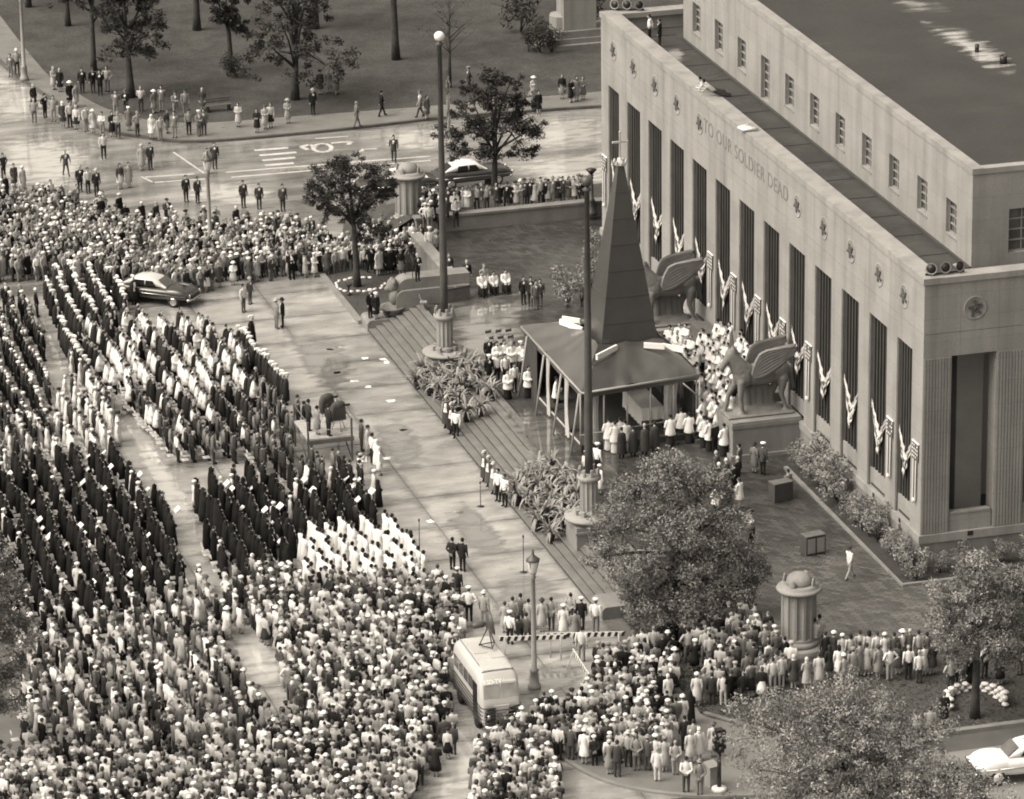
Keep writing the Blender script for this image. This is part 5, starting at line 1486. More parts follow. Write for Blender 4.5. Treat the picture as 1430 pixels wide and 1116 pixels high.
tree(Vector((2.6, -31.3, .3)), 10.0, bl, M_LEAF, 84000, .066, 5, 'large full leafy tree standing over the near end of the stairs', .26, 'leafy_tree', (.3, .4), None, .3, .15)
# near corner trees
bl = rblobs(8.2, 5.2, 2.8, 20, 3)
tree(Vector((1.4, -57.6, 0)), 8.8, bl, M_PLEAF, 76000, .064, 8, 'big pale leafy tree rising from the bottom edge by the near corner', .24, 'leafy_tree', (0, 0), None, .35)
bl = rblobs(6.0, 3.4, 2.2, 11, 13)
tree(Vector((4.9, -60.6, 0)), 6.2, bl, M_PLEAF, 32000, .064, 18, 'lower pale leafy tree at the bottom edge left of the white car', .2, 'leafy_tree')
p = at_lawn(1361, 1002)
bl = [(0, 0, 7.3, 1.4, 1.3, .9), (-1.3, 0, 6.3, 1.2, 1.2, .9), (1.4, .2, 6.5, 1.4, 1.2, .9), (2.6, .4, 5.6, 1.3, 1.2, 1.0), (.2, -.3, 5.6, 1.6, 1.4, 1.0), (-1.5, -.2, 4.6, 1.2, 1.1, .9), (.6, -.5, 4.2, 1.6, 1.3, .9), (2.4, 0, 4.0, 1.3, 1.2, .9), (-1.0, -.4, 3.4, 1.0, 1.0, .6), (1.6, -.3, 3.1, 1.2, 1.0, .6)]
tree(p, 8.4, bl, M_PLEAF, 38000, .066, 21, 'leafy lawn tree rising from the curved white stone wall', .2, 'leafy_tree', (.1, 0), None, .34)
for dx, dy in ((4.4, 1.8),):
    tree(p + Vector((dx, dy, 0)), 7.5, rblobs(7, 2.4, 3.2, 8, 31), M_LEAF, 15000, .075, 33, 'leafy tree at the right edge behind the lawn tree', .18, 'leafy_tree')
# left edge tree
q = at(-8, 1090, 0)
tree(Vector((q.x, q.y, 0)), 12.0, [(0, 0, 10.8, 1.3, 1.3, 1.2), (.6, .2, 9.0, 1.4, 1.3, 1.2), (.9, 0, 7.2, 1.4, 1.3, 1.1), (.5, .3, 5.2, 1.5, 1.3, 1.1), (.3, 0, 3.6, 1.4, 1.2, .9), (-1, 0, 8, 1.5, 1.4, 2), (-1, 0, 5, 1.5, 1.4, 2)], M_LEAF, 30000, .072, 44, 'leafy tree cut by the left edge above the seated rows', .24, 'leafy_tree')
# plaza trees
tree(at(499, 400, .16), 8.4, [(-.3, 0, 7.5, 1.1, 1.1, .9), (-1.7, .2, 6.9, 1.2, 1.1, .9), (1.3, 0, 6.9, 1.1, 1.0, .8), (-2.4, 0, 5.8, 1.0, 1.0, .8), (-.9, 0, 5.9, 1.3, 1.2, .9), (.9, .2, 5.6, 1.2, 1.1, .8), (2.0, .1, 6.0, .9, .9, .7), (-1.5, 0, 4.7, 1.0, 1.0, .6), (.2, -.1, 4.6, 1.1, 1.0, .6), (1.2, 0, 3.4, .9, .9, .6), (.2, 0, 3.0, .8, .8, .5)], M_DLEAF, 19000, .075, 51, 'slim leafy tree on the grass bed inside the ring of white stones', .2, 'leafy_tree', (-.3, 0), None, .4)
p = Vector((13.3, 38.3, 1.3))
tree(p, 8.6, [(-.3, 0, 7.6, 1.2, 1.1, .7), (-1.6, 0, 6.9, .9, .9, .6), (1.2, .1, 7.2, .9, .9, .6), (-.1, 0, 6.0, 1.4, 1.2, .7), (-2.0, 0, 5.6, 1.0, .9, .6), (1.8, 0, 5.8, 1.1, 1.0, .6), (-2.6, .1, 4.2, 1.2, 1.1, .6), (-.6, 0, 4.4, 1.5, 1.2, .7), (1.4, 0, 4.5, 1.3, 1.2, .7), (2.5, 0, 4.0, 1.2, 1.0, .6), (-2.2, 0, 3.0, 1.1, 1.0, .5), (-.3, 0, 2.8, 1.2, 1.0, .5), (1.9, 0, 2.7, 1.2, 1.0, .5)], M_DLEAF, 19000, .085, 55, 'tiered dark tree on the bank behind the terrace wall', .2, 'leafy_tree', (.2, 0), None, .25)
# park trees
for i, (x, y, H, R, z0, n, lab) in enumerate(((183, 136, 9.6, 3.6, 3.4, 12, 'round dark park tree right of the curb corner'), (131, 98, 9, 3.0, 4.5, 8, 'thin park tree behind the round one at the left'), (412, 139, 11, 5.2, 3.0, 16, 'wide spreading park tree by the walking pair, trunk forked'),
        (323, 100, 7.5, 2.1, 3.2, 7, 'small park tree above the dark bush'), (275, 42, 11, 3.4, 5.8, 9, 'straight dark trunk park tree at the top, left of centre'), (553, 83, 12, 3.6, 6.6, 9, 'tall park tree with a bare dark trunk at the top centre'),
        (95, 36, 9, 3.0, 4.0, 8, 'park tree at the top left by the lamp'), (40, 10, 9, 3.0, 3.4, 8, 'park tree at the far top left corner'), (440, 40, 11, 3.8, 4.0, 9, 'park tree far behind the wide spreading one'), (720, 16, 11, 3.0, 6.8, 7, 'dark trunk at the top edge near the yew'))):
    tree(at(x, y, .135), H, rblobs(H, R, z0, n, 70 + i), M_DLEAF, 13000 if n > 10 else 7000, .115, 90 + i, lab, .26 if n > 8 else .2, 'park_tree', (rnd.uniform(-.4, .4), 0), None, z0 / H * .8)
# bare young tree
rr = random.Random(5); q = at(628, 122, .135)
t = thing('young_tree', 'thin nearly bare young tree beside the far flagpole top', 'tree', q)
tb = MB(); tb.tube([(0, 0, 0), (0, 0, 2), (.05, 0, 6.3)], [.14, .11, .03], 7)
for k in range(26):
    z = rr.uniform(2.4, 6); a = rr.uniform(0, 2 * PI); L = (6.8 - z) * .5
    tb.tube([(0, 0, z), (L * .5 * math.cos(a), L * .5 * math.sin(a), z + L * .5), (L * math.cos(a), L * math.sin(a), z + L * .9)], [.03, .018, .006], 4)
obj('trunk', tb, M_BARK, t)
cr = MB()
for k in range(14): leafball(cr, (rr.gauss(0, .8), rr.gauss(0, .8), rr.uniform(3.5, 6.6)), (.5, .5, .5), 26, .07, rr)
obj('crown', cr, M_DLEAF, t)
# ================================================================== PEOPLE
# regions: 0 coat (R), 1 lower garment (G), 2 third tone (B: shirt/veil), 3 skin, 4 black shoes
class Fig:
    def __init__(s): s.v, s.f, s.r = [], [], []
    def put(s, mb, reg):
        o = len(s.v); s.v += mb.v; s.f += [tuple(i + o for i in f) for f in mb.f]; s.r += [reg] * len(mb.v)
    def loft(s, rings, reg, n=12):
        R = []
        for i in range(len(rings) - 1):
            a, b = rings[i], rings[i + 1]
            k = 3
            for j in range(k): R.append([a[q] + (b[q] - a[q]) * j / k for q in range(5)])
        R.append(list(rings[-1]))
        mb = MB(); vs, fs = [], []
        for cx, cy, z, rx, ry in R:
            for k in range(n):
                a = 2 * PI * k / n; vs.append((cx + rx * math.cos(a), cy + ry * math.sin(a), z))
        for j in range(len(R) - 1):
            for k in range(n): fs.append((j * n + k, j * n + (k + 1) % n, (j + 1) * n + (k + 1) % n, (j + 1) * n + k))
        fs.append(tuple(range(n))[::-1]); fs.append(tuple((len(R) - 1) * n + k for k in range(n)))
        mb.add(vs, fs); s.put(mb, reg)
    def limb(s, pts, rad, reg):
        mb = MB(); P = []; Rr = []
        for i in range(len(pts) - 1):
            for j in range(4):
                P.append(Vector(pts[i]).lerp(Vector(pts[i + 1]), j / 4)); Rr.append(rad[i] + (rad[i + 1] - rad[i]) * j / 4)
        P.append(Vector(pts[-1])); Rr.append(rad[-1])
        mb.tube(P, Rr, 8); mb.ell(P[0], (Rr[0],) * 3, 8, 5); mb.ell(P[-1], (Rr[-1],) * 3, 8, 5); s.put(mb, reg)
    def ell(s, c, r, reg, R=None):
        mb = MB(); mb.ell(c, r, 10, 7, 1.0, R); s.put(mb, reg)

def hand(F, p, d):
    p = Vector(p); F.ell(p, (.035, .045, .06), 3)
    F.limb([p + Vector((.02, 0, .01)), p + Vector((.05, 0, -.03))], [.014, .011], 3)       # thumb
    for k in range(4):
        F.limb([p + Vector((0, -.03 + .02 * k, -.04)), p + Vector((.012, -.03 + .02 * k, -.10 + .008 * abs(k - 1.5)))], [.013, .010], 3)

def head(F, x, z, y=0.0):
    F.limb([(x - .03, y, z - .2), (x, y, z - .08)], [.055, .055], 3)
    F.ell((x + .015, y, z), (.10, .078, .125), 3); F.ell((x + .105, y, z - .01), (.022, .016, .03), 3); F.ell((x + .09, y, z - .06), (.018, .03, .012), 3)
    for sy in (-1, 1): F.ell((x, y + sy * .08, z - .01), (.022, .012, .033), 3)

def arms(F, mode, reg, sx=0.0, hw=.215, z=1.41, low=3):
    for s in (-1, 1):
        sh = (sx - .01, s * hw, z)
        if mode == 'down': el, ha = (sx - .03, s * (hw + .055), z - .29), (sx + .06, s * (hw + .04), z - .55)
        elif mode == 'back': el, ha = (sx - .12, s * (hw + .06), z - .27), (sx - .17, s * .05, z - .43)
        elif mode == 'hips': el, ha = (sx - .09, s * (hw + .20), z - .24), (sx + .03, s * (hw - .02), z - .43)
        elif mode == 'front': el, ha = (sx + .05, s * (hw + .05), z - .27), (sx + .24, s * .06, z - .28)
        elif mode == 'up': el, ha = (sx + .2, s * (hw + .05), z - .1), (sx + .3, s * .08, z + .14)
        elif mode == 'swing': el, ha = (sx + s * .12, s * (hw + .05), z - .27), (sx + s * .27, s * (hw + .02), z - .47)
        F.limb([sh, el, ha], [.068, .053, .040], reg)
        hand(F, (ha[0] + (.03 if mode in ('front', 'up') else .01), ha[1], ha[2] - (.05 if mode not in ('front', 'up') else 0)), 1)

def legs(F, reg, stride=0.0, spread=.1, skirt=False, hip=.84):
    for s in (-1, 1):
        fx = s * stride
        if skirt:
            F.limb([(fx * .5, s * .08, .5), (fx, s * .08, .25), (fx, s * .08, .08)], [.062, .055, .036], 3)
        else:
            F.limb([(0, s * .095, hip), (fx * .45 + abs(stride) * .15, s * (spread * .98), .46), (fx, s * spread, .09)], [.098, .072, .055], reg)
        F.ell((fx + .05, s * (spread if not skirt else .08), .045), (.13, .048, .048), 4)

def base_fig(kind):
    F = Fig(); hz = 1.64; hx = .02
    if kind in ('man', 'manback', 'manfront', 'walker'):
        legs(F, 1, .26 if kind == 'walker' else 0.0)
        F.loft([(0, 0, .74, .135, .205), (0, 0, .98, .125, .18), (0, 0, 1.22, .135, .205), (0, 0, 1.38, .115, .215), (-.01, 0, 1.46, .075, .13), (-.01, 0, 1.5, .06, .07)], 0)
        F.ell((.105, 0, 1.37), (.03, .035, .09), 2)
        arms(F, {'man': 'down', 'manback': 'back', 'manfront': 'front', 'walker': 'swing'}[kind], 0)
    elif kind in ('shirt', 'shirtback', 'hips', 'shirtwalk', 'shirtup', 'shirtfront'):
        legs(F, 1, .34 if kind == 'shirtwalk' else 0.0, .11)
        F.loft([(0, 0, .82, .115, .165), (0, 0, .96, .115, .16)], 1)
        F.loft([(0, 0, .94, .118, .16), (0, 0, 1.2, .13, .195), (0, 0, 1.37, .11, .205), (-.01, 0, 1.45, .075, .13), (-.01, 0, 1.49, .058, .065)], 0)
        arms(F, {'shirt': 'down', 'shirtback': 'back', 'hips': 'hips', 'shirtwalk': 'swing', 'shirtup': 'up', 'shirtfront': 'front'}[kind], 0)
    elif kind in ('coat', 'coatfront'):
        legs(F, 1, 0, .09, True)
        F.loft([(0, 0, .36, .2, .25), (0, 0, .7, .175, .215), (0, 0, .95, .14, .175), (0, 0, 1.05, .12, .155), (0, 0, 1.24, .13, .185), (0, 0, 1.35, .105, .185), (-.01, 0, 1.43, .06, .1)], 0)
        arms(F, 'front' if kind == 'coatfront' else 'down', 0, 0, .19, 1.35); hz = 1.575
    elif kind == 'dress':
        legs(F, 1, 0, .09, True)
        F.loft([(0, 0, .42, .23, .26), (0, 0, .7, .18, .21), (0, 0, .98, .11, .14)], 1)
        F.loft([(0, 0, .96, .108, .138), (0, 0, 1.22, .125, .175), (0, 0, 1.34, .1, .175), (-.01, 0, 1.42, .055, .09)], 0)
        arms(F, 'down', 0, 0, .18, 1.33); hz = 1.56
    elif kind == 'nun':
        F.loft([(-.02, 0, .02, .27, .29), (-.02, 0, .6, .22, .25), (-.02, 0, 1.0, .2, .235), (-.02, 0, 1.3, .17, .22), (-.03, 0, 1.45, .13, .16), (-.03, 0, 1.6, .125, .12), (-.02, 0, 1.7, .09, .09), (-.02, 0, 1.73, .03, .03)], 0)
        F.ell((.07, 0, 1.58), (.06, .075, .11), 2); F.ell((.095, 0, 1.58), (.05, .055, .085), 3); F.ell((.12, 0, 1.4), (.05, .12, .08), 2)
        F.limb([(0, -.2, 1.3), (.05, -.22, 1.05), (.22, -.05, 1.02)], [.085, .08, .07], 0); F.limb([(0, .2, 1.3), (.05, .22, 1.05), (.22, .05, 1.02)], [.085, .08, .07], 0)
        F.ell((.27, 0, 1.02), (.045, .06, .045), 3); return F, 1.6, 0
    elif kind == 'surplice':
        F.loft([(0, 0, .02, .22, .25), (0, 0, .7, .17, .2)], 1)
        F.loft([(0, 0, .62, .26, .31), (0, 0, .95, .2, .25), (0, 0, 1.25, .15, .215), (0, 0, 1.38, .115, .2), (-.01, 0, 1.47, .065, .09)], 0)
        for s in (-1, 1):
            F.limb([(0, s * .21, 1.38), (.04, s * .27, 1.1), (.22, s * .1, 1.04)], [.08, .10, .10], 0); hand(F, (.31, s * .04, 1.06), 1)
    elif kind == 'gown':
        F.loft([(0, 0, .02, .25, .28), (0, 0, .6, .19, .22), (0, 0, 1.0, .13, .165), (0, 0, 1.22, .13, .185), (0, 0, 1.35, .1, .18), (-.01, 0, 1.43, .06, .09)], 0)
        arms(F, 'front', 0, 0, .185, 1.35); hz = 1.575
    elif kind == 'cape':
        legs(F, 1)
        F.loft([(-.02, 0, .28, .25, .29), (-.02, 0, .8, .21, .265), (-.02, 0, 1.2, .17, .245), (-.02, 0, 1.38, .13, .215), (-.01, 0, 1.48, .07, .09)], 0)
        F.ell((.13, 0, 1.2), (.05, .05, .2), 2)
    elif kind in ('seated', 'seatsurplice'):
        for s in (-1, 1):
            F.limb([(-.05, s * .1, .52), (.40, s * .11, .52), (.42, s * .11, .1)], [.1, .08, .055], 1); F.ell((.47, s * .11, .05), (.12, .05, .05), 4)
        if kind == 'seatsurplice':
            F.loft([(.1, 0, .1, .32, .28), (.12, 0, .55, .3, .26)], 1)
        F.loft([(-.02, 0, .45, .16, .2), (-.02, 0, .7, .135, .18), (-.02, 0, .95, .135, .205), (-.03, 0, 1.06, .11, .2), (-.03, 0, 1.15, .065, .09)], 0)
        for s in (-1, 1):
            F.limb([(-.03, s * .21, 1.06), (.03, s * .24, .8), (.27, s * .1, .66)], [.07, .06, .05] if kind == 'seated' else [.09, .1, .09], 0); hand(F, (.31, s * .08, .66), 1)
        hz = 1.31; hx = 0.0
    elif kind == 'lying':
        F.limb([(-.1, 0, .3), (-.6, .1, .12), (-1.1, .15, .08)], [.13, .1, .06], 1); F.limb([(-.1, 0, .3), (-.55, -.12, .12), (-1.0, -.2, .08)], [.13, .1, .06], 1)
        F.limb([(-.12, 0, .3), (.15, 0, .48), (.3, 0, .55)], [.15, .18, .12], 0); F.limb([(.25, .2, .5), (.4, .24, .3), (.62, .1, .3)], [.07, .06, .04], 0); F.limb([(.25, -.2, .5), (.4, -.24, .3), (.62, -.1, .3)], [.07, .06, .04], 0)
        hand(F, (.66, .08, .32), 1); hand(F, (.66, -.08, .32), 1)
        hz = .8; hx = .42
    elif kind == 'child':
        legs(F, 1); F.loft([(0, 0, .74, .13, .19), (0, 0, .98, .12, .165), (0, 0, 1.22, .12, .18), (0, 0, 1.36, .1, .18), (-.01, 0, 1.45, .06, .08)], 0); arms(F, 'down', 0, 0, .19, 1.36); hz = 1.63
    head(F, hx, hz)
    return F, hz, hx

def make_template(kind, voxel, target):
    F, hz, hx = base_fig(kind)
    me = bpy.data.meshes.new('src'); me.from_pydata(F.v, [], F.f)
    o = bpy.data.objects.new('src', me); COL.objects.link(o)
    r_ = o.modifiers.new('r', 'REMESH'); r_.mode = 'VOXEL'; r_.voxel_size = voxel
    dg = bpy.context.evaluated_depsgraph_get(); dg.update()
    m1 = bpy.data.meshes.new_from_object(o.evaluated_get(dg), depsgraph=dg)
    o.modifiers.clear(); o.data = m1
    nt_ = sum(len(p.vertices) - 2 for p in m1.polygons)
    s_ = o.modifiers.new('s', 'SMOOTH'); s_.iterations = 1; s_.factor = .4
    d_ = o.modifiers.new('d', 'DECIMATE'); d_.ratio = min(1.0, target / nt_)
    tr = o.modifiers.new('t', 'TRIANGULATE')
    dg = bpy.context.evaluated_depsgraph_get(); dg.update()
    m2 = bpy.data.meshes.new_from_object(o.evaluated_get(dg), depsgraph=dg)
    bpy.data.objects.remove(o); bpy.data.meshes.remove(me); bpy.data.meshes.remove(m1)
    kd = KDTree(len(F.v))
    for i, p in enumerate(F.v): kd.insert(p, i)
    kd.balance()
    reg = [F.r[kd.find(p.center)[1]] for p in m2.polygons]
    return m2, np.array(reg), hz, hx

def finish(me, reg):
    n = len(me.polygons)
    a = me.attributes.new('region', 'FLOAT_COLOR', 'FACE'); c = np.zeros((n, 4), np.float32); c[:, 3] = 1
    for k in range(3): c[reg == k, k] = 1
    a.data.foreach_set('color', c.ravel())
    b = me.attributes.new('fixed', 'FLOAT', 'FACE'); f = np.zeros(n, np.float32); f[reg == 3] = .36; f[reg == 4] = .02
    b.data.foreach_set('value', f)
    me.polygons.foreach_set('use_smooth', [True] * n)
    me.materials.append(M_PERSON)
    return me

KINDS_ = ['man', 'manback', 'manfront', 'walker', 'shirt', 'shirtback', 'hips', 'shirtwalk', 'shirtup', 'shirtfront', 'coat', 'coatfront', 'dress', 'nun', 'surplice', 'gown', 'cape', 'seated', 'seatsurplice', 'lying', 'child']
TEMPL = {}
for k_ in KINDS_:
    m_, r_, hz_, hx_ = make_template(k_, .022, 1500)
    m_.name = 'person_' + k_; TEMPL[k_] = (finish(m_, r_), hz_, hx_)

# headwear, made once each and centred on the head
def hw_mesh(kind):
    mb = MB()
    if kind == 'hair': mb.ell((-.012, 0, .035), (.108, .092, .112), 12, 7)
    elif kind == 'longhair': mb.ell((-.02, 0, .03), (.115, .105, .12), 12, 7); mb.ell((-.055, 0, -.07), (.08, .105, .11), 10, 6)
    elif kind == 'hat': mb.lathe([(.165, .05), (.17, .065), (.112, .075), (.105, .13), (.09, .17), (.04, .165)], 14, sy=.88)
    elif kind == 'widehat': mb.lathe([(.2, .06), (.205, .072), (.115, .085), (.105, .15), (.06, .17), (.02, .17)], 14)
    elif kind == 'smallhat': mb.lathe([(.125, .03), (.135, .06), (.12, .12), (.07, .16), (.02, .165)], 12)
    elif kind == 'cap': mb.lathe([(.11, .04), (.112, .08), (.15, .12), (.14, .15), (.05, .165)], 14); mb.cbox((.11, 0, .055), (.11, .15, .02))
    elif kind == 'scarf': mb.ell((-.02, 0, .02), (.115, .1, .135), 12, 7); mb.ell((-.03, 0, -.12), (.1, .12, .06), 10, 6)
    elif kind == 'plume': mb.ell((0, 0, .12), (.21, .06, .07), 12, 7); mb.ell((-.02, 0, .17), (.18, .05, .06), 12, 6); mb.ell((-.18, 0, .07), (.06, .05, .08), 8, 5)
    me = mb.mesh(kind); a = me.attributes.new('region', 'FLOAT_COLOR', 'FACE'); n = len(me.polygons)
    c = np.zeros((n, 4), np.float32); c[:, 0] = 1; c[:, 3] = 1; a.data.foreach_set('color', c.ravel())
    b = me.attributes.new('fixed', 'FLOAT', 'FACE')
    me.materials.append(M_PERSON); return me
HW = {k: hw_mesh(k) for k in ('hair', 'longhair', 'hat', 'widehat', 'smallhat', 'cap', 'scarf', 'plume')}

ALTAR = Vector((9.0, -3.0, 0))
def word(t): return 'black' if t < .035 else 'dark' if t < .09 else 'grey' if t < .25 else 'pale' if t < .5 else 'white'
GARM = {'man': ('man', 'suit'), 'manback': ('man', 'suit'), 'manfront': ('man', 'suit'), 'walker': ('man', 'suit'), 'shirt': ('man', 'shirt'), 'shirtback': ('man', 'shirt'), 'hips': ('man', 'shirt'), 'shirtwalk': ('man', 'shirt'),
        'shirtup': ('man', 'shirt'), 'shirtfront': ('man', 'shirt'), 'coat': ('woman', 'coat'), 'coatfront': ('woman', 'coat'), 'dress': ('woman', 'dress'), 'nun': ('nun', 'habit'), 'surplice': ('server', 'surplice'), 'gown': ('woman', 'gown'),
        'cape': ('man', 'cape'), 'seated': ('person', 'suit'), 'seatsurplice': ('cleric', 'surplice'), 'lying': ('person', 'shirt'), 'child': ('child', 'top')}
HWN = {'hair': '', 'longhair': '', 'hat': 'hat', 'widehat': 'wide hat', 'smallhat': 'hat', 'cap': 'peaked cap', 'scarf': 'headscarf', 'plume': 'plumed hat'}
n_person = [0]
def person(p, kind, coat, lower=None, hw='hair', hwt=.03, third=.7, where='', group=None, yaw=None, sc=None, look=None):
    me, hz, hx = TEMPL[kind]
    lower = coat if lower is None else lower
    g, ga = GARM[kind]
    hw_txt = ' and %s %s' % (word(hwt), HWN[hw]) if HWN.get(hw) else ''
    wh = [q for q in where.split() if q not in ('the', 'a', 'in_list')]
    lab = ' '.join(('%s in %s %s%s %s' % (g, word(coat), ga, hw_txt, ' '.join(wh))).split())
    if len(lab.split()) > 16: lab = ' '.join(('%s in %s %s %s' % (g, word(coat), ga, ' '.join(wh))).split())
    if yaw is None:
        d = (look or ALTAR) - Vector(p); yaw = math.atan2(d.y, d.x) + rnd.uniform(-.25, .25)
    o = link('person', me, None, None, p, yaw)
    s = sc or rnd.uniform(.95, 1.04)
    o.scale = (s, s, s)
    o.color = (coat, lower, third, 1)
    tag(o, lab, 'person', group)
    if kind != 'nun':
        h = link('hair' if hw in ('hair', 'longhair') else 'headscarf' if hw == 'scarf' else 'cap' if hw == 'cap' else 'hat', HW[hw], None, o)
        h.location = (hx, 0, hz); h.color = (hwt, hwt, hwt, 1)
        if HWN.get(hw) and hw not in ('scarf',):
            q = link('hair', HW['hair'], None, o); q.location = (hx - .004, 0, hz - .012); q.scale = (.93, .95, .9); q.color = (.03, .03, .03, 1)
    n_person[0] += 1
    return o

def G(z):     # ground chooser
    if z == 'lawn': return at_lawn
    if z == 'stair': return at_stair
    return lambda x, y: at(x, y, z)

rp = random.Random(99)
def rtone(pal='mix'):
    u = rp.random()
    if pal == 'dark': return rp.uniform(.012, .05)
    if pal == 'white': return rp.uniform(.6, .75)
    if u < .36: return rp.uniform(.01, .03)
    if u < .60: return rp.uniform(.04, .14)
    if u < .82: return rp.uniform(.16, .34)
    return rp.uniform(.5, .72)
def rspec():
    """an ordinary onlooker"""
    if rp.random() < .52:
        k = rp.choice(['man', 'man', 'man', 'manback', 'shirt', 'shirt', 'shirtback', 'manfront', 'hips', 'walker', 'shirtfront']); c = rtone() if k[0] in 'sh' else rp.choice([.012, .018, .03, .06, .1, .16, .24])
        if k[0] in 'sh': c = max(c, .35)
        l = c if k[0] in 'mw' and rp.random() < .6 else rp.choice([.03, .05, .12, .22])
        hw = rp.choice(['hair', 'hair', 'hair', 'hair', 'hat', 'hat', 'cap']); t = rp.choice([.015, .02, .03, .05, .2]) if hw == 'hair' else rp.choice([.04, .1, .2, .35, .6])
    else:
        k = rp.choice(['coat', 'coat', 'dress', 'dress', 'coatfront']); c = rtone(); l = c if rp.random() < .6 else rtone()
        hw = rp.choice(['longhair', 'longhair', 'hair', 'smallhat', 'smallhat', 'scarf', 'widehat']); t = rp.choice([.02, .03, .06, .12]) if 'hair' in hw else rp.choice([.03, .08, .3, .6, .72])
    return k, c, l, hw, t

# ---- placed one by one: (photo x, photo y of the feet, kind, coat, lower, headwear, headwear tone)
def cluster(where, z, lst, group, **kw):
    g = G(z)
    for i, e in enumerate(lst):
        x, y, k, c, l, hw, t = e[:7]
        extra = e[7] if len(e) > 7 else {}
        q = dict(kw); q.update(extra)
        wtxt = q.pop('where', None) or (where % ordn[i] if '%s' in where else where)
        person(g(x, y), k, c, l, hw, t, where=wtxt, group=group, **q)

PLZ = .024
cluster('talking on the wet plaza below the grass bed, %s of the pair', PLZ, [(386, 459, 'man', .2, .2, 'hat', .4, dict(yaw=.3)), (395, 457, 'man', .015, .015, 'hat', .02, dict(yaw=2.9))], 'people standing on the plaza')
cluster('standing at the plaza edge by the marchers, %s of two', PLZ, [(340, 436, 'shirt', .55, .1, 'hair', .03), (349, 425, 'man', .1, .1, 'hat', .3)], 'people standing on the plaza')
cluster('standing on the plaza by the women in white, %s of two from the left', PLZ, [(632, 796, 'manback', .02, .02, 'hair', .02), (646, 798, 'man', .02, .02, 'hair', .02)], 'people standing on the plaza')
cluster('standing alone below the two dark-suited men', PLZ, [(639, 838, 'man', .03, .02, 'cap', .6)], 'people standing on the plaza')
cluster('standing at the crowd edge above the bus', PLZ, [(655, 868, 'hips', .7, .02, 'cap', .7), (676, 872, 'man', .3, .3, 'hat', .6)], 'people standing on the plaza')
cluster('in the honour guard by the far palms, %s from the left', PLZ, [(624, 598, 'cape', .05, .03, 'plume', .7), (631, 606, 'cape', .02, .02, 'plume', .72), (637, 612, 'shirt', .7, .02, 'hair', .02)], 'honour guard on the lowest step', yaw=-2.4)
cluster('in honour guard by near palms, %s from left', PLZ, [(677, 673, 'cape', .05, .03, 'plume', .7), (683, 680, 'cape', .07, .03, 'plume', .7), (690, 690, 'cape', .14, .05, 'hat', .4), (696, 700, 'shirt', .7, .02, 'hair', .02), (705, 707, 'shirt', .7, .02, 'hair', .02)], 'honour guard on the lowest step', yaw=-2.6)
cluster('standing on the end block of the far cheek wall, %s from the left', .6, [(517, 444, 'man', .02, .02, 'cap', .7), (525, 446, 'coat', .02, .02, 'cap', .72)], 'officers on the cheek wall')
cluster('filming from the top of the far cheek wall', 2.75, [(583, 393, 'manfront', .02, .02, 'hair', .3)], None)
cluster('inside the parapet wall by the far flagpole, %s from the left', TZ, [(600, 357, 'shirt', .7, .03, 'cap', .7), (609, 361, 'man', .25, .1, 'hat', .3), (627, 392, 'man', .05, .03, 'hair', .1)], 'people inside the parapet wall')
cluster('leaning by the dark trunk beside the far cheek wall', TZ, [(652, 402, 'man', .02, .02, 'hair', .3)], None)
cluster('sitting in the open row on the terrace, %s from the left', TZ, [(673, 413, 'seatsurplice', .7, .02, 'hair', .03), (689, 410, 'seatsurplice', .68, .02, 'hair', .03), (706, 408, 'seatsurplice', .72, .02, 'hair', .03), (676, 402, 'seated', .3, .1, 'hair', .2)], 'clergy sitting on the terrace', yaw=-1.4)
cluster('in the group of four on the open terrace behind the canopy, %s from the left', TZ, [(731, 425, 'man', .02, .02, 'hair', .02), (741, 427, 'man', .03, .03, 'hair', .02), (748, 432, 'man', .14, .14, 'hair', .02), (754, 428, 'man', .1, .1, 'hair', .02)], 'men talking on the terrace')
cluster('in server group left of canopy, %s from back', TZ, [(682, 512, 'man', .02, .02, 'hair', .25), (694, 519, 'surplice', .7, .02, 'hair', .02), (704, 516, 'surplice', .72, .02, 'hair', .03), (714, 519, 'surplice', .7, .02, 'hair', .25), (727, 517, 'surplice', .72, .02, 'cap', .7), (735, 521, 'surplice', .7, .02, 'hair', .02),
   (683, 538, 'man', .02, .02, 'cap', .65), (694, 535, 'shirt', .72, .02, 'cap', .7), (706, 536, 'shirt', .7, .02, 'hair', .02), (718, 548, 'shirt', .72, .02, 'hair', .02), (731, 540, 'man', .03, .03, 'cap', .7), (709, 557, 'surplice', .72, .015, 'hair', .02), (738, 555, 'surplice', .72, .015, 'hair', .02)], 'servers and officers left of the canopy', yaw=-1.3)
cluster('standing under the left edge of the canopy', TZ, [(777, 570, 'surplice', .72, .015, 'hair', .02)], None, yaw=-.5)
cluster('standing by the near flagpole, %s from the left', TZ, [(819, 674, 'shirt', .72, .02, 'cap', .72), (834, 664, 'shirt', .72, .02, 'cap', .7), (837, 690, 'coat', .68, .68, 'smallhat', .7)], 'sailors by the near flagpole', yaw=0.5)
cluster('under the front of the canopy, %s from the left', TZ + .02, [(850, 628, 'surplice', .7, .5, 'hair', .03), (859, 632, 'surplice', .6, .5, 'hair', .03), (866, 626, 'surplice', .5, .3, 'hair', .03), (873, 630, 'surplice', .55, .4, 'hair', .02), (868, 640, 'cape', .03, .02, 'hair', .03), (884, 637, 'cape', .04, .02, 'hair', .03), (900, 636, 'cape', .05, .02, 'hair', .3), (914, 632, 'cape', .05, .02, 'hair', .03), (936, 622, 'surplice', .72, .03, 'hair', .02), (951, 612, 'surplice', .7, .03, 'hair', .03), (962, 618, 'surplice', .72, .03, 'hair', .02)], 'clergy under the canopy', yaw=1.6)
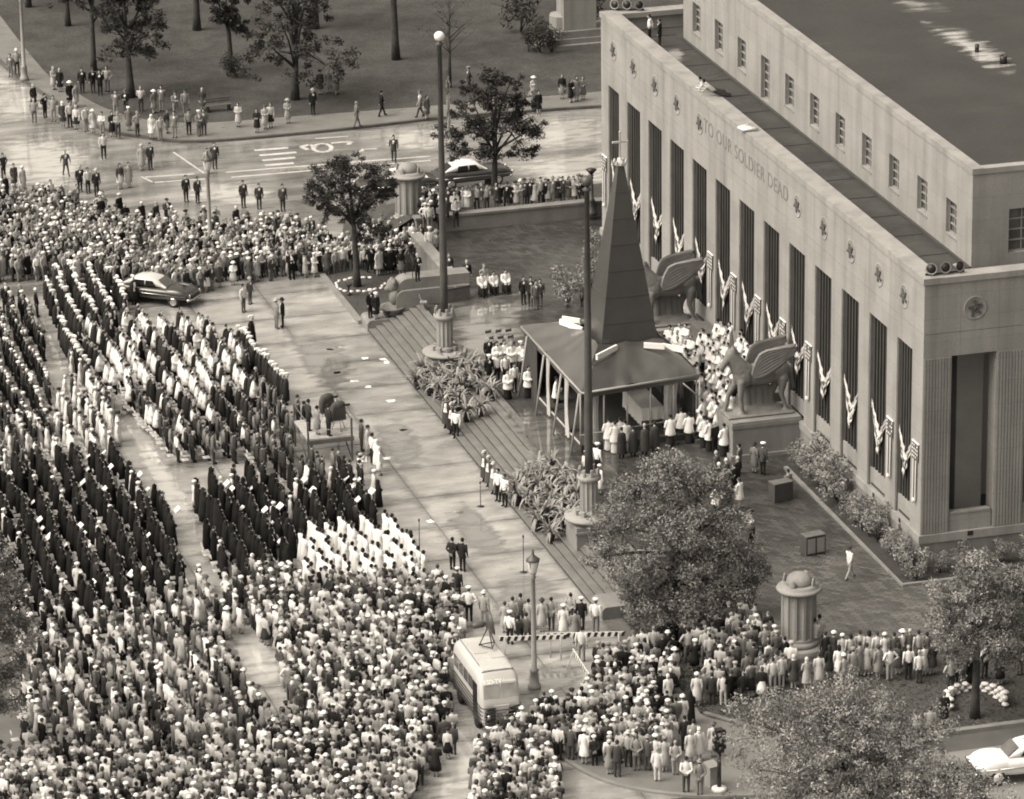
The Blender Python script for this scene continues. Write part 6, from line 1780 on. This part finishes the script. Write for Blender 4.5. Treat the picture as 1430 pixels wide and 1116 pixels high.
cluster('between the canopy and the near pedestal, %s from the left', TZ, [(983, 624, 'surplice', .72, .02, 'hair', .02), (991, 629, 'surplice', .7, .02, 'hair', .02), (998, 633, 'man', .015, .015, 'hair', .3), (1011, 636, 'surplice', .72, .02, 'hair', .02), (979, 616, 'surplice', .7, .02, 'hair', .03)], 'servers right of the canopy', yaw=2.0)
cluster('in the clergy rows right of the leafy tree, %s from the back', TZ, [(1000, 674, 'cape', .06, .03, 'hair', .35), (1014, 684, 'cape', .05, .03, 'hair', .6), (1030, 682, 'man', .03, .02, 'hair', .4), (1004, 690, 'man', .03, .02, 'hair', .6), (1005, 706, 'man', .02, .02, 'hair', .6), (1019, 715, 'man', .02, .02, 'hair', .12), (1000, 720, 'surplice', .7, .03, 'hair', .3), (1032, 712, 'surplice', .72, .3, 'hair', .05), (1025, 690, 'man', .02, .02, 'hair', .05)], 'clergy standing right of the leafy tree', yaw=2.2)
cluster('talking beside the near pedestal, %s of two', TZ, [(1053, 660, 'coat', .14, .14, 'hat', .03), (1065, 663, 'man', .06, .02, 'cap', .72)], 'officers beside the near pedestal', yaw=.6)
cluster('in front of the near pedestal', TZ, [(1032, 662, 'child', .12, .05, 'hair', .02)], None, yaw=2.4)
cluster('standing alone on the brick terrace', TZ, [(1049, 776, 'man', .03, .02, 'cap', .75)], None, yaw=2.4)
cluster('striding across the brick terrace with a dark bag', TZ, [(1186, 808, 'shirtwalk', .62, .32, 'hair', .04)], None, yaw=.35)
cluster('standing in the porch opening of the end wall', 3.0, [(1354, 703, 'man', .02, .02, 'hair', .03)], None, yaw=-1.6)
cluster('on the low roof at the far corner, %s from the left', 15.2, [(907, 60, 'shirtback', .72, .02, 'hair', .03), (921, 66, 'man', .015, .04, 'hair', .03)], 'people on the low roof', yaw=2.6)
cluster('lying on the parapet looking down, %s of two', 16.3, [(987, 129, 'lying', .5, .03, 'hair', .02), (993, 134, 'lying', .3, .02, 'hair', .02)], 'people lying on the parapet', yaw=2.7)
cluster('crouching behind a cabinet by the planting bed', TZ, [(1100, 690, 'seated', .2, .1, 'hair', .03)], None, yaw=2.0)
cluster('on the camera platform, %s from the left', DZ, [(431, 602, 'man', .04, .03, 'hair', .03), (443, 607, 'coat', .22, .22, 'hair', .02), (459, 609, 'man', .03, .03, 'hair', .02)], 'operators on the camera platform', yaw=.3)
cluster('beside the camera platform, %s from the top', PLZ, [(505, 630, 'man', .12, .1, 'hair', .03), (514, 636, 'coat', .5, .5, 'hair', .03), (520, 648, 'shirt', .6, .03, 'hair', .02), (526, 657, 'coat', .68, .68, 'scarf', .7), (530, 664, 'coat', .7, .7, 'scarf', .6), (504, 678, 'shirtup', .72, .02, 'cap', .3)], 'people beside the camera platform')
cluster('behind the barricades, %s from the left', PLZ, [(705, 884, 'coat', .3, .3, 'hair', .05), (716, 880, 'man', .3, .15, 'hair', .03), (727, 876, 'man', .14, .1, 'hair', .02), (738, 880, 'coat', .3, .25, 'hair', .02), (757, 882, 'coat', .38, .35, 'hat', .05), (770, 880, 'manback', .25, .06, 'hair', .02), (797, 874, 'shirtback', .28, .06, 'hair', .02), (812, 880, 'man', .02, .02, 'cap', .7), (832, 884, 'shirt', .66, .15, 'cap', .7), (787, 890, 'coat', .6, .3, 'cap', .7), (803, 898, 'coat', .2, .2, 'hair', .04), (712, 900, 'shirt', .7, .03, 'cap', .72), (723, 896, 'seated', .06, .03, 'hair', .03), (735, 895, 'seated', .12, .03, 'hair', .03), (812, 924, 'shirt', .6, .2, 'hair', .03)], 'people behind the barricades')
LL = [(1068, 967, 'child', .45, .3, 'hair', .03), (1079, 966, 'shirt', .5, .3, 'hair', .03), (1091, 962, 'child', .5, .3, 'hair', .1), (1108, 962, 'dress', .06, .05, 'scarf', .5), (1126, 963, 'coatfront', .36, .36, 'scarf', .5), (1143, 959, 'coat', .52, .52, 'hair', .05), (1158, 947, 'dress', .03, .03, 'longhair', .03), (1171, 948, 'dress', .72, .72, 'longhair', .02), (1178, 960, 'child', .3, .3, 'smallhat', .7), (1191, 953, 'man', .28, .28, 'smallhat', .2),
   (1200, 944, 'coat', .22, .22, 'hair', .03), (1210, 943, 'coat', .5, .05, 'hair', .03), (1226, 947, 'coat', .24, .1, 'smallhat', .06), (1242, 950, 'hips', .72, .3, 'hair', .03), (1254, 942, 'dress', .08, .08, 'longhair', .03), (1268, 949, 'shirt', .7, .02, 'hair', .3), (1283, 954, 'child', .66, .05, 'hair', .3), (1290, 944, 'coat', .5, .5, 'hair', .05), (1301, 942, 'dress', .05, .05, 'hair', .03)]
cluster('in the front line on the lawn, %s from the stone column', 'lawn', LL, 'onlookers in the front line on the lawn')
LB = [(1187, 931, 'shirt', .5, .2, 'longhair', .03), (1200, 928, 'coat', .4, .4, 'hair', .04), (1213, 929, 'shirt', .45, .1, 'longhair', .02), (1224, 930, 'dress', .55, .2, 'hair', .05), (1235, 930, 'coat', .6, .3, 'smallhat', .6), (1248, 930, 'man', .1, .1, 'hair', .03), (1260, 926, 'shirt', .6, .2, 'widehat', .75), (1270, 926, 'man', .1, .05, 'hair', .4), (1282, 929, 'shirt', .4, .1, 'hair', .03), (1294, 931, 'coat', .1, .1, 'hair', .02), (1152, 930, 'man', .03, .03, 'hair', .03), (1164, 929, 'coat', .05, .05, 'smallhat', .65), (1176, 930, 'coat', .4, .4, 'smallhat', .6)]
cluster('in the second line along the lawn, %s from the stone column', 'lawn', LB, 'onlookers in the second line on the lawn')
cluster('sitting on the step of the stone column, %s from the left', 1.35, [(1137, 903, 'seated', .5, .2, 'hair', .03), (1144, 898, 'seated', .45, .2, 'hair', .03)], 'people on the column step', yaw=1.2)
cluster('near the lawn tree, %s in order from the left', 'lawn', [(1318, 1012, 'coat', .02, .02, 'hair', .1), (1327, 967, 'hips', .35, .04, 'hair', .1), (1381, 918, 'man', .05, .03, 'hair', .3), (1398, 920, 'coat', .3, .3, 'smallhat', .6), (1410, 926, 'man', .12, .05, 'hair', .03)], 'people round the lawn tree')
cluster('at the near kerb beyond the big pale tree, %s from the left', .13, [(1277, 1040, 'shirt', .5, .2, 'hair', .1), (1298, 1036, 'man', .3, .3, 'hair', .03)], 'people at the near kerb')
CR = [(777, 1054, 'man', .03, .03, 'hair', .02), (788, 1050, 'man', .16, .16, 'hair', .03), (797, 1061, 'man', .09, .09, 'hair', .03), (806, 1054, 'coat', .55, .4, 'scarf', .7), (816, 1067, 'dress', .72, .72, 'smallhat', .65), (834, 1052, 'coat', .34, .34, 'hair', .05), (851, 1081, 'coat', .22, .2, 'smallhat', .4), (862, 1085, 'man', .06, .06, 'hair', .03), (877, 1071, 'shirt', .35, .05, 'hat', .45), (889, 1076, 'manback', .2, .18, 'hair', .1), (904, 1076, 'man', .09, .09, 'hat', .25),
   (915, 1076, 'dress', .66, .5, 'cap', .7), (918, 1091, 'child', .62, .5, 'hair', .3), (928, 1078, 'coat', .36, .36, 'smallhat', .2), (943, 1082, 'manback', .32, .3, 'hair', .25), (958, 1106, 'shirtback', .68, .06, 'hair', .03), (977, 1110, 'manback', .18, .16, 'hat', .2), (956, 1048, 'man', .03, .03, 'hair', .02), (968, 1052, 'man', .28, .2, 'hair', .03), (996, 1057, 'coat', .5, .48, 'hat', .1), (953, 1019, 'coat', .6, .6, 'smallhat', .75), (931, 1040, 'dress', .6, .03, 'smallhat', .6), (915, 1036, 'shirt', .68, .03, 'longhair', .02), (904, 1030, 'coat', .2, .2, 'smallhat', .65),
   (963, 1010, 'nun', .02, .02, 'hair', .02), (973, 987, 'coat', .5, .5, 'smallhat', .6), (983, 984, 'man', .22, .22, 'hair', .1), (994, 986, 'man', .04, .04, 'hair', .03), (1010, 987, 'shirt', .5, .4, 'hair', .1), (964, 1066, 'coat', .5, .5, 'hair', .4), (976, 1062, 'coat', .62, .6, 'scarf', .6), (1009, 972, 'man', .05, .05, 'hair', .03), (868, 1050, 'man', .24, .2, 'hair', .03), (886, 1046, 'coat', .42, .42, 'smallhat', .5), (848, 1046, 'man', .05, .05, 'hair', .03), (822, 1036, 'coat', .32, .32, 'hair', .04)]
cluster('at the open edge of the near corner crowd, %s in order from the left', .12, CR, 'onlookers at the edge of the near corner crowd')
# street and park onlookers
ST = [(145, 222, 'shirt', .5, .03, 'hair', .03), (92, 245, 'walker', .07, .07, 'hair', .2), (5, 250, 'hips', .03, .03, 'hair', .03), (210, 237, 'man', .05, .05, 'hair', .03), (198, 238, 'coat', .3, .3, 'smallhat', .4), (300, 236, 'man', .06, .06, 'hair', .03), (290, 242, 'coat', .35, .35, 'hair', .04), (550, 226, 'walker', .05, .05, 'hair', .03), (168, 264, 'dress', .06, .45, 'longhair', .05), (180, 262, 'coat', .3, .2, 'hair', .05), (112, 268, 'man', .03, .03, 'hat', .3), (123, 270, 'shirt', .6, .05, 'hair', .03), (135, 274, 'man', .03, .03, 'hat', .4), (20, 262, 'coat', .06, .06, 'hair', .03), (32, 268, 'coat', .4, .4, 'smallhat', .6), (260, 282, 'man', .03, .03, 'hair', .02), (276, 284, 'man', .05, .05, 'hair', .03), (340, 290, 'man', .05, .04, 'hair', .02), (362, 292, 'man', .05, .04, 'hair', .02), (395, 295, 'man', .08, .04, 'hair', .02)]
cluster('in open wet street beyond crowd, %s counted from top lamp', 0.0, ST, 'people in the open wet street')
PK = [(15, 108), (24, 104), (48, 172), (47, 150), (63, 165), (75, 170), (88, 176), (98, 178), (107, 181), (120, 184), (130, 186), (143, 190), (157, 191), (165, 192), (180, 182), (192, 190), (212, 194), (224, 196), (233, 186), (244, 192), (264, 188), (278, 190), (285, 188), (98, 148), (106, 150), (75, 125), (84, 128), (115, 130), (130, 130), (140, 133), (150, 128), (162, 162), (176, 160), (197, 155), (215, 158), (226, 155), (245, 163), (259, 160), (283, 155), (333, 177), (359, 185), (370, 180), (378, 178), (402, 172), (437, 160), (447, 132), (459, 130), (470, 132), (498, 178), (533, 162), (587, 163), (596, 166), (690, 160), (745, 155), (752, 160), (785, 138), (797, 143), (805, 141), (814, 139), (745, 140), (655, 128)]
PKL = ['under the park trees behind the kerb, %s from the left of that group']
rp = random.Random(4)
for i, (x, y) in enumerate(sorted(PK)):
    k, c, l, hw, t = rspec(); c *= .75
    if i in (49, 50, 51, 52, 56, 57): k = 'walker' if k[0] in 'ms' else k
    nb = 'by the round dark tree' if x < 260 else 'along the walk by the spreading tree' if x < 480 else 'on the walk behind the far flagpole' if x < 680 else 'on the walk left of the building'
    person(at(x, y, .135), k, c, l, hw, t, where='%s, %s from left' % (nb, ordn[i]), group='onlookers along the park walk', yaw=rp.uniform(-2.2, -.9) if k != 'walker' else rp.choice([.1, 3.1]))
# line behind the terrace wall
for i in range(34):
    x = 598 + i * 6.9 + rp.uniform(-1.5, 1.5)
    y = 303.6 - (x - 592) * .066 - rp.uniform(1, 4)
    if 686 < x < 694: continue
    k, c, l, hw, t = rspec()
    p = at(x, y, 2.03); p.y = max(p.y, 32.9)
    person(p, k, c, l, hw, t, where='in the line behind the terrace wall, %s from the far stone column' % ordn[i], group='onlookers behind the terrace wall', yaw=-1.6 + rp.uniform(-.3, .3))

# ------------------------------------------------------------------ the crowd proper: far past counting, one mass per kind
CT = {}
for k_ in ('man', 'manback', 'manfront', 'shirt', 'coat', 'coatfront', 'dress', 'nun', 'surplice', 'gown', 'cape', 'seated', 'hips', 'shirtup', 'walker', 'shirtfront', 'child'):
    m_, r_, hz_, hx_ = make_template(k_, .03, 340 if k_ not in ('nun', 'gown', 'cape') else 280)
    V = np.zeros(len(m_.vertices) * 3, np.float32); m_.vertices.foreach_get('co', V)
    T = np.array([list(p.vertices) for p in m_.polygons], np.int32)
    CT[k_] = (V.reshape(-1, 3), T, r_, hz_, hx_); bpy.data.meshes.remove(m_)
def lowhw(kind):
    mb = MB()
    if kind == 'hair': mb.ell((-.012, 0, .035), (.108, .095, .112), 7, 4)
    elif kind == 'longhair': mb.ell((-.02, 0, .02), (.115, .105, .135), 7, 4)
    elif kind in ('hat', 'widehat'): mb.lathe([(.17 if kind == 'hat' else .2, .06), (.11, .075), (.1, .15), (.04, .165)], 8)
    elif kind in ('smallhat', 'cap'): mb.lathe([(.12, .03), (.145, .1), (.1, .15), (.03, .16)], 8)
    elif kind == 'scarf': mb.ell((-.02, 0, 0), (.115, .1, .145), 7, 4)
    elif kind == 'plume': mb.ell((-.02, 0, .14), (.2, .06, .085), 8, 5); mb.ell((-.17, 0, .08), (.05, .05, .07), 6, 4)
    tri = []
    for f in mb.f:
        for i in range(1, len(f) - 1): tri.append((f[0], f[i], f[i + 1]))
    return np.array(mb.v, np.float32), np.array(tri, np.int32)
LHW = {k: lowhw(k) for k in HW}
class Crowd:
    def __init__(s): s.V, s.T, s.C, s.n, s.count = [], [], [], 0, 0
    def push(s, V, T, tone):
        s.V.append(V); s.T.append(T + s.n); s.C.append(tone); s.n += len(V)
    def add(s, p, kind, coat, lower, hw, hwt, third=.65, yaw=0.0, sc=1.0, book=0.0):
        V, T, r, hz, hx = CT[kind]
        c_, s_ = math.cos(yaw), math.sin(yaw); R = np.array([[c_, s_, 0], [-s_, c_, 0], [0, 0, 1]], np.float32)
        P = np.array([p[0], p[1], p[2]], np.float32)
        tones = np.array([coat, lower, third, .36, .02], np.float32)[r]
        wd = rp.uniform(.9, 1.16); V = V * np.array([wd, wd, 1], np.float32); lx, ly = rp.gauss(0, .03), rp.gauss(0, .025)
        V = V + np.stack([V[:, 2] * lx, V[:, 2] * ly, 0 * V[:, 2]], 1).astype(np.float32)
        s.push((V * sc) @ R + P, T, tones); hx = hx * wd + hz * lx; hy = hz * ly
        if kind != 'nun':
            v, t = LHW[hw]
            s.push(((v * rp.uniform(.86, 1.1) + np.array([hx, hy, hz], np.float32)) * sc) @ R + P, t, np.full(len(t), hwt, np.float32))
        if book:
            b = np.array([[.28, -.16, 1.05], [.28, .16, 1.05], [.46, .16, 1.2], [.46, -.16, 1.2], [.28, -.16, 1.02], [.28, .16, 1.02], [.46, .16, 1.17], [.46, -.16, 1.17]], np.float32) * book
            b[:, 2] += (1 - book) * 1.1
            s.push(b @ R + P, np.array([[0, 1, 2], [0, 2, 3], [5, 4, 7], [5, 7, 6]], np.int32), np.full(4, .75, np.float32))
        s.count += 1
    def build(s, name, label, group=None):
        V = np.concatenate(s.V); T = np.concatenate(s.T); C = np.concatenate(s.C)
        me = bpy.data.meshes.new(name)
        me.vertices.add(len(V)); me.vertices.foreach_set('co', V.ravel())
        me.loops.add(len(T) * 3); me.loops.foreach_set('vertex_index', T.ravel())
        me.polygons.add(len(T)); me.polygons.foreach_set('loop_start', np.arange(0, len(T) * 3, 3, dtype=np.int32)); me.polygons.foreach_set('loop_total', np.full(len(T), 3, np.int32))
        me.polygons.foreach_set('use_smooth', np.ones(len(T), bool))
        a = me.attributes.new('tone', 'FLOAT', 'FACE'); a.data.foreach_set('value', C.astype(np.float32))
        me.update(); me.validate()
        o = link(name, me, M_CROWD)
        print('CROWD', name, s.count, len(T))
        return tag(o, label, 'crowd', None, 'stuff')

EXC = []      # spots kept clear
AISLE = [[(160, 560), (186, 560), (212, 620), (268, 700), (274, 790), (252, 782), (238, 700), (196, 640)], [(312, 862), (352, 850), (402, 965), (345, 960)], [(56, 412), (76, 425), (98, 500), (84, 520), (58, 440)], [(605, 1010), (640, 1000), (668, 1010), (655, 1116), (590, 1116)]]
taken = {}
def free(p, rad):
    k = (int(p.x // 1), int(p.y // 1))
    for i in (-1, 0, 1):
        for j in (-1, 0, 1):
            for q in taken.get((k[0] + i, k[1] + j), ()):
                if (q[0] - p.x) ** 2 + (q[1] - p.y) ** 2 < rad * rad: return False
    return True
def take(p): taken.setdefault((int(p.x // 1), int(p.y // 1)), []).append((p.x, p.y))
for o in COL.objects:
    if o.name.startswith('person') and o.parent is None: take(o.location)
def blocked(p):
    if -9.7 < p.x < -7.1 and -40.2 < p.y < -34.2: return True           # the bus
    d = Vector((p.x + 10.5, p.y - 28.0)); a = math.radians(38); u = d.x * math.cos(a) - d.y * math.sin(a); v = d.x * math.sin(a) + d.y * math.cos(a)
    if abs(u) < 2.8 and abs(v) < 1.1: return True                        # the sedan
    if pc_plat.x - 1.35 < p.x < pc_plat.x + 1.35 and pc_plat.y - 1.75 < p.y < pc_plat.y + 1.75: return True               # the platform
    return False
HZ = 1.55
def head_at(x, y, gz=0.0): q = at(x, y, gz + HZ); return Vector((q.x, q.y, gz))
def todeg(p, z):       # world -> photo, for polygon tests on where heads should fall
    d = Vector((p.x, p.y, z)) - CAM
    c = [sum(ROT[k][i] * d[i] for i in range(3)) for k in range(3)]
    return CX + F_PX * c[0] / c[2], CY + F_PX * c[1] / c[2]
def fill(crowd, poly, spec, dirpx=None, pitch=.9, spacing=.55, jit=.08, gz=0.0, keep=1.0, rad=.34, rmin=None, chairs=None, turn=0.0, aisles=True):
    W = [head_at(x, y, gz if not callable(gz) else 0) for x, y in poly]
    cx = sum(q.x for q in W) / len(W); cy = sum(q.y for q in W) / len(W)
    R = max((Vector((q.x - cx, q.y - cy))).length for q in W) + 1
    if dirpx:
        a, b = head_at(*dirpx[0]), head_at(*dirpx[1]); d = (b - a); ang = math.atan2(d.y, d.x)
    else: ang = rp.uniform(0, PI)
    ca, sa = math.cos(ang), math.sin(ang)
    i0 = int(R / spacing) + 1; j0 = int(R / pitch) + 1
    for j in range(-j0, j0 + 1):
        off = rp.uniform(-.2, .2) if dirpx else rp.uniform(0, 1)
        for i in range(-i0, i0 + 1):
            u = (i + off) * spacing + rp.gauss(0, jit); v = j * pitch + rp.gauss(0, jit * (1 if dirpx else 2))
            if dirpx: v += .13 * math.sin(u * .4 + j * 1.3) + .05 * math.sin(u * 1.7 + j)
            p = Vector((cx + ca * u - sa * v, cy + sa * u + ca * v, 0))
            z = gz(p) if callable(gz) else gz
            p.z = z
            X, Y = todeg(p, z + HZ)
            if not inpoly(X, Y, poly): continue
            if aisles and any(inpoly(X, Y + 8, q) for q in AISLE): continue
            if blocked(p): continue
            if chairs is not None and rp.random() < chairs[1]:
                chairs[0].append((p.x + .12 * sa, p.y - .12 * ca, z, ang))
            if rp.random() > keep: continue
            if dirpx and math.sin(u * .9 + j * 2.7) + math.sin(u * .37 - j * 1.9) > (1.75 if keep < .95 else 1.9): continue
            if not free(p, rad): continue
            take(p)
            s = spec(X, Y)
            if s is None: continue
            k, c, l, hw, t = s[:5]
            book = s[5] if len(s) > 5 else 0
            d = ALTAR - p
            yaw = math.atan2(d.y, d.x) + rp.gauss(0, .22) + turn
            if dirpx and not turn: 
                yaw = .5 * yaw + .5 * (ang + (PI / 2 if math.cos(ang + PI / 2 - yaw) > 0 else -PI / 2)) if abs(math.cos(ang - yaw)) < .8 else yaw
            crowd.add(p, k, c, l, hw, t, .65, yaw, rp.uniform(.89, 1.05), book)
seats = []
def sp_mix(X, Y): return rspec()
def sp_light(X, Y):
    k, c, l, hw, t = rspec()
    if rp.random() < .15: c = max(c, rp.uniform(.35, .65)); l = c if k in ('coat', 'coatfront') else l
    if rp.random() < .2 and 'hair' in hw: hw, t = rp.choice(['smallhat', 'cap', 'scarf']), rp.uniform(.5, .75)
    if k in ('shirtback',): k = 'shirt'
    return k, c, l, hw, t
def fix(s): return s if s is None or s[0] in CT else (('shirt',) + tuple(s[1:]))
def F_(fn): return lambda X, Y: fix(fn(X, Y))
def sp_dark(X, Y):
    return ('man', rp.uniform(.012, .05), rp.uniform(.012, .04), rp.choice(['cap', 'hair', 'hair', 'cap']), rp.choice([.03, .6, .7, .25]))
def sp_knight(X, Y):
    return ('cape', rp.uniform(.012, .04), .02, 'plume', rp.uniform(.62, .75))
WP = [(94, 422, 145, 473), (152, 432, 175, 473), (184, 427, 232, 468), (255, 427, 296, 450), (135, 475, 182, 541), (182, 473, 218, 522), (243, 470, 308, 536), (311, 463, 342, 522), (228, 505, 262, 541), (280, 540, 300, 575), (330, 590, 352, 620), (200, 560, 220, 590), (238, 585, 262, 612)]
def sp_priest(X, Y):
    u = rp.random()
    wh = any(a <= X <= c and b <= Y <= d for a, b, c, d in WP)
    if u < (.86 if wh else .1): return ('surplice', rp.uniform(.62, .75), .02, 'hair', .03)
    return ('cape', rp.uniform(.012, .04), .02, 'hair', rp.choice([.03, .3]))
def sp_mid(X, Y):
    u = rp.random()
    wh = any(a <= X <= c and b <= Y <= d for a, b, c, d in WP)
    if wh and rp.random() < .75: return ('surplice' if rp.random() < .5 else 'shirt', rp.uniform(.6, .72), .03, rp.choice(['hair', 'cap']), .05)
    if u < .58: return ('man', rp.uniform(.012, .04), .02, 'hair', rp.choice([.02, .03, .3]))
    if u < .92: return ('man', rp.uniform(.05, .18), .05, 'hair', .03)
    return ('surplice' if rp.random() < .5 else 'shirt', rp.uniform(.5, .72), .03, rp.choice(['hair', 'cap']), .05)
def sp_nun(X, Y):
    u = rp.random()
    if u < .06: return ('coat', rp.uniform(.3, .65), .5, 'smallhat', .6)
    if u < .10: return ('man', .03, .02, 'hair', .03)
    return ('nun', rp.uniform(.009, .022), .02, 'hair', .02, rp.choice([0, 0, 0, 0, 0, 1.0, 1.5]) if rp.random() < .5 else 0)
def sp_white(X, Y): return ('gown', rp.uniform(.66, .76), .7, 'longhair', rp.uniform(.012, .03))
def sp_choir(X, Y): return ('surplice' if rp.random() < .5 else 'gown', rp.uniform(.66, .76), .03, 'hair', rp.uniform(.012, .03))
def sp_wmix(X, Y):
    u = rp.random()
    if u < .78: return ('coat' if u < .3 else 'gown', rp.uniform(.55, .75), .6, rp.choice(['hair', 'cap', 'smallhat']), rp.choice([.03, .65]))
    return ('man', rp.uniform(.02, .1), .03, 'hair', .03)

spect = Crowd()
fill(spect, [(-20, 262), (60, 258), (130, 285), (205, 300), (300, 306), (400, 292), (470, 328), (575, 322), (588, 345), (560, 352), (484, 345), (470, 352), (390, 358), (312, 366), (292, 375), (258, 385), (240, 388), (190, 382), (140, 362), (60, 358), (-20, 362)], F_(sp_light), None, .50, .50, .1, rad=.31)
fill(spect, [(-20, 240), (60, 250), (200, 275), (300, 285), (430, 300), (440, 305), (300, 310), (-20, 275)], F_(sp_light), None, .95, .95, .2, keep=.55)
fill(spect, [(505, 300), (560, 296), (592, 312), (600, 342), (540, 352), (500, 345)], F_(sp_mix), None, .66, .66, .1, gz=.16)
fill(spect, [(588, 272), (640, 268), (640, 285), (592, 292)], F_(sp_light), None, .6, .6, .1, gz=1.9)
fill(spect, [(20, 845), (150, 822), (250, 800), (300, 772), (350, 780), (350, 850), (320, 880), (345, 950), (410, 985), (360, 1045), (200, 1030), (30, 1040)], F_(sp_light), ((60, 880), (150, 1040)), .92, .52, .08, chairs=(seats, .55), keep=.86)
fill(spect, [(345, 772), (430, 792), (560, 786), (600, 780), (636, 812), (650, 850), (640, 885), (632, 940), (640, 985), (590, 1000), (500, 990), (405, 965), (390, 900), (352, 845)], F_(sp_light), ((430, 800), (560, 985)), .60, .50, .09, rad=.32)
fill(spect, [(-20, 1035), (200, 1035), (350, 1040), (410, 975), (520, 985), (600, 995), (612, 1030), (580, 1060), (560, 1125), (-20, 1125)], F_(sp_light), None, .50, .50, .1, rad=.31)
fill(spect, [(645, 1040), (690, 1010), (735, 985), (760, 965), (815, 962), (828, 905), (850, 893), (905, 878), (945, 868), (952, 900), (930, 960), (955, 985), (940, 1010), (900, 1040), (820, 1030), (770, 1020), (790, 1110), (650, 1125)], F_(sp_light), None, .52, .52, .1, gz=.06, rad=.32)
fill(spect, [(982, 872), (1020, 838), (1055, 838), (1085, 866), (1112, 898), (1098, 930), (1060, 938), (1010, 945), (985, 925)], F_(sp_mix), None, .58, .58, .1, gz=lambda p: lawn_z(p.x, p.y))
fill(spect, [(940, 862), (985, 855), (1000, 890), (960, 900)], F_(sp_mix), None, .72, .7, .1, gz=lambda p: lawn_z(p.x, p.y))
fill(spect, [(596, 1000), (640, 975), (640, 1010), (612, 1045), (590, 1045)], F_(sp_light), None, .7, .7, .1, aisles=False)
fill(spect, [(700, 985), (740, 990), (730, 1010), (705, 1010)], F_(sp_light), None, .7, .66, .1)
fill(spect, [(1310, 900), (1440, 880), (1440, 920), (1320, 925)], F_(sp_mix), None, .8, .8, .15, gz=lambda p: lawn_z(p.x, p.y), keep=.8)
spect.build('crowd', 'dense standing crowd of onlookers in coats, shirts and hats around the plaza')
march = Crowd()
fill(march, [(-20, 395), (52, 405), (68, 530), (80, 585), (40, 600), (-20, 600)], F_(sp_dark), ((5, 420), (62, 540)), .98, .5, .06, chairs=(seats, .3))
fill(march, [(58, 372), (118, 362), (188, 388), (176, 420), (150, 436), (112, 436), (122, 512), (98, 492)], F_(sp_knight), ((75, 380), (130, 490)), 1.0, .5, .05)
fill(march, [(330, 448), (350, 446), (402, 520), (392, 546), (350, 500)], F_(sp_knight), ((335, 452), (400, 534)), .95, .45, .04)
fill(march, [(112, 436), (176, 424), (262, 430), (300, 440), (345, 480), (360, 560), (330, 575), (240, 560), (170, 520), (125, 500)], F_(sp_priest), ((200, 440), (290, 560)), 1.02, .52, .06, chairs=(seats, .6), keep=.9)
fill(march, [(170, 520), (240, 560), (330, 575), (360, 560), (352, 505), (392, 548), (425, 560), (420, 610), (395, 640), (330, 612), (262, 618), (205, 580)], F_(sp_mid), ((200, 520), (300, 650)), .98, .52, .07, chairs=(seats, .6), keep=.9)
fill(march, [(84, 492), (110, 470), (150, 520), (165, 545), (150, 560), (100, 520)], F_(sp_wmix), ((90, 490), (150, 570)), 1.0, .55, .07, chairs=(seats, .5))
fill(march, [(-20, 600), (60, 540), (92, 520), (160, 530), (168, 590), (150, 612), (60, 620), (-20, 640)], F_(sp_wmix), ((20, 520), (110, 640)), 1.0, .55, .07, chairs=(seats, .6), keep=.85)
march.build('crowd', 'ranks of robed clergy, caped men with white plumes and dark suited men')
nuns = Crowd()
fill(nuns, [(-20, 640), (60, 622), (150, 612), (190, 640), (235, 700), (262, 775), (232, 800), (180, 830), (60, 845), (-20, 860)], F_(sp_nun), ((80, 610), (190, 815)), 1.02, .55, .10, chairs=(seats, .65))
fill(nuns, [(268, 655), (330, 640), (420, 655), (470, 650), (492, 632), (530, 668), (528, 700), (480, 718), (415, 722), (412, 765), (362, 782), (305, 765), (275, 700)], F_(sp_nun), ((300, 640), (400, 780)), 1.0, .54, .10, chairs=(seats, .3))
fill(nuns, [(412, 640), (436, 626), (500, 632), (508, 660), (470, 664), (415, 668)], F_(sp_mid), ((420, 630), (470, 690)), .9, .5, .08)
nuns.build('crowd', 'long dark rows of nuns in black habits, some holding white booklets')
whites = Crowd()
fill(whites, [(412, 726), (480, 718), (545, 712), (578, 742), (594, 772), (560, 790), (430, 795)], F_(sp_white), ((470, 716), (560, 800)), .98, .52, .06)
whites.build('crowd', 'block of dark-haired women in long white gowns in slanting rows')
choir = Crowd()
RZ = lambda p: TZ + max(0, min(2.75, (p.x - 10.9) * .58))
fill(choir, [(920, 468), (945, 452), (985, 456), (1010, 448), (1042, 458), (1058, 478), (1056, 500), (1030, 520), (1024, 545), (1022, 585), (1002, 600), (988, 590), (974, 555), (970, 515), (945, 488)], F_(sp_choir), None, .48, .48, .12, gz=RZ, rad=.31)
choir.build('crowd', 'massed choir of dark-haired singers in white on risers between the statues')
mb = MB()
for k in range(5): mb.box(11.2 + k * .95, 16.0, -8.4, 4.2, TZ, TZ + .55 * (k + .35))
struct('choir_risers', mb, M_DWOOD)
# seats of the folding chairs between the ranks
if seats:
    mb = MB()
    for x, y, z, a in seats[:1400]:
        c, s = math.cos(a), math.sin(a)
        q = Vector((x + .3 * -s * -1, y - .3 * c, z))
        mb.cbox((q.x, q.y, z + .45), (.4, .36, .03), a, 1.0)
        mb.cbox((q.x + .18 * -s * 1.0 * -1, q.y - .18 * c, z + .8), (.4, .03, .16), a, 1.0)
    tag(obj('folding_chairs', mb, mat('pale_chair_wood', .42, .1, 3.0, .6)), 'pale folding chairs left standing between the ranks', 'chair', None, 'stuff')
